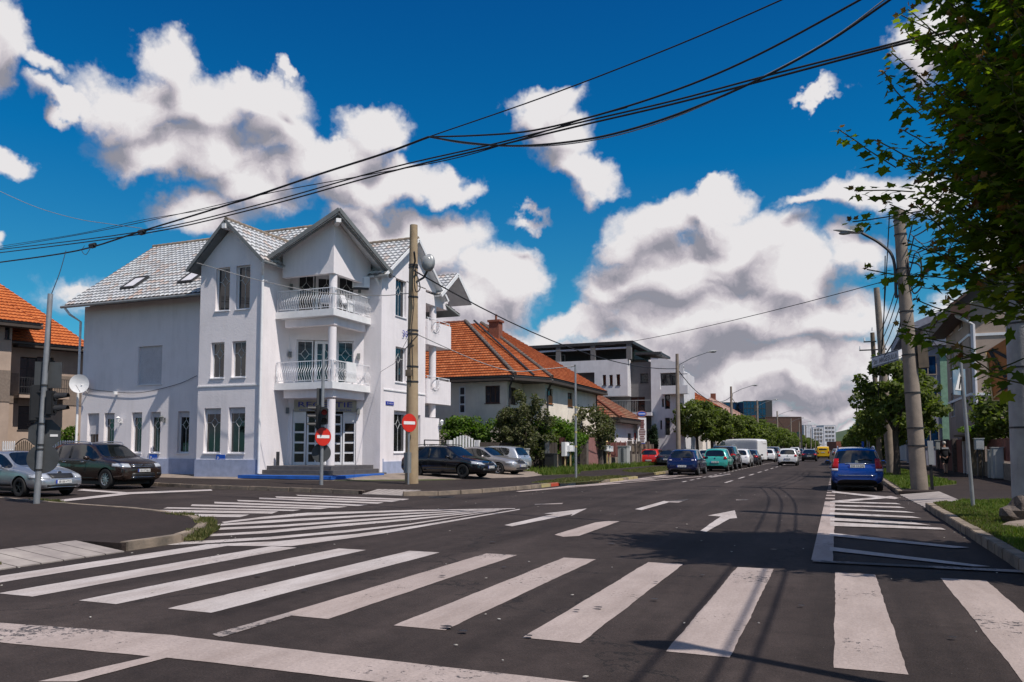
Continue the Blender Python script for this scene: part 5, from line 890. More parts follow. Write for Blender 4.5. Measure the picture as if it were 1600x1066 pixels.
m = MB(); m.slab([(-17.0, Ym-.6, 10.1), (-14.6, Ym-.6, 10.05), (-14.6, Ym+4, 10.05), (-17.0, Ym+4, 10.1)], (0, 0, .22)); m.build('canopy', 'anthr', HC)
m = MB()
for i in range(26): x = xw1+.1+i*.11; m.bar((x, Ym+.12, zt_-.2), (x, Ym+.12, zt_+.75), .03)
m.bar((xw1, Ym+.12, zt_+.75), (xg1, Ym+.12, zt_+.75), .06); m.build('terrace_railing', 'gategreen', HC)
m = MB(); m.box(-13.3, -13.0, yt+.5, yt+6.2, .1, .2); m.build('dark_plinth', 'anthr', HC)
# ================================================================= far house with orange roof, towers, brown block, distant flats
def hipped(name, label, x0, x1, y0, y1, ez_, rz_, wallm, roofm, wins=(), o=.6, mm=1.0):
    t = thing(name, label, 'house', ((x0+x1)/2, (y0+y1)/2, .1)); m = MB(); m.box(x0, x1, y0, y1, .1, ez_); m.build('wall', wallm, t)
    cx, cy = (x0+x1)/2, (y0+y1)/2; dx, dy = (x1-x0)/2, (y1-y0)/2; r = max(dx, dy)-min(dx, dy)
    a = (cx, cy-r, rz_) if dy > dx else (cx-r, cy, rz_); b = (cx, cy+r, rz_) if dy > dx else (cx+r, cy, rz_)
    c = [(x0-o, y0-o, ez_), (x1+o, y0-o, ez_), (x1+o, y1+o, ez_), (x0-o, y1+o, ez_)]
    if dy > dx: fs = [[c[0], c[1], a], [c[1], c[2], b, a], [c[2], c[3], b], [c[3], c[0], a, b]]
    else: fs = [[c[0], c[1], b, a], [c[1], c[2], b], [c[2], c[3], a, b], [c[3], c[0], a]]
    for f in fs: tiled(t, 'roof', f, roofm, tw=.3*mm, th=.4*mm, segs=3, amp=.015, under='soffit')
    m = MB(); m.box(cx-.4, cx+.4, cy-.3, cy+.3, rz_-.6, rz_+.9); m.build('chimney', 'brick', t)
    for (pl, a, z, w, h) in wins:
        if pl == 'X': window(t, (x1, 0, 0), Y_, a, z, w, h, rec=-.05, style='plain', sill=False, cols=2)
        else: window(t, (0, y0, 0), X_, a, z, w, h, rec=-.05, style='plain', sill=False, cols=2)
    return t
hx = hipped('orange_roof_house', 'tall cream house with an orange hipped roof between street trees beyond the apartment house', -22.5, -13.2, 86, 98, 6.3, 9.6, 'cream', 'tiler', [('X', 88, 4.2, 1.1, 1.5), ('X', 92, 4.2, 1.1, 1.5), ('X', 88, 1.2, 1.1, 1.5), ('Y', -15.3, 4.2, 1.2, 1.5), ('Y', -15.3, 1.2, 1.2, 1.5)])
hipped('village_house', 'pale pink low house with a light roof half hidden by the street trees', -24, -14, 128, 144, 6.4, 9.8, 'tan', 'tilep', [('X', 132, 3.8, 1.4, 1.5)])
hipped('village_house', 'small cream house with a red roof far along the left row of trees', -22, -14, 188, 202, 5.5, 8.4, 'cream', 'tiler')
def slabat(px0, px1, fw):    # ground span for a picture interval at a forward distance
    r = []
    for p in (px0, px1): lat = (p-800)/FPX*fw; r.append((lat*math.cos(YAW)-fw*math.sin(YAW), lat*math.sin(YAW)+fw*math.cos(YAW)))
    return r
def tower(name, label, px0, px1, py, fw, m_, side=8, depth=16, cat='office tower', nx=6, nz=7, seam='anthr'):
    (xa, ya), (xb, yb) = slabat(px0, px1, fw); H_ = EYE+(701-py)*fw/FPX; a, b = Vector((xa, ya, 0)), Vector((xb, yb, 0)); u = (b-a).normalized(); n = u.cross(Vector((0, 0, 1))); L = (b-a).length
    t = thing(name, label, cat, (xa, ya, 0)); m = MB(); m.obox((a+b)/2-n*depth/2+ZV(H_/2), u*L/2, n*depth/2, (0, 0, H_/2)); m.build('wall', m_, t)
    s = MB()
    for i in range(nx+1): s.obox(a+u*(L*i/nx)+n*.06+ZV(H_/2), u*.10, n*.05, (0, 0, H_/2))
    for k in range(nz+1): s.obox((a+b)/2+n*.055+ZV(H_*k/nz), u*L/2, n*.04, (0, 0, .12))
    s.build('facade_grid', seam, t); return t, a, u, n, L, H_
t, a, u, n, L, H_ = tower('glass_tower', 'larger blue glass office tower beyond the street lamps', 1162, 1197, 627, 420, 'tglass')
m = MB(); m.obox(a+u*(L+1.7)-n*8+ZV(H_/2+.3), u*1.7, n*8, (0, 0, H_/2+.3)); m.build('service_core', 'anthr', t); m = MB(); m.obox(a+u*L*.55+n*.1+ZV(H_*.86), u*.9, n*.06, (0, 0, 1.6)); m.build('logo_panel', 'anthr', t)
t, a, u, n, L, H_ = tower('glass_tower', 'smaller blue glass office tower showing behind the orange roofed house', 1128, 1152, 629, 430, 'tglass', nx=4)
m = MB(); m.obox(a+u*(L+1.2)-n*6+ZV(H_/2-2), u*1.4, n*5, (0, 0, H_/2-2)); m.build('service_core', 'shutter', t)
t, a, u, n, L, H_ = tower('brown_block', 'long building with a brown metal roof band behind the street trees', 1196, 1252, 652, 235, 'brown', nx=1, nz=1, cat='building', seam='brown')
m = MB()
for k in range(6): m.obox(a+u*(L*(k+.5)/6)+n*.1+ZV(H_*.52), u*.5, n*.05, (0, 0, .8))
m.build('window', 'glass', t)
m = MB(); m.obox(a+u*L/2+n*.2+ZV(2.9), u*L/2, n*.1, (0, 0, 2.9)); m.build('lower_wall', 'anthr', t)
for i, (p0, p1, py, fw, mm_, lab) in enumerate([(1256, 1268, 664, 420, 'shutter', 'narrow grey block of flats just past the brown roofed building'), (1270, 1286, 668, 600, 'mwhite', 'white stepped block of flats in the distance, left one of the pair'), (1287, 1305, 664.5, 640, 'mwhite', 'white block of flats with dark window slots, nearest the hill'), (1306, 1318, 690, 520, 'brick', 'low red roofed building at the far end of the street'), (1322, 1345, 690, 560, 'cream', 'low pale building at the far end of the street left of the blue car roof')]):
    t, a, u, n, L, H_ = tower('distant_flats', lab, p0, p1, py, fw, mm_, cat='building', nx=3, nz=4, seam='shutter' if i < 3 else mm_)
    if i in (1, 2):
        for k in range(4):
            for q in range(3): m = MB(); m.obox(a+u*L*(.22+.28*q)+n*.15+ZV(H_*(.9-.16*k)), u*L*.10, n*.1, (0, 0, .8)); m.build('window', 'mgrey', t)
# ================================================================= right side buildings
HR = thing('grey_gable_house', 'grey rendered house with a pink tiled roof and dark timber eaves behind the fence, right', 'house', (14, 50, .1))
xr = 7.6; yr = 55.0; ye = 65.7; ytop = 10.2; m = MB()
def hX(a, b, c, d): p, q = atX(a, c, xr), atX(b, d, xr); return (q.y, p.y, q.z, p.z)
wr = [hX(1484, 1491, 546, 588), hX(1498, 1505, 538, 582), hX(1484, 1490, 505, 518), hX(1498, 1504, 497, 511), hX(1486, 1492, 615, 650)]
wall(m, (xr, ye, .1), -Y_, ye-yr, ytop-.1, [(ye-b, ye-a, c-.1, d-.1) for a, b, c, d in wr], .3)
wall(m, (xr+.3, yr, .1), X_, 12, ytop-.1, [(3.2, 4.2, 5.2, 7.0)], .3); gable(m, (xr, yr, 0), X_, [(0, ytop), (12, ytop), (6, ytop+4.9)], .3); m.build('wall', 'tan', HR)
for a, b, c, d in wr: window(HR, (xr, 0, 0), -Y_, -b, c, b-a, d-c, rec=.12, style='plain', cols=2)
for z in (4.7, 8.3): m = MB(); m.box(xr-.05, xr-.003, yr-.05, ye, z, z+.16); m.box(xr-.003, xr+12, yr-.05, yr-.003, z, z+.16); m.build('string_course', 'trim', HR)
tiled(HR, 'roof', [(xr-1.0, ye+.8, ytop), (xr-1.0, yr-1.0, ytop), (xr+6, yr-1.0, ytop+5.4), (xr+6, ye+.8, ytop+5.4)], 'tilep', tw=.25, th=.3, segs=4, amp=.012, under='brown')
tiled(HR, 'roof', [(xr+12.6, yr-1, ytop), (xr+12.6, ye+.8, ytop), (xr+6, ye+.8, ytop+5.4), (xr+6, yr-1, ytop+5.4)], 'tilep', tw=.25, th=.3, segs=3, amp=.012, under='brown')
m = MB(); m.tube([(xr-.95, yr-.6, ytop-.1), (xr-.6, yr-.4, ytop-.7), (xr+.2, yr-.12, ytop-1.2), (xr+.2, yr-.12, .2)], .13, 8); m.build('downpipe', 'shutter', HR)
m = MB(); m.box(xr-1.05, xr-.01, yr-1, ye+.8, ytop-.6, ytop-.12); m.build('eave', 'brown', HR)
HG = thing('mint_house', 'grey and mint green house with blue windows, left of the grey gabled house', 'house', (12, 80, .1))
m = MB(); m.box(6.2, 16, 74, 86, .1, 10.0); m.build('wall', 'violet', HG); m = MB(); m.box(8.05, 9.4, 73.9, 73.997, .12, 9.8); m.build('mint_panel', 'green', HG)
for z in (1.6, 4.9, 7.6): window(HG, (0, 74, 0), X_, 6.5, z, 1.3, 1.6, rec=-.06, style='plain', gl='tglass', fr='tan', cols=2)
m = MB(); m.slab([(5.2, 73, 10.9), (8.2, 73, 12.2), (8.2, 87, 12.2), (5.2, 87, 10.9)], (0, 0, .6)); m.box(8.2, 14, 73.5, 86, 12.2, 12.75); m.build('roof', 'violet', HG); m = MB(); m.box(7.0, 14, 75, 84, 10.3, 12.19); m.build('attic_wall', 'white', HG); m = MB(); m.box(6.0, 16, 73.6, 86.3, 10.001, 10.3); m.build('cornice', 'violet', HG)
hipped('far_white_house', 'pale house with a low roof glimpsed behind the right hand street trees', 7, 18, 96, 108, 7.0, 9.4, 'mwhite', 'tilem')
hipped('right_row_house', 'cream house farther along the right pavement behind the trees', 6.5, 16, 120, 134, 6.0, 9.0, 'cream', 'tiler')
# ================================================================= fences, gates, boxes on the left
def boards(name, par, a, b, z0, h, n, col, t=.03):
    a, b = Vector((*a, z0)), Vector((*b, z0)); d = (b-a); u = d.normalized(); nn = u.cross(Vector((0, 0, 1))); m = MB(); w = d.length/n
    for i in range(n): m.obox(a+u*w*(i+.5)+ZV(h/2), u*(w/2-.008), nn*t/2*(1+.3*(i % 2)), (0, 0, h/2+random.uniform(-.01, .01)))
    return m.build(name, col, par)
def pier(par, x, y, h, w=.28, m_='stone'): m = MB(); m.box(x-w/2, x+w/2, y-w/2, y+w/2, .1, h); return m.build('pier', m_, par, bevel=.02)
fx = lambda Y: -16.5+(Y-46)*.02
lm = [(858, 873, 'grey wooden panel'),]
def at_f(px_, X=-16.4): return atX(px_, 700, X).y
# hedge fence behind the three parked cars
t = thing('arched_gate', 'white arched slatted gate between the white house and the hedge', 'gate', (-19.5, 43.5, .12)); a_, b_ = onplane(701, 700, (-21, 43), (-15, 45.5)), onplane(747, 700, (-21, 43), (-15, 45.5)); pickets(t, a_[:2], b_[:2], 1.75, .165, .115, 'trim', arch=.42, top=False); 
for q in (a_, b_): m = MB(); m.box(q.x-.1, q.x+.1, q.y-.1, q.y+.1, .1, 2.0); m.build('post', 'trim', t)
t = thing('board_fence', 'dark weathered board fence below the hedge behind the silver hatchback', 'fence', (-17, 45, .12)); q0 = (b_.x+.12, b_.y); q1 = (-15.9, 46.4); boards('boards', t, q0, q1, .12, 1.75, 26, 'soffit')
segs = [('panel_fence', 'short fence panel with grey post carrying the first pale meter box', 858, 879, -16.3, 'stoneb', 1.0),
        ('green_gate', 'dark green sheet gate with a white notice, left of the faded pink gate', 883, 898, -16.3, 'gategreen', 2.1), ('pink_gate', 'faded pink double leaf metal gate with lighter lower panels', 915, 934, -16.1, 'gatepink', 2.15), ('brown_fence', 'reddish brown slatted fence on a low stone base under the yellow awning', 948, 979, -15.9, 'gatebrown', 2.05), ('concrete_fence', 'grey concrete post fence with stone infill beside the cypress', 984, 1024, -15.2, 'stoneb', 1.0)]
for i, (nm, lab, p0, p1, X, col, h) in enumerate(segs):
    ya, yb = at_f(p0, X), at_f(p1, X); t = thing(nm, lab, 'gate' if 'gate' in nm else 'fence', (X, ya, .12)); L_ = yb-ya
    if nm == 'brown_fence':
        boards('slats', t, (X, ya), (X, yb), .85, h-.9, int(L_/.35), col); m = MB(); m.box(X-.2, X+.12, ya, yb, .1, .84); m.build('stone_base', 'stoneb', t)
        for k in range(4): y = ya+L_*(k+.5)/4; m = MB(); m.box(X+.05, X+.11, y-.04, y+.04, .9, 2.1); m.build('batten', 'gatepink', t)
    elif nm == 'concrete_fence':
        for k in range(7): pier(t, X, ya+L_*k/6, 2.1 if k % 2 == 0 else 1.9, .34)
        m = MB(); m.box(X-.12, X+.1, ya, yb, .1, 1.05); m.build('infill', 'stoneb', t); m = MB(); m.box(X-.08, X+.02, ya, yb, 1.25, 1.85); m.build('boards', 'wood', t)
    else: boards('panel', t, (X, ya), (X, yb), .12, h, max(2, int(L_/.5)), col); 
    if nm == 'pink_gate':
        m = MB(); m.box(X+.03, X+.06, ya+.1, yb-.1, .2, 1.1); m.build('lower_panel', 'gatepink', t)
        for y in (ya-.35, yb+.4): pier(t, X, y, 2.25, .5)
        pier(t, X, yb+1.3, 2.2, .45)
    if nm == 'green_gate': m = MB(); m.box(X+.04, X+.07, yb-1.3, yb-.3, 1.25, 2.0); nb = m.build('notice', 'trim', t); m = MB(); m.box(X+.071, X+.08, yb-1.0, yb-.7, 1.7, 1.85); m.box(X+.071, X+.08, yb-.95, yb-.65, 1.4, 1.5); m.build('print', 'ink', nb); pier(t, X, ya-.4, 2.2, .4, 'gatebrown')
    if nm == 'panel_fence': m = MB(); m.box(X-.1, X+.1, ya-.5, ya-.25, .1, 2.2); m.build('post', 'zinc', t)
def box_on_post(name, label, px_, py0, py1, X, w, col='cabinet', post=True, d=.25, grp=None):
    p = atX(px_, py1, X); q = atX(px_, py0, X); t = thing(name, label, 'meter box', (X, p.y, .12), 0, grp); m = MB(); m.box(X-d/2, X+d/2, p.y-w/2, p.y+w/2, p.z, q.z); m.build('housing', col, t, bevel=.012)
    m = MB(); m.box(X+d/2, X+d/2+.012, p.y-w*.4, p.y+w*.4, p.z+.05, q.z-.05); m.build('door', col, t)
    if post: m = MB(); m.bar((X-.03, p.y, .1), (X-.03, p.y, p.z), .07); m.build('pipe', 'awning', t)
    return t
box_on_post('meter_box', 'tall narrow white box on the grey fence post', 883.5, 691, 713, -15.9, .85, 'trim'); box_on_post('meter_box', 'squat white box on a yellow pipe between the tall white box and the green gate', 892, 696, 706, -15.7, 1.2, 'trim')
box_on_post('meter_box', 'small white box just right of the pink gate piers', 949, 696, 705, -15.6, .9, 'trim'); box_on_post('meter_box', 'small white box with dark slot, second right of the pink gate', 953.5, 697, 706, -15.5, .8, 'trim'); box_on_post('meter_box', 'grey white box above the tall street cabinet by the brown fence', 981, 697, 705, -15.2, 1.0, 'trim')
def cabinet(label, px_, py, X, w, h, d=.4, cat='utility cabinet', graf=False):
    y = atX(px_, py, X).y; y = G(px_, py, .12)[1] if X is None else y; t = thing('utility_cabinet', label, cat, (X, y, .12)); m = MB(); m.box(X-d/2, X+d/2, y-w/2, y+w/2, .16, h); m.build('housing', 'cabinet', t, bevel=.015)
    m = MB(); m.box(X-d/2+.02, X+d/2-.02, y-w/2+.02, y+w/2-.02, .1, .159); m.build('base', 'conc', t); m = MB(); m.box(X-d/2-.04, X+d/2+.04, y-w/2-.04, y+w/2+.04, h+.002, h+.06); m.build('lid', 'cabinet', t)
    m = MB(); m.box(X-d*.3, X+d*.3, y-w/2-.012, y-w/2-.001, .25, h-.1); m.build('door', 'cabinet', t)
    if graf:
        m = MB()
        for k in range(7): z = .5+k*.15; m.tube(spline([(X-.12, y-w/2-.02, z), (X+.03, y-w/2-.02, z+.08), (X-.05, y-w/2-.02, z+.12), (X+.13, y-w/2-.02, z+.05)], 3), .018, 4)
        m.build('graffiti', 'ink', t)
    return t
cabinet('white street cabinet with black scribbled graffiti before the brown fence', 975, 727, -14.9, 1.0, 1.65, .7, graf=True)
cabinet('grey street cabinet at the foot of the dark garden tree, left of the bin', 813, 735, -16.9, .55, 1.45, .9)
# wheelie bin
bx_, by_ = G(861, 737, .13); t = thing('wheelie_bin', 'black wheelie bin standing in long grass by the green fence', 'bin', (bx_, by_, .14)); m = MB(False); m.slab([(-.26, -.28, .08), (.26, -.28, .08), (.30, -.34, 1.0), (-.30, -.34, 1.0)], (0, .62, 0)); m.build('body', 'bin', t, bevel=.02)
m = MB(False); m.box(-.32, .32, -.37, .37, 1.0, 1.08); m.build('lid', 'bin', t, bevel=.02)
for x in (-.25, .25): m = MB(False); m.cyl((x-.03, .3, .1), (x+.03, .3, .1), .1); m.build('wheel', 'rubber', t)
m = MB(False); m.bar((-.25, .4, 1.02), (.25, .4, 1.02), .04); m.build('handle', 'bin', t)
# advertising column ------------------------------------------------------
ax, ay = -15.9, at_f(1003, -15.9); t = thing('advertising_column', 'white advertising column with an oval badge on top and rows of dark red text', 'sign', (ax, ay, .12)); zt = atX(1003, 653, ax).z; zb = .3
uu = Vector((math.cos(YAW), math.sin(YAW), 0)); nn2 = uu.cross(ZV(1)); c0 = Vector((ax, ay, 0)); wv = .37
m = MB(); m.obox(c0+ZV((zb+zt)/2), uu*wv, nn2*.2, (0, 0, (zt-zb)/2)); m.build('panel', 'trim', t)
m = MB(); rnd = random.Random(4)
for k in range(34):
    z = zt-.25-k*.155
    if z < 1.0: break
    if 14 <= k <= 15: continue
    L_ = rnd.uniform(.4, .85); m.obox(c0+nn2*.205+ZV(z), uu*L_*wv, nn2*.006, (0, 0, .05 if k > 4 else .065))
m.build('text_rows', 'gatebrown', t); m = MB(); m.obox(c0+nn2*.206+ZV(zt-2.35), uu*wv*.98, nn2*.008, (0, 0, .12)); m.build('blue_stripe', 'inkblue', t)
m = MB(); cz = zt+.33; m.cyl(c0-nn2*.1+ZV(cz), c0+nn2*.1+ZV(cz), .44, n=32); 
ovl = m
for i in range(len(ovl.v)):
    v = Vector(ovl.v[i]); dz = v.z-cz; ovl.v[i] = (v.x, v.y, cz+dz*.66)
bd = ovl.build('badge', 'gatepink', t); m = MB(); m.cyl(c0+nn2*.1+ZV(cz+.08), c0+nn2*.13+ZV(cz+.08), .36, n=28)
for i in range(len(m.v)): v = Vector(m.v[i]); m.v[i] = (v.x, v.y, cz-.03+(v.z-cz)*.5)
m.build('badge_field', 'sblue', bd)
m = MB(); m.obox(c0+nn2*.14+ZV(cz), uu*.3, nn2*.01, (0, 0, .03)); m.build('badge_band', 'trim', bd)
# ================================================================= right fence with gate, boxes
t = thing('red_brown_fence', 'dark red brown board fence on a low stone wall along the right pavement', 'fence', (6.9, 44, .12))
boards('boards', t, (6.95, 38.5), (7.0, 46.2), .95, 1.0, 44, 'gatebrown'); m = MB(); m.box(6.85, 7.15, 30, 46.3, .1, .85); m.build('stone_base', 'stoneb', t); boards('boards', t, (6.95, 30), (6.95, 38.4), .95, 1.0, 44, 'gatebrown')
for y in (46.5, 48.6, 51.5): pier(t, 6.75, y, 2.15, .32, 'wood')
t = thing('fence_gate', 'dark red gate with pale posts beside the walking person', 'gate', (6.6, 50, .12)); boards('boards', t, (6.7, 48.8), (6.7, 51.3), .12, 1.85, 12, 'gatebrown'); m = MB(); m.box(6.5, 6.6, 49.5, 49.75, .12, 1.9); m.build('post', 'mwhite', t); m = MB(); m.box(6.5, 6.6, 50.7, 50.95, .12, 1.9); m.build('post', 'mwhite', t)
t = thing('red_brown_fence', 'dark fence continuing behind the walking person towards the street trees', 'fence', (6.6, 54, .12)); boards('boards', t, (6.6, 51.7), (6.5, 64), .12, 1.9, 60, 'gatebrown')
for y in (54, 58, 62): pier(t, 6.5, y, 2.1, .3)
m = MB(); m.box(6.2, 7.2, 46.4, 51.8, 2.16, 2.26); tag(m.build('gate_canopy', 'wood'), 'narrow weathered timber canopy over the right hand gate posts', 'canopy')
def rbox(label, px0, px1, py0, py1, Y, d=.35, legs=True):
    a, b = atY(px0, py0, Y), atY(px1, py1, Y); t = thing('meter_cabinet', label, 'meter cabinet', ((a.x+b.x)/2, Y, .12)); m = MB(); m.box(a.x, b.x, Y, Y+d, b.z, a.z); m.build('housing', 'cabinet', t, bevel=.012); m = MB(); m.box(a.x+.05, b.x-.05, Y-.014, Y-.001, b.z+.05, a.z-.05); m.build('door', 'cabinet', t)
    m = MB(); m.box(a.x-.03, b.x+.03, Y-.03, Y+d+.03, a.z+.001, a.z+.04); m.build('lid', 'cabinet', t)
    if legs: m = MB(); m.bar(((a.x+b.x)/2-.1, Y+.1, .1), ((a.x+b.x)/2-.1, Y+.1, b.z), .05); m.build('leg', 'dsteel', t); m = MB(); m.bar(((a.x+b.x)/2+.1, Y+.1, .1), ((a.x+b.x)/2+.1, Y+.1, b.z), .05); m.build('leg', 'dsteel', t)
rbox('grey meter cabinet on legs against the red brown fence', 1523, 1538, 686, 703, 42.2); rbox('tall pale street cabinet standing on the right pavement', 1550, 1570, 700, 748, 41.3, .5, False); rbox('narrow lower pale cabinet touching the tall one on its left', 1544, 1549.5, 704, 747, 42.2, .4, False)
a = atY(1464, 696, 47.5); rbox('small white meter box on the gate post left of the person', 1461, 1469, 689, 703, 48.2, .2, False)
# orange banner on the near concrete pole -----------------------------------
t = thing('banner', 'orange banner with dark brush strokes hanging beside the near concrete pole', 'banner', (2.8, 19.9, 3)); ab = [(1541, 549), (1582, 523), (1585, 626), (1552, 626)]; pa, pb = (3.05, 26.0), (4.4, 24.6); P4 = [onplane(x, y, pa, pb) for x, y in ab]
m = MB(); dv = Vector((.02, .02, 0)); m.slab(P4, dv); m.build('cloth', 'orange', t); nb = Vector((-.5, -.85, 0)).normalized()
Q = lambda x, y, e=.03: onplane(x, y, pa, pb)+nb*e
m = MB(); m.bar(Q(1547, 548), Q(1572, 590), .09, .01, up=nb); m.bar(Q(1550, 546), Q(1580, 562), .08, .01, up=nb); m.slab([Q(1556, 615), Q(1583, 594), Q(1583, 604)], nb*.008); m.build('brush_stroke', 'ink', t)
m = MB(); m.bar(Q(1553, 622), Q(1583, 598), .035, .01, up=nb); m.bar(Q(1552, 626), Q(1586, 626), .05, .03); m.bar(Q(1541, 549), Q(1552, 626), .04, .03); m.build('hem', 'awning', t)
# ================================================================= poles, lamps, signs, signals
def lamp_head(par, p, d, L=.75, col='cabinet'):
    d = Vector(d).normalized(); s = d.cross(ZV(1)); p = Vector(p); m = MB()
    for k, (a, w, h) in enumerate([(0, .05, .05), (.12, .10, .07), (.35, .15, .10), (.6, .14, .09), (.85, .08, .05), (1, .02, .02)]):
        q = p+d*a*L
        for j in range(8): an = j*math.pi/4; m.v.append(tuple(q+s*w*math.cos(an)+ZV(1)*(h*math.sin(an) if math.sin(an) > 0 else h*.6*math.sin(an))))
    m.f = [(k*8+j, k*8+(j+1) % 8, (k+1)*8+(j+1) % 8, (k+1)*8+j) for k in range(5) for j in range(8)]+[tuple(range(8)), tuple(range(47, 39, -1))]; m.m = [0]*len(m.f)
    o = m.build('lamp_head', col, par, smooth=True); m = MB(); m.ball(p+d*L*.55-ZV(.05), .13, 0, 6, (1.9 if abs(d.x) > .5 else .9, 1.9 if abs(d.y) > .5 else .9, .55)); m.build('bowl', 'lampglass', o, smooth=True); return o
def street_lamp(x, y, h, label, grp, r=.2, arm=2.4, rise=.75, low=None):
    t = thing('street_lamp', label, 'street lamp', (x, y, .1), 0, grp); m = MB(); m.cyl((x, y, .05), (x, y, h), r, r*.62, 16); m.build('pole', 'conc', t, smooth=True)
    m = MB(); top = Vector((x, y, h-.95)); m.tube([top+Vector((r*.7, 0, -.3)), top+Vector((r*.9, 0, .1)), top+Vector((arm*.5, 0, rise*.8)), top+Vector((arm, 0, rise*1.3))], .035, 6); m.build('arm', 'steel', t)
    lamp_head(t, top+Vector((arm, 0, rise*1.3)), (1, 0, .12)); return t
base = None
ys = [63.3, 98.9, 129, 168, 209]; tops = [553, 604, 625.7, 642.6, 653.8]; xsn = [1060, 1144, 1184.5, 1215.5, 1236.7]
for i, (y, tp, xp) in enumerate(zip(ys, tops, xsn)):
    X = atY(xp, 700, y).x; h = atY(xp, tp, y).z
    street_lamp(X, y, h, ['concrete street lamp nearest on the left, in front of the modern apartments', 'second concrete street lamp on the left, standing behind the teal hatchback', 'third concrete street lamp on the left, before the larger glass tower', 'fourth concrete street lamp, at the left end of the brown roofed building', 'fifth, bare topped concrete street lamp, before the brown roofed building'][i], 'street lamps along the left kerb')
for i, y in enumerate([245, 285, 330, 380, 440, 510]):
    street_lamp(-10+i*.35, y, 9.3, 'distant lamp in the far left row, number %s past the bare topped one' % ['one', 'two', 'three', 'four', 'five', 'six'][i], 'far street lamps in the left row', arm=2.6)
# concrete pole with lamp in front of the white house
gx, gy = G(643, 755, .14); h = hgt(646, 352, (gx, gy)); t = thing('concrete_pole', 'tall round concrete pole with iron bands and a grey lamp, before the white house', 'pole', (gx, gy, .1))
m = MB(); m.cyl((gx, gy, .05), (gx, gy, h), .27, .155, 24); m.build('pole', 'concw', t, smooth=True)
for z in (4.15, 4.75, 6.05, 6.2, 7.55, 8.75, 8.85): m = MB(); rr = .27-.115*z/h; m.cyl((gx, gy, z-.03), (gx, gy, z+.03), rr+.02, n=20); m.build('band', 'dsteel', t)
m = MB(); m.tube([(gx+.1, gy-.15, 8.8), (gx+.3, gy-.4, 8.9), (gx+.42, gy-.7, 9.2)], .04); m.build('bracket', 'dsteel', t)
lp0 = onplane(671, 413, (gx, gy), (gx+2, gy+.8)); m = MB(); m.ball((lp0.x, lp0.y-.2, lp0.z), .3, 0, 9, (.8, .6, 1.1)); lh = m.build('lamp_head', 'lampglass', t, smooth=True); m = MB(); m.ball((lp0.x+.03, lp0.y-.08, lp0.z+.04), .31, 0, 9, (.82, .5, 1.15)); m.build('housing', 'zinc', lh, smooth=True); m = MB(); m.tube([(lp0.x-.02, lp0.y-.1, lp0.z-.25), (lp0.x-.2, lp0.y-.1, lp0.z-.55), (gx+.15, gy-.05, lp0.z-.75)], .045, 7); m.build('arm', 'dsteel', t)
m = MB(); m.tube(spline([(gx+.12, gy-.2, 8.7), (gx+.42, gy-.35, 8.2), (gx+.5, gy-.35, 7.8), (gx+.3, gy-.3, 7.7), (gx+.22, gy-.3, 8.1), (gx+.35, gy-.4, 8.7)]), .022, 6); m.tube([(gx+.12, gy-.22, 8.7), (gx+.1, gy-.24, 7.9), (gx+.18, gy-.25, 7.2), (gx+.1, gy-.28, 6.3), (gx+.18, gy-.28, 4.2)], .018, 5); m.build('cable_loop', 'cable', t)
m = MB(); m.bar((gx-.15, gy-.3, 5.45), (gx+.35, gy-.25, 5.95), .03); m.bar((gx+.0, gy-.3, 5.2), (gx+.14, gy-.3, 5.9), .03); m.build('hook', 'dsteel', t)
m = MB(); m.box(gx-.12, gx+.12, gy-.36, gy-.24, 4.35, 4.6); m.build('junction_box', 'wood', t)
m = MB(); m.cyl((gx+.05, gy-.42, .55), (gx+.05, gy-.42, 1.35), .15, n=14); tag(m.build('litter_bin', 'zinc'), 'small grey cylindrical litter bin strapped low to the concrete pole before the white house', 'litter bin')
# right lamp post
rx, ry = G(1437, 765, .12); h = 9.75; t = thing('street_lamp', 'thick concrete lamp post carrying the street name plate on the right pavement', 'street lamp', (rx, ry, .1))
m = MB(); m.cyl((rx, ry, .05), (rx, ry, h), .27, .18, 24); m.build('pole', 'conc', t, smooth=True)
for z in (1.6, 2.2, 3.4, 4.7, 6.2, 7.7, 8.9, 9.4): m = MB(); m.cyl((rx, ry, z-.02), (rx, ry, z+.02), .29-.1*z/h+.012, n=20); m.build('band', 'dsteel', t)
am = onplane(1411, 430, (rx-2, ry), (rx+2, ry)); ah = onplane(1362, 361, (rx-2, ry), (rx+2, ry)); m = MB(); ax0 = rx-.28
m.tube(spline([(ax0, ry-.05, hgt(1408, 465, (rx, ry))), (ax0, ry-.05, hgt(1405, 405, (rx, ry))), (ax0-.35, ry-.05, hgt(1395, 380, (rx, ry))), (ah.x, ry-.05, ah.z)]), .05, 8); m.build('arm', 'dsteel', t)
lamp_head(t, (ah.x, ry-.05, ah.z), (-1, 0, .25), .95)
m = MB(); m.obox((ah.x-.15, ry-.05, ah.z+.16), (.22, 0, 0), (0, .12, 0), (0, 0, .1)); m.build('ballast_box', 'cabinet', t)
pl, pr_ = onplane(1370, 560, (rx-2.4, ry+.6), (rx, ry)), onplane(1412, 549, (rx-2.4, ry+.6), (rx, ry)); u = (pr_-pl); u.z = u.z*.0; u.normalize(); up_ = ZV(1); 
uu_ = (pr_-pl).normalized(); nn_ = uu_.cross(ZV(1)).normalized(); c = (pl+pr_)/2-ZV(.1); m = MB(); m.obox(c, uu_*(pr_-pl).length/2, nn_*.02, (0, 0, .19)); sg = m.build('street_name_plate', 'shutter', t)
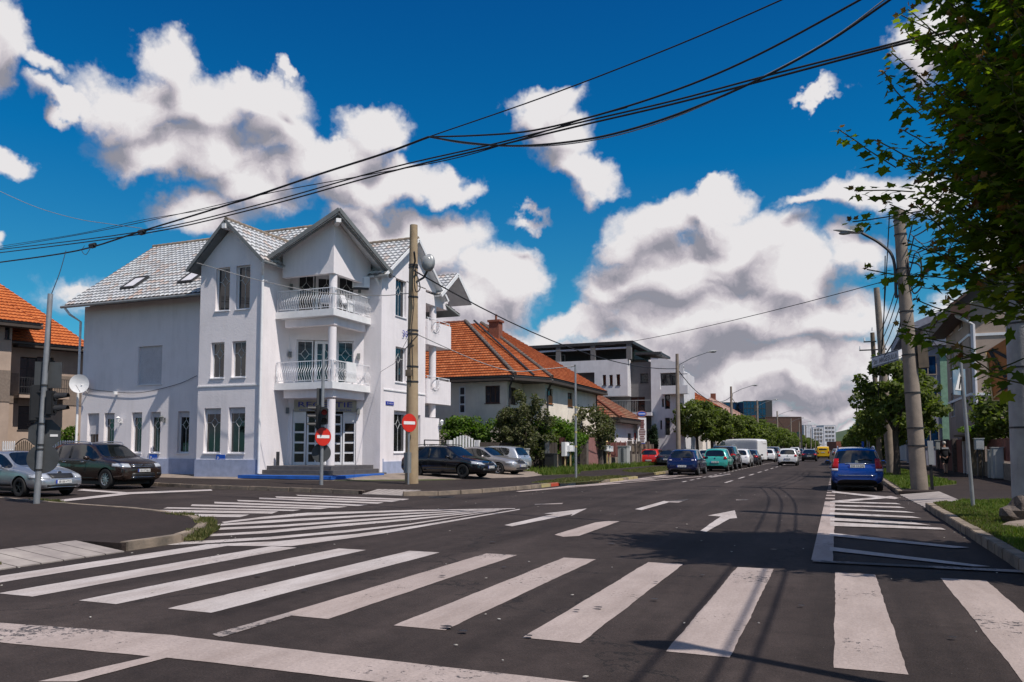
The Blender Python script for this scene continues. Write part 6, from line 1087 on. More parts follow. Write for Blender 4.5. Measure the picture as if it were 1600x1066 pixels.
m = MB(); text_mesh(m, 'Str. ARGEȘULUI', c+nn_*.022-ZV(.09), uu_, (0, 0, 1), .24, align='CENTER', width=(pr_-pl).length*.86); m.build('lettering', 'ink', sg); m = MB(); m.obox(c+nn_*.021+ZV(.165), uu_*(pr_-pl).length*.48, nn_*.003, (0, 0, .012)); m.obox(c+nn_*.021-ZV(.165), uu_*(pr_-pl).length*.48, nn_*.003, (0, 0, .012)); m.build('rim', 'ink', sg)
q = hgt(1444, 555, (rx, ry)); m = MB(); m.box(rx+.24, rx+.55, ry-.2, ry+.15, q-.45, q+.45); m.build('junction_box', 'wood', t)
m = MB(); rnd = random.Random(5)
for k in range(6): z = 9.2-rnd.random()*1.4; m.tube(spline([(rx+.2, ry-.1, z), (rx+.5, ry-.2, z-.2), (rx+.55, ry-.1, z-.8), (rx+.25, ry-.15, z-1.1), (rx+.12, ry-.2, z-.3)]), .016, 5)
for k in range(2): m.tube(spline([(rx+.2, ry-.1, 9.4), (rx+1.0+k*.5, ry-.1, 9.7-k*.3), (rx+1.2+k*.3, ry, 8.9), (rx+.7, ry, 8.5), (rx+.3, ry, 8.9)]), .012, 5)
m.build('cable_tangle', 'cable', t)
m = MB(); m.box(rx+.33, rx+.5, ry-.15, ry, .95, 1.75); m.build('small_plate', 'cabinet', t); m = MB(); m.bar((rx+.38, ry-.02, .1), (rx+.38, ry-.02, 1.7), .09); m.build('conduit', 'black', t)
t.rotation_euler = (0, -.036, 0)
# leaning pole and old pole with insulators behind
bx_, by_ = G(1393, 741, .12); tp = onplane(1369.5, 450, (bx_-3, by_), (bx_+3, by_)); t = thing('concrete_pole', 'leaning bare concrete pole rising behind the right hand street tree', 'pole', (bx_, by_, .1)); m = MB(); m.cyl((bx_, by_, .05), tp, .24, .15, 16); m.build('pole', 'conc', t, smooth=True)
bx2, by2 = bx_+.2, 52.0; tp = onplane(1363, 520, (bx2-3, by2), (bx2+3, by2)); t = thing('utility_pole', 'old dark timber utility pole with insulator arms behind the leaning pole', 'pole', (tp.x, by2, .1)); m = MB(); m.cyl((tp.x+.2, by2, .05), tp, .16, .12, 12); m.build('pole', 'wood', t, smooth=True)
for z in (-.55, -1.05): m = MB(); m.bar((tp.x-(.5 if z > -1 else .75), by2-.15, tp.z+z), (tp.x+(.2 if z > -1 else .75), by2-.15, tp.z+z), .07); m.build('crossarm', 'dsteel', t)
for x, z in ((-.45, -.5), (0, .1), (-.7, -1.0), (.7, -1.0)): m = MB(); m.cyl((tp.x+x, by2-.15, tp.z+z), (tp.x+x, by2-.15, tp.z+z+.2), .05, .03, 8); m.build('insulator', 'trim', t)
# near concrete pole, whitewashed
nx_, ny_ = G(1611, 815, .12); t = thing('concrete_pole', 'whitewashed thick concrete pole with dark joints at the right edge, near the kerb', 'pole', (nx_, ny_, .1)); m = MB(); m.cyl((nx_, ny_, .05), (nx_, ny_, 9.2), .30, .24, 28); m.build('pole', 'whitewash', t, smooth=True)
for z in (1.9, 3.05, 3.9, 5.2, 6.5): m = MB(); m.cyl((nx_, ny_, z-.018), (nx_, ny_, z+.018), .30-.06*z/9.2+.008, n=26); m.build('band', 'dsteel', t)
t = thing('boulder', 'dark rough stone at the foot of the whitewashed pole', 'stone', (nx_-.25, ny_-.75, .12)); m = MB(False); m.ball((0, 0, .2), .36, 0, 7, (1, .8, .8))
for i, v in enumerate(m.v): k = 1+.35*mnoise.noise(Vector(v)*4); m.v[i] = (v[0]*k, v[1]*k, max(-.02, v[2]*k))
m.build('rock', 'stone', t)
m = MB(); m.ball((nx_-.1, ny_-1.35, .1), .55, 0, 7, (1.2, .7, .3)); tag(m.build('boulder', 'pavers'), 'flat pale stone lying in the grass before the whitewashed pole', 'stone')
# slim right sign post with blue sign seen edge-on
sx, sy = G(1521, 795, .12); h = 3.55; t = thing('sign_post', 'slim galvanised post with a blue and white square sign, on the right grass verge', 'sign', (sx, sy, .1)); m = MB(); m.tube([(sx, sy, .05), (sx-.07, sy, 1.8), (sx-.15, sy, h)], .042, 12); m.build('post', 'steel', t, smooth=True)
c = Vector((sx-.2, sy-.06, h-.5)); u = Vector((.52, .85, 0)); n = u.cross(ZV(1)); m = MB(); m.obox(c, u*.31, n*.012, (0, 0, .31)); s_ = m.build('sign_plate', 'faded', t); m = MB(); m.slab([c+n*.016+u*a+ZV(b) for a, b in ((-.24, -.2), (.24, -.2), (0, .22))], n*.004); m.build('white_triangle', 'swhite', s_)
m = MB(); m.bar(c+n*.024+u*-.05-ZV(.16), c+n*.024+u*.03+ZV(.06), .045, .01, up=n); m.ball(c+n*.024+u*.04+ZV(.1), .025); m.build('pictogram', 'ink', s_)
# blue boards behind the right tree
for i, (p0, p1, a, b, Y) in enumerate([(1353, 1363, 664, 689, 62), (1366, 1375, 676, 688, 60), (1351, 1357, 650, 656, 64), (1346, 1350, 690, 700, 75)]):
    q0, q1 = atY(p0, a, Y), atY(p1, b, Y); t = thing('blue_sign', ['large blue direction board behind the right hand tree', 'small blue board to the right of the large one behind the tree', 'blue sign high in the leaves above the large blue board', 'small blue sign low beyond the roof of the blue parked car'][i], 'sign', ((q0.x+q1.x)/2, Y, .1)); m = MB(); m.box(q0.x, q1.x, Y-.03, Y, q1.z, q0.z); m.build('sign_plate', 'sblue', t)
    m = MB(); m.cyl(((q0.x+q1.x)/2, Y+.05, .05), ((q0.x+q1.x)/2, Y+.05, q0.z), .04, n=8); m.build('post', 'steel', t)
    if i == 0: m = MB(); m.box(q0.x+.05, q1.x-.05, Y-.036, Y-.031, q1.z+.95, q1.z+.99); m.build('divider', 'swhite', t)
# thin mast by the bin
tx, ty = G(900, 748, .13); h = hgt(900, 570, (tx, ty)); t = thing('thin_mast', 'thin pale metal mast with yellow tape marks on the left grass island', 'pole', (tx, ty, .1)); m = MB(); m.cyl((tx, ty, .05), (tx, ty, h), .055, .045, 10); m.build('post', 'steel', t, smooth=True)
for z in (3.0, 3.35, 2.2, 1.55): m = MB(); m.cyl((tx, ty, z), (tx, ty, z+.09), .06, n=10); m.build('tape', 'kerby', t)
m = MB(); m.bar((tx-.2, ty-.05, h-.1), (tx+.02, ty-.05, h-.05), .04); m.build('hook', 'dsteel', t)
# signal heads
def signal(par, c, d, n=2, s=.15, lit=None):
    """lens axis d; body behind it"""
    d = Vector(d).normalized(); sd = d.cross(ZV(1)); c = Vector(c); m = MB(); hh = n*.31/2
    m.obox(c-d*.1, d*.09, sd*s, (0, 0, hh)); b = m.build('signal_head', 'black', par, bevel=.03)
    for k in range(n):
        z = hh-.155-k*.31; p = c+ZV(z); m = MB(); m.cyl(p-d*.01, p+d*.02, .105, n=16); 
        m.build('lens', 'redlens' if (lit and k == 0) else 'glassb', b)
        m = MB(); N_ = 12; P = [p+d*e+(sd*math.cos(a)+ZV(1)*math.sin(a))*(.118 if e < .05 else .11) for e, A0 in ((0, 0), (.30, 0)) for a in np.linspace(-.35*(e < .1)+.15*(e > .1), math.pi+.35*(e < .1)-.15*(e > .1), N_)]
        m.add(P, [(i, i+1, N_+i+1, N_+i) for i in range(N_-1)]); o = m.build('visor', 'black', b); md = o.modifiers.new('s', 'SOLIDIFY'); md.thickness = .008
    return b
def disc(par, c, n, r, front, back, bar=True, name='no_entry_plate'):
    c, n = Vector(c), Vector(n).normalized(); u = ZV(1).cross(n); m = MB(); m.cyl(c-n*.008, c+n*.008, r, n=36); o = m.build(name, back, par)
    m = MB(); m.cyl(c+n*.0085, c+n*.013, r*.985, n=36); f = m.build('face', front, o)
    if bar: m = MB(); m.obox(c+n*.016, u*r*.76, n*.003, (0, 0, r*.165)); m.build('white_bar', 'swhite', o)
    return o
vdir = lambda x, y: Vector((-x, -y, 0)).normalized()
# left signal pole (foreground left): seen from behind
lx, ly = G(57, 787, .12); h = hgt(77, 460, (lx, ly))+.0; t = thing('traffic_signal', 'leaning grey signal pole in the left foreground with sign backs and a black signal', 'traffic signal', (lx, ly, .1)); lean = Vector((.13, .05, 0))
m = MB(); m.cyl((lx, ly, .05), Vector((lx, ly, h))+lean, .075, .062, 16); m.build('pole', 'steel', t, smooth=True)
Rv = Vector((math.cos(YAW), math.sin(YAW), 0)); Fv = Vector((-math.sin(YAW), math.cos(YAW), 0)); sc_ = lambda py: hgt(60, py, (lx, ly))
pz = lambda py: Vector((lx, ly, sc_(py)))+lean*((sc_(py))/h)
signal(t, pz(630)+Rv*.30+Fv*.02, Rv+Fv*.1, 2, .14); signal(t, pz(630)-Rv*.26+Fv*.15, Fv*.9-Rv*.45, 3, .14); signal(t, pz(632)-Rv*.12+Fv*.35, Fv, 2, .14)
for q_ in (612, 651): m = MB(); m.bar(pz(q_)-Rv*.2, pz(q_)+Rv*.2, .05); m.build('bracket', 'dsteel', t)
c = pz(678)+Fv*.09+Rv*.03; m = MB(); k8 = [(math.cos(math.pi/8+i*math.pi/4), math.sin(math.pi/8+i*math.pi/4)) for i in range(8)]; nb = (Fv*.97-Rv*.25).normalized(); ub = nb.cross(ZV(1))
m.slab([c+ub*a*.40+ZV(b*.39) for a, b in k8], nb*.012); o = m.build('stop_sign_back', 'sback', t); m = MB(); m.slab([c+nb*.014+ub*a*.39+ZV(b*.38) for a, b in k8], nb*.003); m.build('face', 'sred', o)
m = MB(); m.obox(c-nb*.006+ub*.22-ZV(.04), ub*.09, nb*.003, (0, 0, .03)); m.build('sticker', 'swhite', o)
o = disc(t, pz(717)+Fv*.09+Rv*.03, nb, .37, 'sblue', 'sback', False, 'round_sign_back'); m = MB(); m.obox(pz(710)+Fv*.075-Rv*.25, Rv*.05, Fv*.003, (0, 0, .05)); m.build('sticker', 'swhite', o)
c = pz(585)+Fv*.1+Rv*.02; m = MB(); m.obox(c, ub*.31, nb*.01, (0, 0, .33)); m.build('board_back', 'sback', t)
for z in (602, 662, 695, 702, 734): m = MB(); p = pz(z); m.cyl(p-ZV(.02), p+ZV(.02), .085, n=12); m.build('clamp', 'dsteel', t)
m = MB(); m.tube([pz(500)+Rv*.06, pz(560)+Rv*.09, pz(600)+Rv*.03], .012); m.build('loose_wire', 'cable', t)
# centre signal pole before the entrance
mx_, my_ = G(502, 758, .12); h = hgt(505, 538, (mx_, my_)); t = thing('traffic_signal', 'slim grey signal pole with black signals and a round no entry sign before the entrance', 'traffic signal', (mx_, my_, .1)); sc2 = lambda py: hgt(502, py, (mx_, my_)); p2 = lambda py: Vector((mx_, my_, sc2(py)))
m = MB(); m.cyl((mx_, my_, .05), (mx_, my_, h), .07, .055, 14); m.build('pole', 'steel', t, smooth=True)
signal(t, p2(651)+Rv*.12-Fv*.22, (Rv*.25-Fv).normalized(), 2, .15, True); signal(t, p2(652)-Rv*.26-Fv*.0, (-Rv*.95-Fv*.3).normalized(), 3, .14)
for q_ in (637, 668): m = MB(); m.bar(p2(q_)-Rv*.25, p2(q_)+Rv*.1-Fv*.1, .045); m.build('bracket', 'dsteel', t)
nface = (-Fv*.70+Rv*.70).normalized(); disc(t, p2(682.5)-Fv*.1+Rv*.06, nface, .35, 'sred', 'sback'); disc(t, p2(708)+Fv*.05-Rv*.03, (Fv*.93-Rv*.36).normalized(), .36, 'sblue', 'sback', False, 'round_sign_back')
m = MB(); m.obox(p2(620)-Rv*.13+Fv*.1, Rv*.10+Fv*.08, (Fv*.6-Rv*.8)*.012, (0, 0, .33)); m.build('board_back', 'sback', t)
# no entry sign by the concrete pole
ex, ey = G(638, 757, .12); t = thing('no_entry_sign', 'round red no entry sign on its own slim post, beside the concrete pole', 'sign', (ex, ey, .1)); h = hgt(638, 649, (ex, ey)); m = MB(); m.cyl((ex, ey, .05), (ex, ey, h-.05), .04, n=12); m.build('post', 'steel', t, smooth=True)
disc(t, (ex, ey-.0, hgt(638, 661, (ex, ey)))+0*Rv if False else Vector((ex, ey, hgt(638, 661, (ex, ey))))-Fv*.06+Rv*.02, nface, .36, 'sred', 'sback')
# ================================================================= overhead cables
CA, CB = (4.6, 13.2), (-33.0, 23.5)
def cable(name, label, pts, r=.02, m_='cable', plane=(CA, CB), n=5):
    P = spline([onplane(x, y, *plane) for x, y in pts], n); mb = MB(); mb.tube(P, r, 6); return tag(mb.build(name, m_, smooth=True), label, 'cable', 'overhead cables')
cable('overhead_cable', 'thick bundled cable rising from lower left towards the top of the near tree', [(-60, 418), (0, 410), (120, 392), (222, 361), (350, 322), (500, 272), (600, 240), (670, 214)], .028)
cable('overhead_cable', 'uppermost thin cable running from the cable knot to the top edge of the photo', [(670, 214), (860, 148), (1060, 70), (1230, -4), (1290, -32)], .014)
cable('overhead_cable', 'cable dipping below the others right of the knot, then climbing to the tree', [(670, 214), (730, 223), (800, 228), (880, 223), (960, 209), (1060, 178), (1180, 127), (1290, 68), (1396, -4), (1450, -40)], .022)
cable('overhead_cable', 'second cable of the dipping pair, just under its twin', [(672, 215), (730, 225), (800, 229), (880, 226), (970, 210), (1070, 177), (1190, 121), (1300, 60), (1400, -14)], .012, 'wire')
cable('overhead_cable', 'cable leaving the knot nearly level, then rising to the right', [(670, 214), (740, 212), (820, 206), (900, 189), (1000, 160), (1100, 124), (1200, 78), (1340, 2), (1400, -32)], .02)
cable('overhead_cable', 'thin cable close above the long double line', [(0, 388), (150, 362), (300, 330), (420, 302), (560, 276), (700, 250), (800, 222), (900, 190), (980, 168)], .012)
cable('overhead_cable', 'upper line of the long double line crossing the whole sky', [(-60, 396), (0, 390), (220, 362), (400, 321), (600, 265), (760, 228), (900, 193), (1050, 158), (1200, 118), (1400, 67), (1600, 14)], .018)
cable('overhead_cable', 'lower line of the long double line crossing the whole sky', [(-60, 401), (0, 395), (220, 366), (400, 326), (600, 271), (760, 232), (900, 198), (1050, 163), (1200, 124), (1400, 71), (1600, 22)], .02)
cable('overhead_cable', 'thin cable parting from the knot and running low over the rooftops, left', [(0, 385), (120, 366), (222, 344), (350, 322), (450, 290)], .01)
for i, (x, y) in enumerate([(222, 362), (145, 383)]):
    c = onplane(x, y, CA, CB); t = MB(); dd_ = (onplane(x+20, y-6, CA, CB)-c).normalized(); t.cyl(c-dd_*.2, c+dd_*.2, .085, .07, 10); t.obox(c-ZV(.06), dd_*.14, dd_.cross(ZV(1)).normalized()*.06, (0, 0, .05)); tag(t.build('cable_joint', 'dsteel', bevel=.01), ['small grey splice box clamped on the overhead cables above the pale roof', 'lower left splice box hanging under the thick bundled cable'][i], 'cable joint')
m = MB(); m.tube(spline([onplane(x, y, CA, CB) for x, y in ((132, 384), (128, 392), (134, 398), (140, 390), (143, 383))]), .012); tag(m.build('cable_loop', 'wire'), 'pale loose loop of wire dangling under the lower splice box', 'cable')
cable('overhead_cable', 'pale sagging wire coming down from the upper left edge to the splice box', [(-60, 268), (0, 299), (60, 325), (120, 342), (170, 350), (222, 357)], .012, 'wire')
ptop = Vector((lx, ly, hgt(77, 465, (lx, ly))))+lean
m = MB(); m.tube(spline([onplane(103, 392, CA, CB), onplane(97, 430, CA, CB)*.5+ptop*.5+Vector((.1, 0, .4)), ptop]), .012); tag(m.build('overhead_cable', 'cable'), 'short black wire dropping from the cables to the top of the leaning signal pole', 'cable', 'overhead cables')
def wire(label, pts, r=.014, m_='cable'): m = MB(); m.tube(pts, r, 5); return tag(m.build('overhead_wire', m_, smooth=True), label, 'cable', 'thin wires between poles and houses')
ct = Vector((gx+.2, gy-.3, 8.55))
lp = [(atY(x, 700, y).x, y, atY(x, t_, y).z) for x, t_, y in zip(xsn, tops, ys)]
wire('black wire from the concrete pole lamp down to the nearest left street lamp', [ct]+[Vector(p) for p in sag(ct, (lp[0][0], lp[0][1]-.2, lp[0][2]-1.2), 1.1)][1:], .03)
for i in range(4): wire('black wire slung between two street lamps of the left row, span %s' % ['nearest the camera', 'behind the teal hatchback', 'before the glass towers', 'before the brown building'][i], sag((lp[i][0], lp[i][1], lp[i][2]-1.2), (lp[i+1][0], lp[i+1][1], lp[i+1][2]-1.2), 1.5), .035)
wire('pale wire crossing in front of the upper balcony of the white house', spline([atY(308, 411, 28.9), atY(400, 437, 28.3), atY(500, 457, 28.5), atY(590, 462, 29.5), Vector((gx-.2, gy, hgt(643, 458, (gx, gy))))]), .018, 'wire')
wire('pale wire from the concrete pole across the orange roof to the thin mast', spline([Vector((gx, gy-.25, 6.15)), onplane(740, 562, (gx, gy), (tx, ty)), onplane(800, 580, (gx, gy), (tx, ty)), onplane(850, 577, (gx, gy), (tx, ty)), Vector((tx, ty, hgt(896, 572, (tx, ty))))]), .02, 'wire')
wire('thin dark wire from the balcony end of the white house to the concrete pole', [Vector((-20.9, 34.0, 5.3)), Vector((-19.4, 32.8, 5.55)), Vector((gx-.1, gy, 6.1))], .01)
wire('long thin wire high across the street to the right lamp post', [Vector(p) for p in sag(atY(850, 551, 63), (rx, ry, 7.5), .5)], .016)
for i, (a, b) in enumerate([((1390, 330), (1372, 620)), ((1383, 400), (1379, 540))]): wire(['black wire hanging from the near cables past the right lamp head', 'second black wire hanging parallel by the right lamp head'][i], sag(onplane(a[0], a[1], (rx-3, ry+2), (rx+3, ry+2)), onplane(b[0], b[1], (rx-3, ry+6), (rx+3, ry+6)), .3), .02)
wire('black service wire curving down from the right lamp post to the street name plate', spline([(rx-.35, ry-.1, hgt(1407, 470, (rx, ry))), (rx-.5, ry, hgt(1400, 520, (rx, ry))), (rx-1.2, ry+.3, hgt(1385, 575, (rx, ry)))]), .022)
wire('wire slanting up from the right lamp post into the near tree', [(rx+.25, ry, 7.0), onplane(1490, 455, (rx, ry), (rx+4, ry-8)), onplane(1560, 350, (rx, ry), (rx+4, ry-8))], .016)
wire('second wire slanting up from the right lamp post into the near tree', [(rx+.25, ry, 8.6), onplane(1470, 410, (rx, ry), (rx+4, ry-8)), onplane(1520, 330, (rx, ry), (rx+4, ry-8))], .014)
wire('wire running from the right lamp post towards the grey gabled house', sag((rx+.3, ry, 5.6), (7.6, 57, 6.4), .3), .014)

for i, (dx, z) in enumerate([(0, 8.2), (.22, 7.6), (-.1, 7.0)]):
    P = sag((3.0+dx, -14, z+.3), (nx_-.1, ny_, z+.2), .9)+sag((nx_-.1, ny_, z+.2), (rx+.1, ry, z+1.2), .35)[1:]+sag((rx+.1, ry, z+1.2), (tp.x+.3, by2, z), .5)[1:]
    wire(['topmost of three cables following the right kerb from pole to pole', 'middle one of three cables following the right kerb from pole to pole', 'lowest of three cables following the right kerb from pole to pole'][i], P, .022)
t = thing('street_lamp', 'slim metal lamp post on the right pavement, just outside the photo beside the zebra', 'street lamp', (2.4, 4.85, .1)); m = MB(); m.cyl((2.4, 4.85, .05), (2.4, 4.85, 5.9), .09, .06, 14); m.build('pole', 'steel', t, smooth=True); lamp_head(t, (2.4, 4.85, 5.85), (-1, 0, .1), .5)  # unseen post, put in for the shadow it throws on the crossing
# ================================================================= cars
def car(name, label, kind, loc, rz, paint, plate='SB 09 KLM', group=None, detail=2, rim='alloy', lod=2):
    """x forward. kind: dict(L, W, H, st=[(x, zlow, zbelt, ztop, w, wt, side, top)], wheels=(xr, xf, r))"""
    L, Wd, r, xr_, xf_ = kind['L'], kind['W'], kind['r'], kind['xr'], kind['xf']
    t = thing(name, label, kind.get('cat', 'car'), loc, rz, group)
    rings = []; st = kind['st']; hw = Wd/2
    for (x, zl, zb, zt, w, wt, *_fl) in st:
        w *= hw; wt *= hw; g = zt-zb
        rings.append([(0, zl), (w*.78, zl), (w*.965, zl+.09), (w*1.0, zl+(zb-zl)*.45), (w*.985, zb-.05 if g > .1 else zb-.03), (w*.955, zb), (wt+max(0, w-wt)*.06 if g > .1 else wt, zt-min(.075, g*.4)), (wt*.93, zt-min(.02, g*.2)), (wt*.5, zt), (0, zt+.008)])
    n = len(rings[0]); V = []; F = []; Mi = []
    for (s_, rg) in zip(st, rings):
        for y, z in rg: V.append((s_[0], y, z))
        for y, z in rg[1:-1][::-1]: V.append((s_[0], -y, z))
    k = 2*n-2
    for i in range(len(st)-1):
        sd, tp = st[i][6], st[i][7]
        for j in range(k):
            a, b = i*k+j, i*k+(j+1) % k; F.append((a, b, b+k, a+k)); jj = j if j < n-1 else k-1-j
            m_ = 0
            if jj == 5 and sd: m_ = 1
            if jj in (7, 8) and tp: m_ = 1
            if jj == 6 and tp == 2: m_ = 1
            if jj == 0: m_ = 2
            if jj == 2 and kind.get('clad'): m_ = 2
            Mi.append(m_)
    for base in (0, (len(st)-1)*k):       # end caps as quads across
        for j in range(n-1):
            a, b = base+j, base+j+1; c, d = base+(k-j-1) % k, base+(k-j) % k
            if j == 0: F.append((a, b, base+k-1))
            elif j == n-2: F.append((a, b, c))
            else: F.append((a, b, c, d))
            Mi.append(0)
    me = bpy.data.meshes.new('tmp'); me.from_pydata(V, [], F); me.polygons.foreach_set('material_index', Mi)
    for mm in (paint, 'carglass', 'black'): me.materials.append(K[mm])
    bm = bmesh.new(); bm.from_mesh(me); bmesh.ops.recalc_face_normals(bm, faces=bm.faces); cl = bm.edges.layers.float.new('crease_edge')
    for e in bm.edges:
        if len(e.link_faces) == 2 and e.link_faces[0].material_index != e.link_faces[1].material_index: e[cl] = .55
    bm.to_mesh(me); bm.free()
    ob = bpy.data.objects.new('tmp', me); COL.objects.link(ob); ss = ob.modifiers.new('s', 'SUBSURF'); ss.levels = ss.render_levels = lod
    cm = MB(False)
    for wx in (xr_, xf_):
        for sy in (-1, 1): cm.cyl((wx, sy*(hw-.24), r), (wx, sy*(hw+.3), r), r+.055, n=28, mi=2)
    co = cm.build('cut', [paint, 'carglass', 'black']); bo = ob.modifiers.new('b', 'BOOLEAN'); bo.object = co; bo.solver = 'EXACT'; bo.operation = 'DIFFERENCE'
    dg = bpy.context.evaluated_depsgraph_get(); ev = bpy.data.meshes.new_from_object(ob.evaluated_get(dg), depsgraph=dg)
    bpy.data.objects.remove(ob); bpy.data.objects.remove(co)
    bvh_bm = bmesh.new(); bvh_bm.from_mesh(ev); bvh = BVHTree.FromBMesh(bvh_bm)
    def part(idx, nm, mats):
        b2 = bmesh.new(); b2.from_mesh(ev); bmesh.ops.delete(b2, geom=[f for f in b2.faces if f.material_index not in idx], context='FACES'); mm = bpy.data.meshes.new(nm); b2.to_mesh(mm); b2.free()
        ix = np.zeros(len(mm.polygons), dtype=np.int32); mm.polygons.foreach_get('material_index', ix); mm.materials.clear()
        for q in mats: mm.materials.append(K[q])
        mm.polygons.foreach_set('material_index', ix)
        mm.polygons.foreach_set('use_smooth', [True]*len(mm.polygons)); mm.set_sharp_from_angle(angle=math.radians(38)); o = bpy.data.objects.new(nm, mm); COL.objects.link(o); o.parent = t; WM[o.name] = WM[t.name]; return o
    body = part((0, 2), 'body', (paint, 'carglass', 'black')); part((1,), 'window_glass', (paint, 'carglass', 'black'))
    bvh_bm.free()
    def patch(nm, quad, axis, m_, par=None, off=.006, nx=6, ny=3, mirror=False, thick=True):
        """quad given as 4 (a, z) corners; axis 'F','R' (a = y) or 'S' (a = x); projected on the body"""
        outs = []
        for sg in ((1, -1) if mirror else (1,)):
            P = []; ok = True
            for i in range(nx+1):
                for j in range(ny+1):
                    u, v = i/nx, j/ny; a = (1-v)*((1-u)*quad[0][0]+u*quad[1][0])+v*((1-u)*quad[3][0]+u*quad[2][0]); z = (1-v)*((1-u)*quad[0][1]+u*quad[1][1])+v*((1-u)*quad[3][1]+u*quad[2][1])
                    if axis in 'FR': o_, d_ = Vector(((9 if axis == 'F' else -9), a*sg, z)), Vector(((-1 if axis == 'F' else 1), 0, 0))
                    else: o_, d_ = Vector((a, sg*9, z)), Vector((0, -sg, 0))
                    h = bvh.ray_cast(o_, d_)
                    if h[0] is None: ok = False; break
                    P.append(h[0]-d_*off)
                if not ok: break
            if not ok: continue
            mb = MB(False); mb.add(P, [(i*(ny+1)+j, (i+1)*(ny+1)+j, (i+1)*(ny+1)+j+1, i*(ny+1)+j+1) for i in range(nx) for j in range(ny)])
            o = mb.build(nm, m_, par or t, smooth=True); md = o.modifiers.new('s', 'SOLIDIFY'); md.thickness = off*1.5; md.offset = 0; outs.append(o)
        return outs
    # wheels
    for wx in (xr_, xf_):
        for sy in (-1, 1):
            y = sy*(hw-.03); m = MB(False); P = []; NN = 28; prof = [(r*.60, -.0), (r*.66, .01), (r*.93, .0), (r, -.03), (r, -.17), (r*.93, -.20), (r*.5, -.20)]
            for a in range(NN):
                an = 2*math.pi*a/NN
                for q, dy in prof: P.append((wx+q*math.cos(an), y+sy*dy, r+q*math.sin(an)))
            np_ = len(prof); m.add(P, [(a*np_+j, ((a+1) % NN)*np_+j, ((a+1) % NN)*np_+j+1, a*np_+j+1) for a in range(NN) for j in range(np_-1)])
            wh = m.build('wheel', 'rubber', t, smooth=True)
            m = MB(False); m.cyl((wx, y-sy*.10, r), (wx, y-sy*.08, r), r*.62, n=24, mi=1); ns = kind.get('spokes', 7)
            for q in range(ns):
                an = 2*math.pi*q/ns+.2; c_, s_ = math.cos(an), math.sin(an); m.obox((wx+c_*r*.33, y-sy*.03, r+s_*r*.33), (c_*r*.29, 0, s_*r*.29), (-s_*r*.055, 0, c_*r*.055), (0, .014, 0))
            m.cyl((wx, y-sy*.05, r), (wx, y-sy*.005, r), r*.13, n=12)
            P = []
            for a in range(NN):
                an = 2*math.pi*a/NN
                for q, dy in ((r*.63, -.1), (r*.63, -.005), (r*.57, -.015), (r*.56, -.1)): P.append((wx+q*math.cos(an), y+sy*dy, r+q*math.sin(an)))
            m.add(P, [(a*4+j, ((a+1) % NN)*4+j, ((a+1) % NN)*4+(j+1) % 4, a*4+(j+1) % 4) for a in range(NN) for j in range(4)]); m.build('rim', [rim, 'black'], wh)
    if detail == 0: kindd = kind.get('rear'); 
    R_, Fr = kind['rear'], kind['front']
    for q in R_.get('lights', []): patch('tail_light', q, 'R', 'redlens', mirror=True, off=.012)
    for q in R_.get('white', []): patch('reverse_light', q, 'R', 'whitelens', mirror=True, off=.016)
    for q in Fr.get('lights', []): patch('headlight', q, 'F', 'lens', mirror=True, off=.01)
    if detail >= 1 and 'side' in kind:
        (ra, rb, rc, rd_), (fa_, fb_, fc_, fd_) = kind['side']
        patch('tail_light_side', [(ra, rc), (rb, rc), (rb-.04, rd_), (ra+.03, rd_)], 'S', 'redlens', mirror=True, off=.010); patch('headlight_side', [(fa_, fc_), (fb_, fc_), (fb_, fd_-.03), (fa_, fd_)], 'S', 'lens', mirror=True, off=.010)
    for q in Fr.get('grille', []): patch('grille', q, 'F', 'black', off=.008)
    for q in Fr.get('chrome', []): patch('chrome_strip', q, 'F', 'chrome', off=.016, ny=1)
    for q in R_.get('chrome', []): patch('chrome_strip', q, 'R', 'chrome', off=.012, ny=1)
    for q in R_.get('dark', []): patch('rear_bumper_insert', q, 'R', 'black', off=.006)
    if detail >= 1:
        for side, spec in (('F', Fr), ('R', R_)):
            if 'plate' not in spec: continue
            z = spec['plate']; w = .26; sg = 1 if side == 'F' else -1
            h = bvh.ray_cast(Vector((9*sg, 0, z)), Vector((-sg, 0, 0)))[0]
            if h is None: continue
            X = h.x+sg*.022; m = MB(False); m.box(X-.008, X+.008, -w, w, z-.055, z+.055); p = m.build('number_plate', 'plate', t)
            m = MB(False); u = Vector((0, sg, 0)); text_mesh(m, plate, Vector((X+sg*.010, -sg*(w-.09), z-.035)), u, (0, 0, 1), .1, width=w*2-.12, depth=.002); m.build('lettering', 'ink', p)
            m = MB(False); a, b = (-sg*w, -sg*(w-.05)); m.box(min(X, X+sg*.0105), max(X, X+sg*.0105), min(a, b), max(a, b), z-.054, z+.054); m.build('blue_band', 'plateblue', p)
        if 'badge' in Fr: z = Fr['badge']; h = bvh.ray_cast(Vector((9, 0, z)), Vector((-1, 0, 0)))[0]; m = MB(False); m.cyl((h.x-.01, 0, z), (h.x+.03, 0, z), .065, n=18); m.build('badge', 'chrome', t)
        if 'badge' in R_: z = R_['badge']; h = bvh.ray_cast(Vector((-9, 0, z)), Vector((1, 0, 0)))[0]; m = MB(False); m.cyl((h.x+.01, 0, z), (h.x-.02, 0, z), .055, n=18); m.build('badge', 'chrome', t)
        for dx in kind.get('seams', []):
            patch('door_seam', [(dx-.006, kind['zs']), (dx+.006, kind['zs']), (dx+.03, kind['zbelt']), (dx+.018, kind['zbelt'])], 'S', 'black', mirror=True, off=.002, nx=1, ny=8)
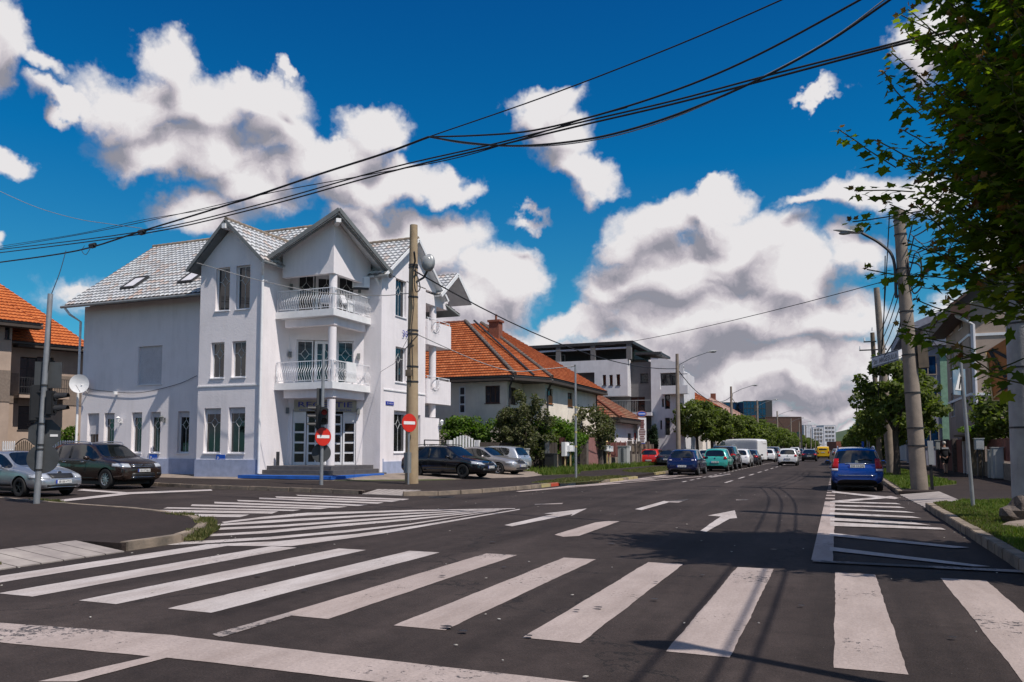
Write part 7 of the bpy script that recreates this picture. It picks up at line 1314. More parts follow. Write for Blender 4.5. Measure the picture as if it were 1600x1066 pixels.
        for dx in kind.get('handles', []): patch('door_handle', [(dx-.09, kind['zbelt']-.14), (dx+.09, kind['zbelt']-.135), (dx+.09, kind['zbelt']-.105), (dx-.09, kind['zbelt']-.11)], 'S', kind.get('hcol', paint), mirror=True, off=.02, nx=3, ny=1)
        patch('side_strip', [(xr_+r+.1, .33), (xf_-r-.1, .33), (xf_-r-.1, .42), (xr_+r+.1, .42)], 'S', 'black' if kind.get('strip', True) else paint, mirror=True, off=.006, ny=1)
        for sx in kind.get('pillars', []): patch('pillar', [(sx-.05, kind['zbelt']+.02), (sx+.05, kind['zbelt']+.02), (sx+.02, kind['ztopw']), (sx-.08, kind['ztopw'])], 'S', 'black', mirror=True, off=.006, nx=2, ny=4)
        mxp = kind['mirror']
        for sy in (-1, 1):
            m = MB(False); m.ball((mxp[0], sy*(hw+.10), mxp[1]), .1, 0, 6, (.75, 1.1, .8)); m.tube([(mxp[0]+.02, sy*(hw-.1), mxp[1]-.06), (mxp[0], sy*(hw+.06), mxp[1]-.02)], .03); mo = m.build('wing_mirror', paint, t, smooth=True)
            m = MB(False); m.obox((mxp[0]-.07, sy*(hw+.10), mxp[1]), (.008, 0, 0), (0, .085, 0), (0, 0, .055)); m.build('mirror_glass', 'carglass', mo)
        if kind.get('rails'):
            x0, x1, z_, w_ = kind['rails']
            for sy in (-1, 1): m = MB(False); m.tube(spline([(x0, sy*w_, z_-.03), (x0+.15, sy*w_, z_+.05), ((x0+x1)/2, sy*w_, z_+.08), (x1-.15, sy*w_, z_+.05), (x1, sy*w_, z_-.03)]), .02, 6); m.build('roof_rail', kind.get('railcol', 'alloy'), t)
        if kind.get('wiper'): z = kind['wiper']; pts = []
        if kind.get('wiper'):
            for a, dz in ((-.05, 0), (-.25, .03), (-.5, .0)):
                h = bvh.ray_cast(Vector((-9, a, z+dz)), Vector((1, 0, 0)))[0]; pts.append(h-Vector((.03, 0, 0)))
            m = MB(False); m.tube(pts, .012, 5); m.build('rear_wiper', 'black', t)
    m = MB(False); m.box(xr_-.3, xf_+.3, -hw+.2, hw-.2, .16, .3); m.build('underbody', 'black', t)
    bpy.data.meshes.remove(ev); return t
# station tables: x, zlow, zbelt, ztop, w, wt, side glass, top glass (1 windscreen, 2 full width incl. corners)
MPV = dict(L=4.42, W=1.76, r=.315, xr=.88, xf=3.6, zs=.35, zbelt=.93, ztopw=1.42, st=[(.0, .42, .55, .62, .80, .70, 0, 0), (.02, .36, .62, .72, .90, .86, 0, 0), (.07, .30, .80, .90, .95, .90, 0, 0), (.12, .26, .90, .97, .97, .885, 0, 2), (.36, .24, .94, 1.44, .985, .74, 0, 0), (.50, .22, .94, 1.51, .99, .735, 1, 0), (.95, .2, .93, 1.54, 1, .74, 1, 0), (1.6, .2, .93, 1.56, 1, .75, 1, 0), (2.3, .2, .92, 1.55, 1, .75, 1, 0), (2.75, .2, .91, 1.50, 1, .73, 1, 1), (3.45, .2, .90, 1.03, .99, .78, 0, 0), (3.6, .2, .87, .99, .985, .80, 0, 0), (4.1, .22, .76, .86, .96, .78, 0, 0), (4.33, .24, .62, .70, .84, .66, 0, 0), (4.42, .3, .50, .56, .70, .55, 0, 0)],
  rear=dict(lights=[[(.60, .80), (.84, .80), (.75, 1.14), (.58, 1.14)]], white=[[(.61, .72), (.85, .72), (.85, .79), (.61, .79)]], chrome=[[(-.38, .955), (.38, .955), (.36, .995), (-.36, .995)], [(-.6, .555), (.6, .555), (.6, .575), (-.6, .575)]], plate=.885, badge=1.03), front=dict(lights=[[(.5, .6), (.8, .66), (.8, .76), (.5, .72)]], grille=[[(-.4, .5), (.4, .5), (.42, .62), (-.42, .62)]], plate=.45), seams=[1.55, 2.6], handles=[1.45, 2.5], mirror=(2.95, .98), rails=(.55, 2.6, 1.50, .60), wiper=1.1)
HATCH = dict(L=4.2, W=1.75, r=.31, xr=.78, xf=3.38, zs=.33, zbelt=.92, ztopw=1.36, st=[(.0, .40, .52, .58, .80, .70, 0, 0), (.02, .32, .60, .70, .90, .84, 0, 0), (.06, .27, .78, .86, .96, .88, 0, 0), (.13, .25, .91, .96, .98, .86, 0, 1), (.42, .22, .94, 1.38, .99, .70, 0, 0), (.62, .2, .94, 1.44, .995, .71, 1, 0), (1.1, .2, .93, 1.475, 1, .73, 1, 0), (1.6, .2, .92, 1.485, 1, .74, 1, 0), (2.0, .2, .91, 1.475, 1, .735, 1, 0), (2.3, .2, .90, 1.44, 1, .72, 1, 1), (2.98, .2, .89, 1.0, .99, .80, 0, 0), (3.4, .2, .85, .95, .98, .80, 0, 0), (3.85, .21, .74, .83, .95, .76, 0, 0), (4.1, .23, .60, .68, .84, .66, 0, 0), (4.2, .3, .48, .55, .68, .5, 0, 0)],
  rear=dict(lights=[[(.52, .78), (.83, .76), (.83, .96), (.56, .97)]], white=[[(.54, .83), (.68, .83), (.68, .88), (.55, .88)]], plate=.52, badge=.9), front=dict(lights=[[(.42, .60), (.80, .66), (.80, .79), (.48, .72)]], grille=[[(-.38, .62), (.38, .62), (.40, .70), (-.40, .70)], [(-.6, .30), (.6, .30), (.56, .42), (-.56, .42)]], plate=.49, badge=.67), seams=[1.45, 2.5], handles=[1.3, 2.35], pillars=[1.5], mirror=(2.62, .97), wiper=1.02, spokes=9)
WAGON = dict(L=4.56, W=1.78, r=.315, xr=.98, xf=3.56, zs=.33, zbelt=.90, ztopw=1.34, st=[(.0, .40, .52, .60, .80, .70, 0, 0), (.03, .32, .60, .74, .90, .84, 0, 0), (.08, .27, .78, .88, .95, .88, 0, 0), (.16, .25, .90, .97, .97, .84, 0, 1), (.55, .22, .93, 1.40, .985, .70, 0, 0), (.80, .2, .93, 1.45, .99, .71, 1, 0), (1.4, .2, .92, 1.475, 1, .73, 1, 0), (2.0, .2, .91, 1.48, 1, .735, 1, 0), (2.3, .2, .90, 1.47, 1, .73, 1, 0), (2.6, .2, .89, 1.43, 1, .715, 1, 1), (3.22, .2, .88, .99, .99, .80, 0, 0), (3.6, .2, .84, .93, .98, .80, 0, 0), (4.15, .21, .72, .81, .95, .76, 0, 0), (4.44, .23, .60, .67, .84, .66, 0, 0), (4.56, .3, .48, .55, .68, .5, 0, 0)],
  rear=dict(lights=[[(.56, .74), (.84, .74), (.82, .94), (.58, .94)]], plate=.8, badge=.95), front=dict(lights=[[(.44, .58), (.80, .64), (.80, .77), (.50, .70)]], grille=[[(-.42, .60), (.42, .60), (.44, .68), (-.44, .68)], [(-.62, .30), (.62, .30), (.58, .42), (-.58, .42)]], plate=.49, badge=.65), seams=[1.65, 2.7], handles=[1.5, 2.55], pillars=[1.68, .95], mirror=(2.85, .95), rails=(.6, 2.6, 1.44, .58), railcol='black', strip=False, spokes=7)
SALOON = dict(L=4.45, W=1.73, r=.305, xr=.9, xf=3.52, zs=.33, zbelt=.88, ztopw=1.31, st=[(.0, .38, .52, .60, .80, .70, 0, 0), (.03, .30, .62, .74, .92, .85, 0, 0), (.08, .27, .84, .93, .96, .84, 0, 0), (.35, .25, .90, .99, .98, .82, 0, 1), (.95, .2, .90, 1.34, .99, .68, 1, 0), (1.25, .2, .90, 1.40, 1, .70, 1, 0), (1.7, .2, .89, 1.435, 1, .72, 1, 0), (2.1, .2, .88, 1.43, 1, .72, 1, 0), (2.4, .2, .88, 1.39, 1, .70, 1, 1), (3.05, .2, .87, .97, .99, .79, 0, 0), (3.5, .2, .83, .92, .98, .78, 0, 0), (4.0, .21, .73, .82, .95, .74, 0, 0), (4.32, .23, .60, .69, .85, .66, 0, 0), (4.45, .3, .46, .54, .70, .5, 0, 0)],
  rear=dict(lights=[[(.55, .72), (.83, .72), (.83, .88), (.55, .90)]], plate=.62, badge=.85), front=dict(lights=[[(.42, .56), (.78, .58), (.76, .70), (.44, .72)]], grille=[[(-.36, .58), (.36, .58), (.40, .72), (-.40, .72)], [(-.5, .32), (.5, .32), (.5, .38), (-.5, .38)]], plate=.47, badge=.73), seams=[1.45, 2.5], handles=[1.3, 2.35], pillars=[1.5], mirror=(2.68, .93), spokes=5)
SUV = dict(L=4.8, W=1.94, r=.38, xr=1.0, xf=3.88, zs=.5, zbelt=1.12, ztopw=1.58, clad=False, st=[(.0, .5, .66, .74, .80, .70, 0, 0), (.03, .42, .78, .9, .92, .86, 0, 0), (.07, .36, .98, 1.08, .96, .90, 0, 0), (.13, .33, 1.10, 1.17, .975, .86, 0, 1), (.44, .3, 1.14, 1.62, .985, .75, 0, 0), (.72, .28, 1.14, 1.69, .99, .75, 1, 0), (1.4, .28, 1.12, 1.73, 1, .77, 1, 0), (2.1, .28, 1.11, 1.735, 1, .775, 1, 0), (2.5, .28, 1.10, 1.71, 1, .76, 1, 0), (2.78, .28, 1.10, 1.65, 1, .74, 1, 1), (3.42, .28, 1.09, 1.20, .99, .82, 0, 0), (3.85, .28, 1.05, 1.15, .985, .84, 0, 0), (4.4, .3, .96, 1.06, .97, .82, 0, 0), (4.70, .32, .84, .94, .91, .76, 0, 0), (4.8, .4, .66, .76, .78, .64, 0, 0)],
  rear=dict(lights=[[(.6, .95), (.9, .95), (.88, 1.12), (.62, 1.12)]], plate=.9, badge=1.08), front=dict(lights=[[(.52, .80), (.90, .82), (.88, .96), (.54, .94)]], grille=[[(-.48, .79), (.48, .79), (.50, .93), (-.50, .93)], [(-.5, .47), (.5, .47), (.46, .60), (-.46, .60)], [(.58, .5), (.82, .52), (.82, .6), (.58, .6)]], chrome=[[(-.47, .89), (.47, .89), (.47, .905), (-.47, .905)], [(-.47, .82), (.47, .82), (.47, .835), (-.47, .835)], [(-.5, .44), (.5, .44), (.5, .455), (-.5, .455)]], plate=.69, badge=.86), seams=[1.65, 2.75], handles=[1.45, 2.55], pillars=[1.72, 1.0], mirror=(2.98, 1.15), rails=(.8, 2.65, 1.69, .66), hcol='chrome', strip=False, spokes=10)
VAN = dict(L=5.9, W=2.0, r=.34, xr=1.1, xf=4.75, zs=.45, zbelt=1.2, ztopw=2.0, cat='van', st=[(.0, .45, 1.0, 2.2, .93, .86, 0, 0), (.04, .35, 1.1, 2.36, .97, .9, 0, 0), (.15, .3, 1.15, 2.44, .99, .92, 0, 0), (1.2, .28, 1.2, 2.48, 1, .93, 0, 0), (2.6, .28, 1.2, 2.48, 1, .93, 0, 0), (3.6, .28, 1.2, 2.44, 1, .92, 1, 0), (4.2, .28, 1.2, 2.3, 1, .88, 1, 1), (4.95, .28, 1.15, 1.35, .99, .86, 0, 0), (5.4, .3, .95, 1.12, .96, .8, 0, 0), (5.75, .32, .75, .88, .88, .7, 0, 0), (5.9, .4, .6, .7, .74, .6, 0, 0)],
  rear=dict(lights=[[(.82, .8), (.93, .8), (.93, 1.15), (.82, 1.15)]], dark=[[(-.7, 1.95), (-.1, 1.95), (-.1, 1.99), (-.7, 1.99)][::1]], plate=.6), front=dict(lights=[[(.55, .8), (.88, .85), (.85, 1.0), (.6, .98)]], grille=[[(-.5, .55), (.5, .55), (.5, .75), (-.5, .75)]], plate=.45), seams=[1.4, 3.55, 4.6], handles=[3.3, 4.4], mirror=(4.6, 1.45), spokes=6)
KOMBI = dict(VAN, L=4.4, W=1.8, r=.32, xr=.8, xf=3.5, zbelt=1.0, st=[(.0, .4, .8, 1.5, .93, .84, 0, 0), (.04, .32, .9, 1.7, .97, .86, 0, 0), (.15, .28, .98, 1.78, .99, .88, 0, 0), (1.2, .25, 1.0, 1.84, 1, .9, 0, 0), (2.2, .25, 1.0, 1.82, 1, .88, 1, 0), (2.6, .25, 1.0, 1.74, 1, .84, 1, 1), (3.3, .25, .98, 1.15, .99, .82, 0, 0), (3.9, .25, .85, .95, .96, .78, 0, 0), (4.3, .28, .65, .75, .86, .7, 0, 0), (4.4, .35, .5, .6, .72, .6, 0, 0)],
  rear=dict(lights=[[(.70, .8), (.84, .8), (.82, 1.1), (.70, 1.1)]], plate=.95, dark=[[(-.55, 1.3), (.55, 1.3), (.5, 1.5), (-.5, 1.5)]]), front=dict(lights=[[(.5, .6), (.78, .66), (.76, .8), (.5, .76)]], grille=[[(-.4, .45), (.4, .45), (.4, .6), (-.4, .6)]]), seams=[2.1], handles=[2.0], mirror=(2.9, 1.1))
SMALL = dict(HATCH, L=3.65, W=1.66, r=.29, xr=.6, xf=2.95, st=[(.0, .40, .52, .60, .80, .70, 0, 0), (.02, .32, .60, .72, .92, .86, 0, 0), (.05, .27, .80, .90, .97, .9, 0, 0), (.10, .25, .92, .98, .98, .88, 0, 1), (.30, .22, .94, 1.40, .99, .72, 0, 0), (.5, .2, .94, 1.47, .995, .73, 1, 0), (.95, .2, .93, 1.51, 1, .75, 1, 0), (1.35, .2, .92, 1.515, 1, .755, 1, 0), (1.7, .2, .92, 1.50, 1, .75, 1, 0), (1.95, .2, .91, 1.46, 1, .73, 1, 1), (2.6, .2, .90, 1.02, .99, .80, 0, 0), (3.0, .2, .86, .95, .98, .80, 0, 0), (3.4, .21, .74, .83, .95, .76, 0, 0), (3.58, .23, .60, .68, .86, .66, 0, 0), (3.65, .3, .48, .55, .70, .5, 0, 0)],
  rear=dict(lights=[[(.56, .80), (.78, .80), (.74, .98), (.58, .98)]], plate=.62, badge=.86), seams=[1.2, 2.2], handles=[1.05], pillars=[1.25], mirror=(2.28, .98))
for k_, v_ in ((MPV, ((.06, .22, .80, 1.12), (3.95, 4.25, .62, .74))), (HATCH, ((.05, .34, .77, .95), (3.72, 4.02, .64, .76))), (WAGON, ((.07, .30, .74, .93), (4.02, 4.34, .62, .74))), (SALOON, ((.05, .3, .73, .87), (3.95, 4.22, .58, .68))), (SUV, ((.07, .32, .96, 1.1), (4.25, 4.6, .83, .95))), (SMALL, ((.04, .2, .80, .95), (3.3, 3.5, .62, .74)))): k_['side'] = v_
def put(kind, rear_c, ang, name, label, paint, **k):
    """rear_c: ground point under the middle of the rear bumper; ang: heading in degrees from +X"""
    z = k.pop('z', 0.0); q_ = .982 if rear_c[1] < 150 else 1; return car(name, label, kind, (rear_c[0]*(.99 if rear_c[0] < 0 else 1), rear_c[1]*q_, z), math.radians(ang), paint, **k)
def nose(kind, nose_c, ang, *a, **k):
    return put(kind, (nose_c[0]-kind['L']*math.cos(math.radians(ang)), nose_c[1]-kind['L']*math.sin(math.radians(ang))), ang, *a, **k)
nose(SALOON, (-22.8, 18.3), -4, 'parked_car', 'silver saloon car with black wheels cut by the left edge, behind the leaning signal pole', 'silver', plate='SB 08 HTO', rim='darkrim')
nose(SUV, (-24.3, 22.9), -6, 'parked_car', 'dark brown off-road car with roof rails standing before the white house', 'brownm', plate='SB 07 BJG')
nose(WAGON, (-14.8, 33.95), -8, 'parked_car', 'black estate car parked nose out beside the concrete pole and white house', 'blackc', plate='SB 12 VTR', rim='darkrim', z=.17)
nose(SALOON, (-14.9, 38.2), -10, 'parked_car', 'pale champagne car wedged between the black estate and the silver hatchback', 'champagne', plate='SB 10 RNL', z=.17)
put(HATCH, (-15.7, 40.9), 176, 'parked_car', 'silver hatchback parked tail out before the board fence, right of the black estate', 'silverb', plate='SB 22 GTI', z=.17)
put(MPV, (.62, 31.0), 90, 'parked_car', 'bright blue people carrier with roof rails, parked at the right kerb', 'bluec', plate='DB 13 DFJ')
put(HATCH, (-8.15, 45.7), 90, 'parked_car', 'navy blue hatchback, nearest car of the left kerbside row', 'navy', plate='SB 45 AST')
put(SMALL, (-7.5, 54.3), 90, 'parked_car', 'turquoise small hatchback behind the navy one in the kerbside row', 'teal', plate='SB 31 YRS')
put(SUV, (-7.75, 59.8), 90, 'parked_car', 'black off-road car just beyond the turquoise hatchback', 'blackc', plate='B 99 KJT')
put(HATCH, (-7.35, 66.5), 90, 'parked_car', 'white hatchback between the black off-road car and the dark grey saloon', 'whitec', detail=1)
put(SALOON, (-7.3, 73.5), 90, 'parked_car', 'dark grey saloon just before the large white van', 'dgrey')
put(VAN, (-6.9, 84.2), 155, 'parked_van', 'large white panel van turning across the left pavement behind the kerbside row', 'whitec')
put(SMALL, (-4.05, 74.4), 90, 'moving_car', 'white small car with dark rear window driving away in the left lane', 'whitec', plate='SB 02 FIT')
put(HATCH, (-7.2, 93), 90, 'parked_car', 'white car in the kerbside row right beyond the white van', 'whitec')
put(SALOON, (-3.1, 101.3), 90, 'moving_car', 'black saloon driving away ahead of the white small car', 'blackc', plate='SB 66 MRC')
put(KOMBI, (-1.95, 127.5), 90, 'moving_van', 'bright yellow delivery van driving away far down the street', 'yellow', detail=1)
put(SUV, (-7.4, 103), 90, 'parked_car', 'dark high car in the kerbside row, left of the driving black saloon', 'dgrey', detail=1)
put(SALOON, (-13.1, 66.4), 92, 'parked_car', 'dark blue grey car on the left forecourt behind the navy hatchback', 'dgrey')
put(HATCH, (-14.7, 67.0), 90, 'parked_car', 'bright red car half hidden by the cypress on the left forecourt', 'redc', detail=1)
put(SALOON, (-11.9, 80), 100, 'parked_car', 'white car with a red stripe on the forecourt behind the turquoise hatchback', 'whitec', detail=1)
far = [(-7.3, 112, 'whitec', 'HATCH'), (-7.3, 121, 'dgrey', 'SALOON'), (-7.3, 131, 'silverb', 'HATCH'), (-7.4, 142, 'redc', 'SMALL'), (-7.4, 156, 'whitec', 'SUV'), (.2, 148, 'dgrey', 'SALOON'), (-.2, 190, 'silver', 'HATCH'), (-7.4, 176, 'navy', 'HATCH'), (1.0, 178, 'whitec', 'HATCH'), (-3.2, 215, 'silver', 'SALOON')]
fl_ = ['white car in the far kerbside row, first beyond the dark high car', 'dark saloon in the far kerbside row beside the yellow van', 'pale silver car in the far kerbside row, beyond the dark saloon', 'small red car in the far kerbside row', 'white high car near the end of the visible kerbside row', 'grey saloon right of the yellow van', 'tiny silver car far down the middle of the street', 'navy car at the very end of the kerbside row', 'distant white car parked at the right kerb beyond the blue people carrier', 'farthest silver saloon in the left lane']
for (x, y, c, kd), lb in zip(far, fl_): put(dict(HATCH=HATCH, SALOON=SALOON, SMALL=SMALL, SUV=SUV)[kd], (x, y), 90, 'distant_car', lb, c, detail=0, lod=1, group='distant cars')
# ================================================================= trees and plants
TM = {}
def leaf_mesh(name, clumps, n, size, m_, seed, flat=.5):
    r = np.random.default_rng(seed); C = np.array([c[:3] for c in clumps]); Rr = np.array([c[3:6] for c in clumps]); w = (Rr.prod(1))**.6; idx = r.choice(len(C), n, p=w/w.sum())
    d = r.normal(size=(n, 3)); d /= np.linalg.norm(d, axis=1)[:, None]; rad = r.uniform(.35, 1, n)**.5; P = C[idx]+d*Rr[idx]*rad[:, None]*r.uniform(.8, 1.12, n)[:, None]
    nrm = d*.6+r.normal(size=(n, 3))*.55+np.array([0, 0, flat]); nrm /= np.linalg.norm(nrm, axis=1)[:, None]; t = np.cross(nrm, r.normal(size=(n, 3))); t /= np.linalg.norm(t, axis=1)[:, None]; b = np.cross(nrm, t); s = size*r.uniform(.6, 1.3, n)[:, None]
    V = np.stack([P-t*s*.55, P+b*s*.38-nrm*s*.08, P+t*s*.6-nrm*s*.12, P-b*s*.38-nrm*s*.08], 1).reshape(-1, 3); F = np.arange(n*4).reshape(n, 4)
    me = bpy.data.meshes.new(name); me.from_pydata(V.tolist(), [], F.tolist()); me.materials.append(K[m_]); return me
def crown_clumps(cx, cy, cz, rx, ry, rz, k, seed, cs=.42, hollow=.5):
    r = random.Random(seed); out = []
    while len(out) < k:
        a, b, c = (r.gauss(0, 1) for _ in range(3)); l = math.sqrt(a*a+b*b+c*c); q = r.uniform(hollow, 1)**.7; f = 1+.22*mnoise.noise((a/l*2.1+seed, b/l*2.1, c/l*2.1))
        z = c/l*q; wd = 1 if z < .3 else 1-.25*(z-.3)
        out.append((cx+a/l*rx*q*f*wd, cy+b/l*ry*q*f*wd, cz+z*rz*f, *[cs*r.uniform(.6, 1.25)*v for v in (rx, ry, rz*.8)]))
    return out
def tree(name, label, x, y, h, rx, rz, m_, n=5000, size=.2, k=40, seed=1, group=None, trunk=.14, z0=.12, cs=.36, ry=None, cat='tree', hollow=.5, key=None, rot=0, white=False, sc=1):
    t = thing(name, label, cat, (x, y, z0), rot, group); ry = ry or rx; t.scale = (sc, sc, sc); WM[t.name] = Matrix.Translation((x, y, z0))
    if key and key in TM: cm_, tm_ = TM[key]
    else:
        cz = h-rz; cl = crown_clumps(0, 0, cz, rx*.86, ry*.86, rz*.86, k, seed, cs, hollow); cm_ = leaf_mesh('crown', cl, n, size, m_, seed)
        m = MB(False); r = random.Random(seed); zt = max(.4, cz-rz*.75); m.tube([(0, 0, -.05), (.03, .02, zt*.5), (-.02, .0, zt), (0, .03, cz)], [trunk*1.25, trunk, trunk*.85, trunk*.3], 9)
        for i in range(min(14, k)):
            c = cl[i]; m.tube([(0, 0, zt*.85+r.random()*.3), (c[0]*.45, c[1]*.45, zt+(c[2]-zt)*.5), c[:3]], [trunk*.45, trunk*.28, trunk*.08], 5)
        ob = m.build('trunk', 'bark'); tm_ = ob.data; bpy.data.objects.remove(ob)
        if key: TM[key] = (cm_, tm_)
    for nm, me in (('crown', cm_), ('trunk', tm_)): o = bpy.data.objects.new(nm, me); COL.objects.link(o); o.parent = t
    return t
# row along the left kerb
rr = random.Random(11)
spec = [('full round street tree before the orange roofed house, nearest of the left row', 70.5), ('round tree touching the nearest one of the left row on its far side', 76.5), ('compact dark tree by the second street lamp of the left row', 95)]
for i, (lb, y) in enumerate(spec): tree('street_tree', lb, -11.3+(.4 if i == 1 else 0), y, 6.0 if i < 2 else 5.4, 2.0, 2.0, 'leafB', 5200, .24, 46, 20+i, 'street trees along the left kerb', key='L%d' % i)
y = 103.0; i = 0
while y < 520:
    i += 1; tree('street_tree', 'rounded street tree of the dense left row running towards the hill', -11.4+rr.uniform(-.5, .5), y, 5.7, 2.1, 2.1, 'leafB', 2600, .32, 40, 30+i % 4, 'far street trees of the left row', key='F%d' % (i % 4), rot=rr.uniform(0, 6), sc=rr.uniform(.9, 1.1)); y += 6.2 if y < 250 else 9
for i, (x, y, s) in enumerate([(-15, 112, 1.0), (-16, 125, 1.1), (-15, 150, 1.15), (-17, 165, 1.2), (-15, 182, 1.1), (-16, 210, 1.3)]): tree('garden_tree', 'tall garden tree with brownish green crown behind the left row of street trees', x, y, 6.5, 2.6, 2.6, 'leafB', 2600, .34, 40, 50+i % 2, 'garden trees behind the left row', key='G%d' % (i % 2), sc=s)
# right side row
tree('street_tree', 'large leafy street tree with twin trunk by the leaning pole, behind the blue people carrier', 2.75, 44.6, 6.75, 2.25, 2.6, 'leafB', 7800, .20, 80, 71, trunk=.15, cs=.24, hollow=.3)
tree('street_tree', 'bushy street tree right of the twin trunk one, crown behind the lamp post', 3.75, 45.6, 5.6, 1.5, 1.8, 'leafB', 3600, .20, 50, 72, trunk=.12, cs=.26, hollow=.3)
tree('street_tree', 'lower bushy tree just beyond the leaning pole', 3.0, 53, 5.2, 2.3, 2.1, 'leafB', 6000, .22, 46, 73)
y = 60; i = 0
while y < 420:
    i += 1; tree('street_tree', 'street tree of the right hand row far beyond the leaning pole', 3.7+rr.uniform(-.3, .4), y, 6.0, 2.3, 2.25, 'leafB', 2600, .32, 40, 30+i % 4, 'far street trees of the right row', key='F%d' % (i % 4), rot=rr.uniform(0, 6), sc=rr.uniform(.85, 1.05)); y += 8
tree('garden_tree', 'dark leafy garden tree behind the red brown fence, below the orange banner', 8.3, 45.5, 5.1, 2.6, 2.0, 'leafB', 8000, .19, 50, 81, trunk=.1)
tree('garden_tree', 'light green shrub above the fence, left of the dark garden tree', 7.2, 50.5, 2.9, 1.4, .7, 'leafC', 2200, .15, 20, 82, trunk=.06)
# left gardens
gx0, gy0 = G(822, 737, .12)
tree('garden_tree', 'open greyish leaved tree standing behind the silver hatchback', gx0, gy0, 5.5, 1.85, 2.6, 'leafD', 9000, .13, 90, 91, trunk=.12, cs=.2, hollow=.15)
tree('garden_tree', 'thin feathery upper part of a second greyish tree beside the first one', gx0-.9, gy0+.8, 4.3, 1.7, 1.7, 'leafD', 5000, .12, 46, 92, trunk=.08, cs=.24, hollow=.2)
tree('garden_shrub', 'bright green shrub between the greyish tree and the thin mast', -17.0, 50, 3.6, 2.2, 1.7, 'leafC', 6500, .17, 44, 93, cat='shrub', trunk=.06)
tree('garden_tree', 'rounded dull green tree right of the thin mast, before the small house roof', -16.9, 56.5, 4.9, 1.9, 2.0, 'leafD', 6500, .16, 50, 94, trunk=.1)
tree('garden_shrub', 'low yellow green shrub on top of the fence by the green gate', -18.0, 55, 2.9, 1.6, .8, 'leafC', 3000, .15, 24, 95, cat='shrub', trunk=.05)
tree('cypress', 'narrow dark cypress between the concrete fence and the red car', -15.2, 71.0, 4.0, .5, 2.0, 'leafE', 5000, .12, 46, 96, cs=.34, trunk=.08, hollow=.2)
tree('garden_shrub', 'small shrub showing above the picket fence beside the white house corner', *(onplane(103, 700, (-58, 34), (-40, 36.5))[:2]), 3.0, .8, .9, 'leafC', 1500, .13, 20, 97, cat='shrub', trunk=.05)
def hedge(name, label, P, h0, h1, w, n, m_, size, seed):
    r = random.Random(seed); cl = []
    for i in range(70):
        t = r.random()*(len(P)-1); k = int(t); f = t-k; x = P[k][0]+(P[min(k+1, len(P)-1)][0]-P[k][0])*f; y = P[k][1]+(P[min(k+1, len(P)-1)][1]-P[k][1])*f; z = r.uniform(h0, h1)
        cl.append((x+r.uniform(-w, w), y+r.uniform(-w, w), z+.2*mnoise.noise((x, y, 3)), .55, .45, .4))
    me = leaf_mesh('leaves', cl, n, size, m_, seed); t = thing(name, label, 'hedge', (P[0][0], P[0][1], .12)); o = bpy.data.objects.new('leaves', me); COL.objects.link(o); o.parent = t; o.location = (-P[0][0], -P[0][1], -.12)
    m = MB()
    for i in range(10): f = i/9*(len(P)-1); k = min(int(f), len(P)-2); q = f-k; x = P[k][0]+(P[k+1][0]-P[k][0])*q; y = P[k][1]+(P[k+1][1]-P[k][1])*q; m.tube([(x, y, .1), (x+.1, y, h0+.3), (x-.1, y+.05, h1)], .03, 5)
    m.build('stems', 'bark', t); return t
hedge('vine_hedge', 'bright green vine hedge between the white house and the cream house', [(-22.3, 44.3), (-19.5, 44.9), (-16.6, 46.0)], 1.4, 3.15, .3, 12000, 'leafC', .17, 101)
hedge('hedge', 'dark green hedge mass behind the fences left of the green gate', [(-17.2, 45.5), (-17.4, 50), (-17.2, 53)], .6, 2.4, .4, 8000, 'leafB', .16, 102)
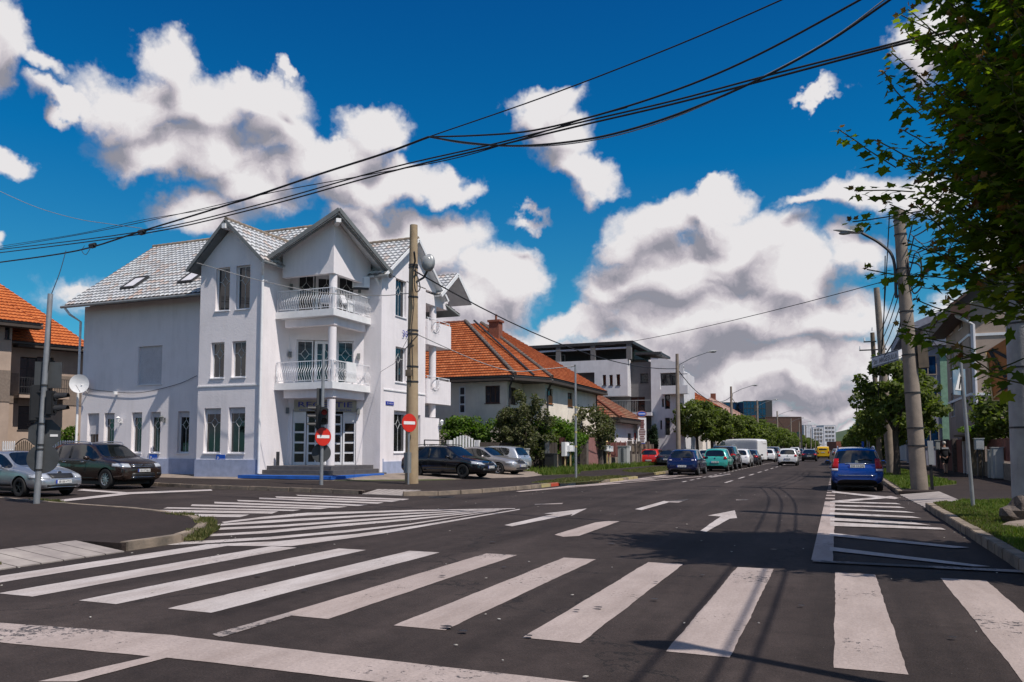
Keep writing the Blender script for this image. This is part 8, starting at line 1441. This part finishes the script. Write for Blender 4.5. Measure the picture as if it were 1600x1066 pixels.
# ---- the near maple on the right: shoots with lobed leaves
MAP = np.array([(0, -.5), (.16, -.30), (.42, -.36), (.36, -.10), (.60, .12), (.30, .16), (.22, .30), (0, .62), (-.22, .30), (-.30, .16), (-.60, .12), (-.36, -.10), (-.42, -.36), (-.16, -.30)])
def maple(x, y, label, shoots, seed, z0=.12, cen=(0, 0, 6.0), rad=(2.3, 1.9, 3.6), zmin=3.0):
    r = np.random.default_rng(seed); t = thing('maple_tree', label, 'tree', (x, y, z0)); LV = []; RV = []; tw = MB(False)
    def leaf(lst, p, nrm, tip, s):
        tip = tip-nrm*tip.dot(nrm); tip.normalize(); sd = tip.cross(nrm); c = [p+(sd*a+tip*(b+.45))*s-nrm*s*.16*abs(a) for a, b in MAP]; lst.append([p+tip*s*.45]+c)
    def shoot(p, d, L, droop=0., ls=.17):
        p = Vector(p); d = Vector(d).normalized(); n = max(4, int(L/.075)); pts = [p.copy()]
        for i in range(n):
            f = i/n; d = (d+Vector(r.normal(0, .05, 3))+Vector((0, 0, .03-droop*.05))).normalized(); p = p+d*(L/n); pts.append(p.copy()); sd = d.cross(Vector((0, 0, 1)) if i % 2 else Vector((.3, 1, .2))).normalized()
            for sg in (-1, 1):
                if r.random() < .12: continue
                out = (sd*sg+d*.35+Vector(r.normal(0, .2, 3))).normalized(); s = ls*(1-.45*f)*r.uniform(.75, 1.2); nrm = (Vector((0, 0, 1))+out*.45+Vector(r.normal(0, .28, 3))).normalized(); q = p+out*s*.45-Vector((0, 0, .02))
                leaf(RV if f > .93 else LV, q, nrm, (out-Vector((0, 0, .55))), s*(.7 if f > .93 else 1))
        for _ in range(3): o = Vector(r.normal(0, 1, 3)); o.z = abs(o.z); o.normalize(); leaf(RV, p+o*.03, Vector(r.normal(0, 1, 3)).normalized(), o, ls*.42)
        tw.tube(pts[::2]+[pts[-1]], .008, 4)
    C = Vector(cen)
    for i in range(shoots):
        a, b, c = r.normal(0, 1, 3); l = math.sqrt(a*a+b*b+c*c); q = r.uniform(.42, 1)**.55; f = 1+.3*mnoise.noise((a/l*2, b/l*2, c/l*2+seed))
        p = Vector((C.x+a/l*rad[0]*q*f, C.y+b/l*rad[1]*q*f, C.z+c/l*rad[2]*q*f))
        if p.z < zmin: continue
        side = Vector((a/l, b/l, 0)); up = .55+.6*max(0, c/l); shoot(p-side*.35, side*r.uniform(.3, 1.0)+Vector((0, 0, up*r.uniform(.3, 1.2))), r.uniform(.5, 1.15), ls=r.uniform(.15, .22))
    return t, shoot, LV, RV, tw
t, shoot, LV, RV, tw = maple(3.55, 11.3, 'large dark maple in the right foreground, its leafy shoots reaching over the road', 1250, 5, rad=(2.7, 2.1, 4.2), cen=(.22, 0, 5.45), zmin=2.4)
B = Vector((3.55, 11.3, .12))
for (x0, y0_, x1, y1_, dd_) in [(1400, 262, 1303, 213, 11.2), (1430, 300, 1335, 292, 11), (1440, 330, 1330, 350, 10.8), (1470, 430, 1352, 437, 11.0), (1460, 520, 1408, 510, 11), (1520, 545, 1415, 512, 11.4), (1440, 180, 1362, 122, 11), (1560, 590, 1500, 545, 10.6), (1600, 600, 1545, 592, 10.4), (1470, 60, 1412, 20, 11), (1600, 500, 1480, 470, 10.6), (1480, 400, 1420, 380, 11.2), (1450, 255, 1370, 235, 11), (1460, 345, 1385, 330, 11.3), (1560, 545, 1500, 560, 10.8), (1600, 560, 1560, 575, 10.2), (1500, 490, 1430, 480, 11.6), (1600, 440, 1530, 450, 10.5), (1450, 130, 1390, 85, 10.9), (1510, 440, 1450, 425, 10.9)]:
    fw = dd_; a = Vector(ray(x0, y0_)); b = Vector(ray(x1, y1_)); a = a*(fw/a.y); b = b*(fw/b.y); a.z += EYE; b.z += EYE; shoot(a-B, b-a, (b-a).length, .4, .18)
for lst, nm, m_ in ((LV, 'crown', 'leafA'), (RV, 'young_leaves', 'leafR')):
    V = np.array([[tuple(q) for q in l] for l in lst]).reshape(-1, 3); n = len(lst); tri = []
    for k in range(14): tri.append((0, k+1, (k+1) % 14+1))
    T = (np.array(tri)[None]+(np.arange(n)*15)[:, None, None]).reshape(-1, 3); me = bpy.data.meshes.new(nm); me.from_pydata(V.tolist(), [], T.tolist()); me.materials.append(K[m_]); o = bpy.data.objects.new(nm, me); COL.objects.link(o); o.parent = t
tw.build('twigs', 'leafD', t)
m = MB(False); m.tube([(0, 0, 0), (.05, 0, 1.4), (-.03, .05, 2.8), (0, 0, 4.5), (.1, 0, 7.5)], [.2, .16, .14, .1, .04], 12)
for i in range(16): a = i*2.4; z = 2.6+i*.25; m.tube([(0, 0, z), (math.cos(a)*.8, math.sin(a)*.7, z+.7), (math.cos(a)*1.7, math.sin(a)*1.4, z+1.5)], [.06, .04, .015], 6)
m.build('trunk', 'bark', t)
# ================================================================= walking person
def skin_body(pts, edges, rad, name, m_, par, sub=2):
    me = bpy.data.meshes.new(name); me.from_pydata(pts, edges, []); o = bpy.data.objects.new(name, me); COL.objects.link(o); md = o.modifiers.new('sk', 'SKIN'); md.use_smooth_shade = True
    for v, r_ in zip(me.skin_vertices[0].data, rad): v.radius = r_ if isinstance(r_, tuple) else (r_, r_)
    me.skin_vertices[0].data[0].use_root = True; ss = o.modifiers.new('s', 'SUBSURF'); ss.levels = ss.render_levels = sub
    dg = bpy.context.evaluated_depsgraph_get(); ev = bpy.data.meshes.new_from_object(o.evaluated_get(dg), depsgraph=dg); bpy.data.objects.remove(o); ev.name = name; ev.materials.clear(); ev.materials.append(K[m_]); q = bpy.data.objects.new(name, ev); COL.objects.link(q); q.parent = par; return q
t = thing('person', 'person with short pale hair, dark jacket and dark shorts walking away along the right pavement', 'person', (5.35, 48.6, .12), math.radians(12))
pts = [(0, 0, .93), (0, 0, 1.12), (0, .01, 1.32), (0, 0, 1.45), (0, .02, 1.53), (0, .03, 1.64), (.17, 0, 1.40), (.24, -.02, 1.14), (.25, .08, .92), (.25, .11, .84), (-.17, 0, 1.40), (-.25, .03, 1.15), (-.24, -.03, .93), (-.24, -.04, .84), (.09, 0, .88), (.10, .08, .50), (.10, .02, .10), (.10, .16, .04), (-.09, 0, .88), (-.10, -.10, .50), (-.10, -.28, .13), (-.10, -.17, .04)]
ed = [(0, 1), (1, 2), (2, 3), (3, 4), (4, 5), (2, 6), (6, 7), (7, 8), (8, 9), (2, 10), (10, 11), (11, 12), (12, 13), (0, 14), (14, 15), (15, 16), (16, 17), (0, 18), (18, 19), (19, 20), (20, 21)]
rd = [(.15, .11), (.14, .10), (.17, .11), (.07, .06), .05, (.085, .10), .06, .045, .032, (.02, .04), .06, .045, .032, (.02, .04), .085, .06, .04, (.045, .03), .085, .06, .04, (.045, .03)]
skin_body(pts, ed, rd, 'body', 'skin', t)
for s_ in (-1, 1):      # fingers
    hx_ = .25*s_; hy = .11 if s_ > 0 else -.04
    for f in range(4): 
        m = MB(False); m.tube([(hx_, hy-.03+f*.018, .84), (hx_, hy-.03+f*.018, .80), (hx_-.012*s_, hy-.03+f*.018, .765+.008*abs(f-1.5))], .0085, 6); m.build('finger', 'skin', t)
skin_body([(0, 0, .88), (0, 0, 1.10), (0, .01, 1.32), (0, 0, 1.44), (.17, 0, 1.40), (.24, -.02, 1.14), (.25, .07, .95), (-.17, 0, 1.40), (-.25, .03, 1.15), (-.24, -.02, .96)], [(0, 1), (1, 2), (2, 3), (2, 4), (4, 5), (5, 6), (2, 7), (7, 8), (8, 9)], [(.185, .14), (.175, .13), (.20, .14), (.08, .07), .085, .065, .05, .085, .065, .05], 'jacket', 'cloth', t)
skin_body([(0, 0, .98), (.09, 0, .86), (.10, .06, .55), (-.09, 0, .86), (-.10, -.08, .55)], [(0, 1), (1, 2), (0, 3), (3, 4)], [(.17, .13), .11, .09, .11, .09], 'shorts', 'cloth2', t)
m = MB(False); m.ball((0, .02, 1.68), .1, 0, 8, (.85, 1.0, 1.0)); m.build('hair', 'hair', t, smooth=True)
for s_, yy, zz in ((1, .12, .05), (-1, -.22, .06)): m = MB(False); m.ball((.10*s_, yy, zz), .06, 0, 6, (.8, 2.2, .75)); m.build('shoe', 'black', t, smooth=True)
m = MB(False); m.slab([(-.17, -.12, 1.36), (.17, -.12, 1.36), (.15, -.13, 1.44), (-.15, -.13, 1.44)], (0, -.02, 0)); m.build('grey_shoulder_panel', 'shutter', t)

# ---- unseen houses and trees, added to be mirrored in window panes and car paint
for i, (x0, x1, y0, y1, e, r_, w_, rm_) in enumerate([(-40, -27, -30, -20, 6.2, 9.4, 'cream', 'tiler'), (-62, -47, -26, -16, 5.8, 9.0, 'tan', 'tileo'), (12, 26, 4, 18, 6.4, 9.6, 'cream', 'tiler'), (14, 28, -26, -12, 6, 9, 'tan', 'tiler'), (-22, -12.5, -34, -22, 6.5, 10, 'mwhite', 'tilem')]):
    hipped('neighbour_house', ['cream house across the side street, mirrored in the panes', 'tan house far along the side street behind the viewer', 'cream house on the right corner outside the frame', 'tan house behind the viewer on the right side', 'white house straight behind the viewer'][i], x0, x1, y0, y1, e, r_, w_, rm_)
for i, (x, y) in enumerate([(-25, 3), (-34, 5), (-44, 6), (-54, 8), (-18, -3), (8, -2), (9, 12), (-30, -8), (-13, -14)]): tree('street_tree', 'street tree standing behind the viewer across the junction', x, y, 6.0, 2.1, 2.1, 'leafB', 2600, .32, 40, 30+i % 4, 'trees behind the viewer', key='F%d' % (i % 4), rot=i, sc=1.05)
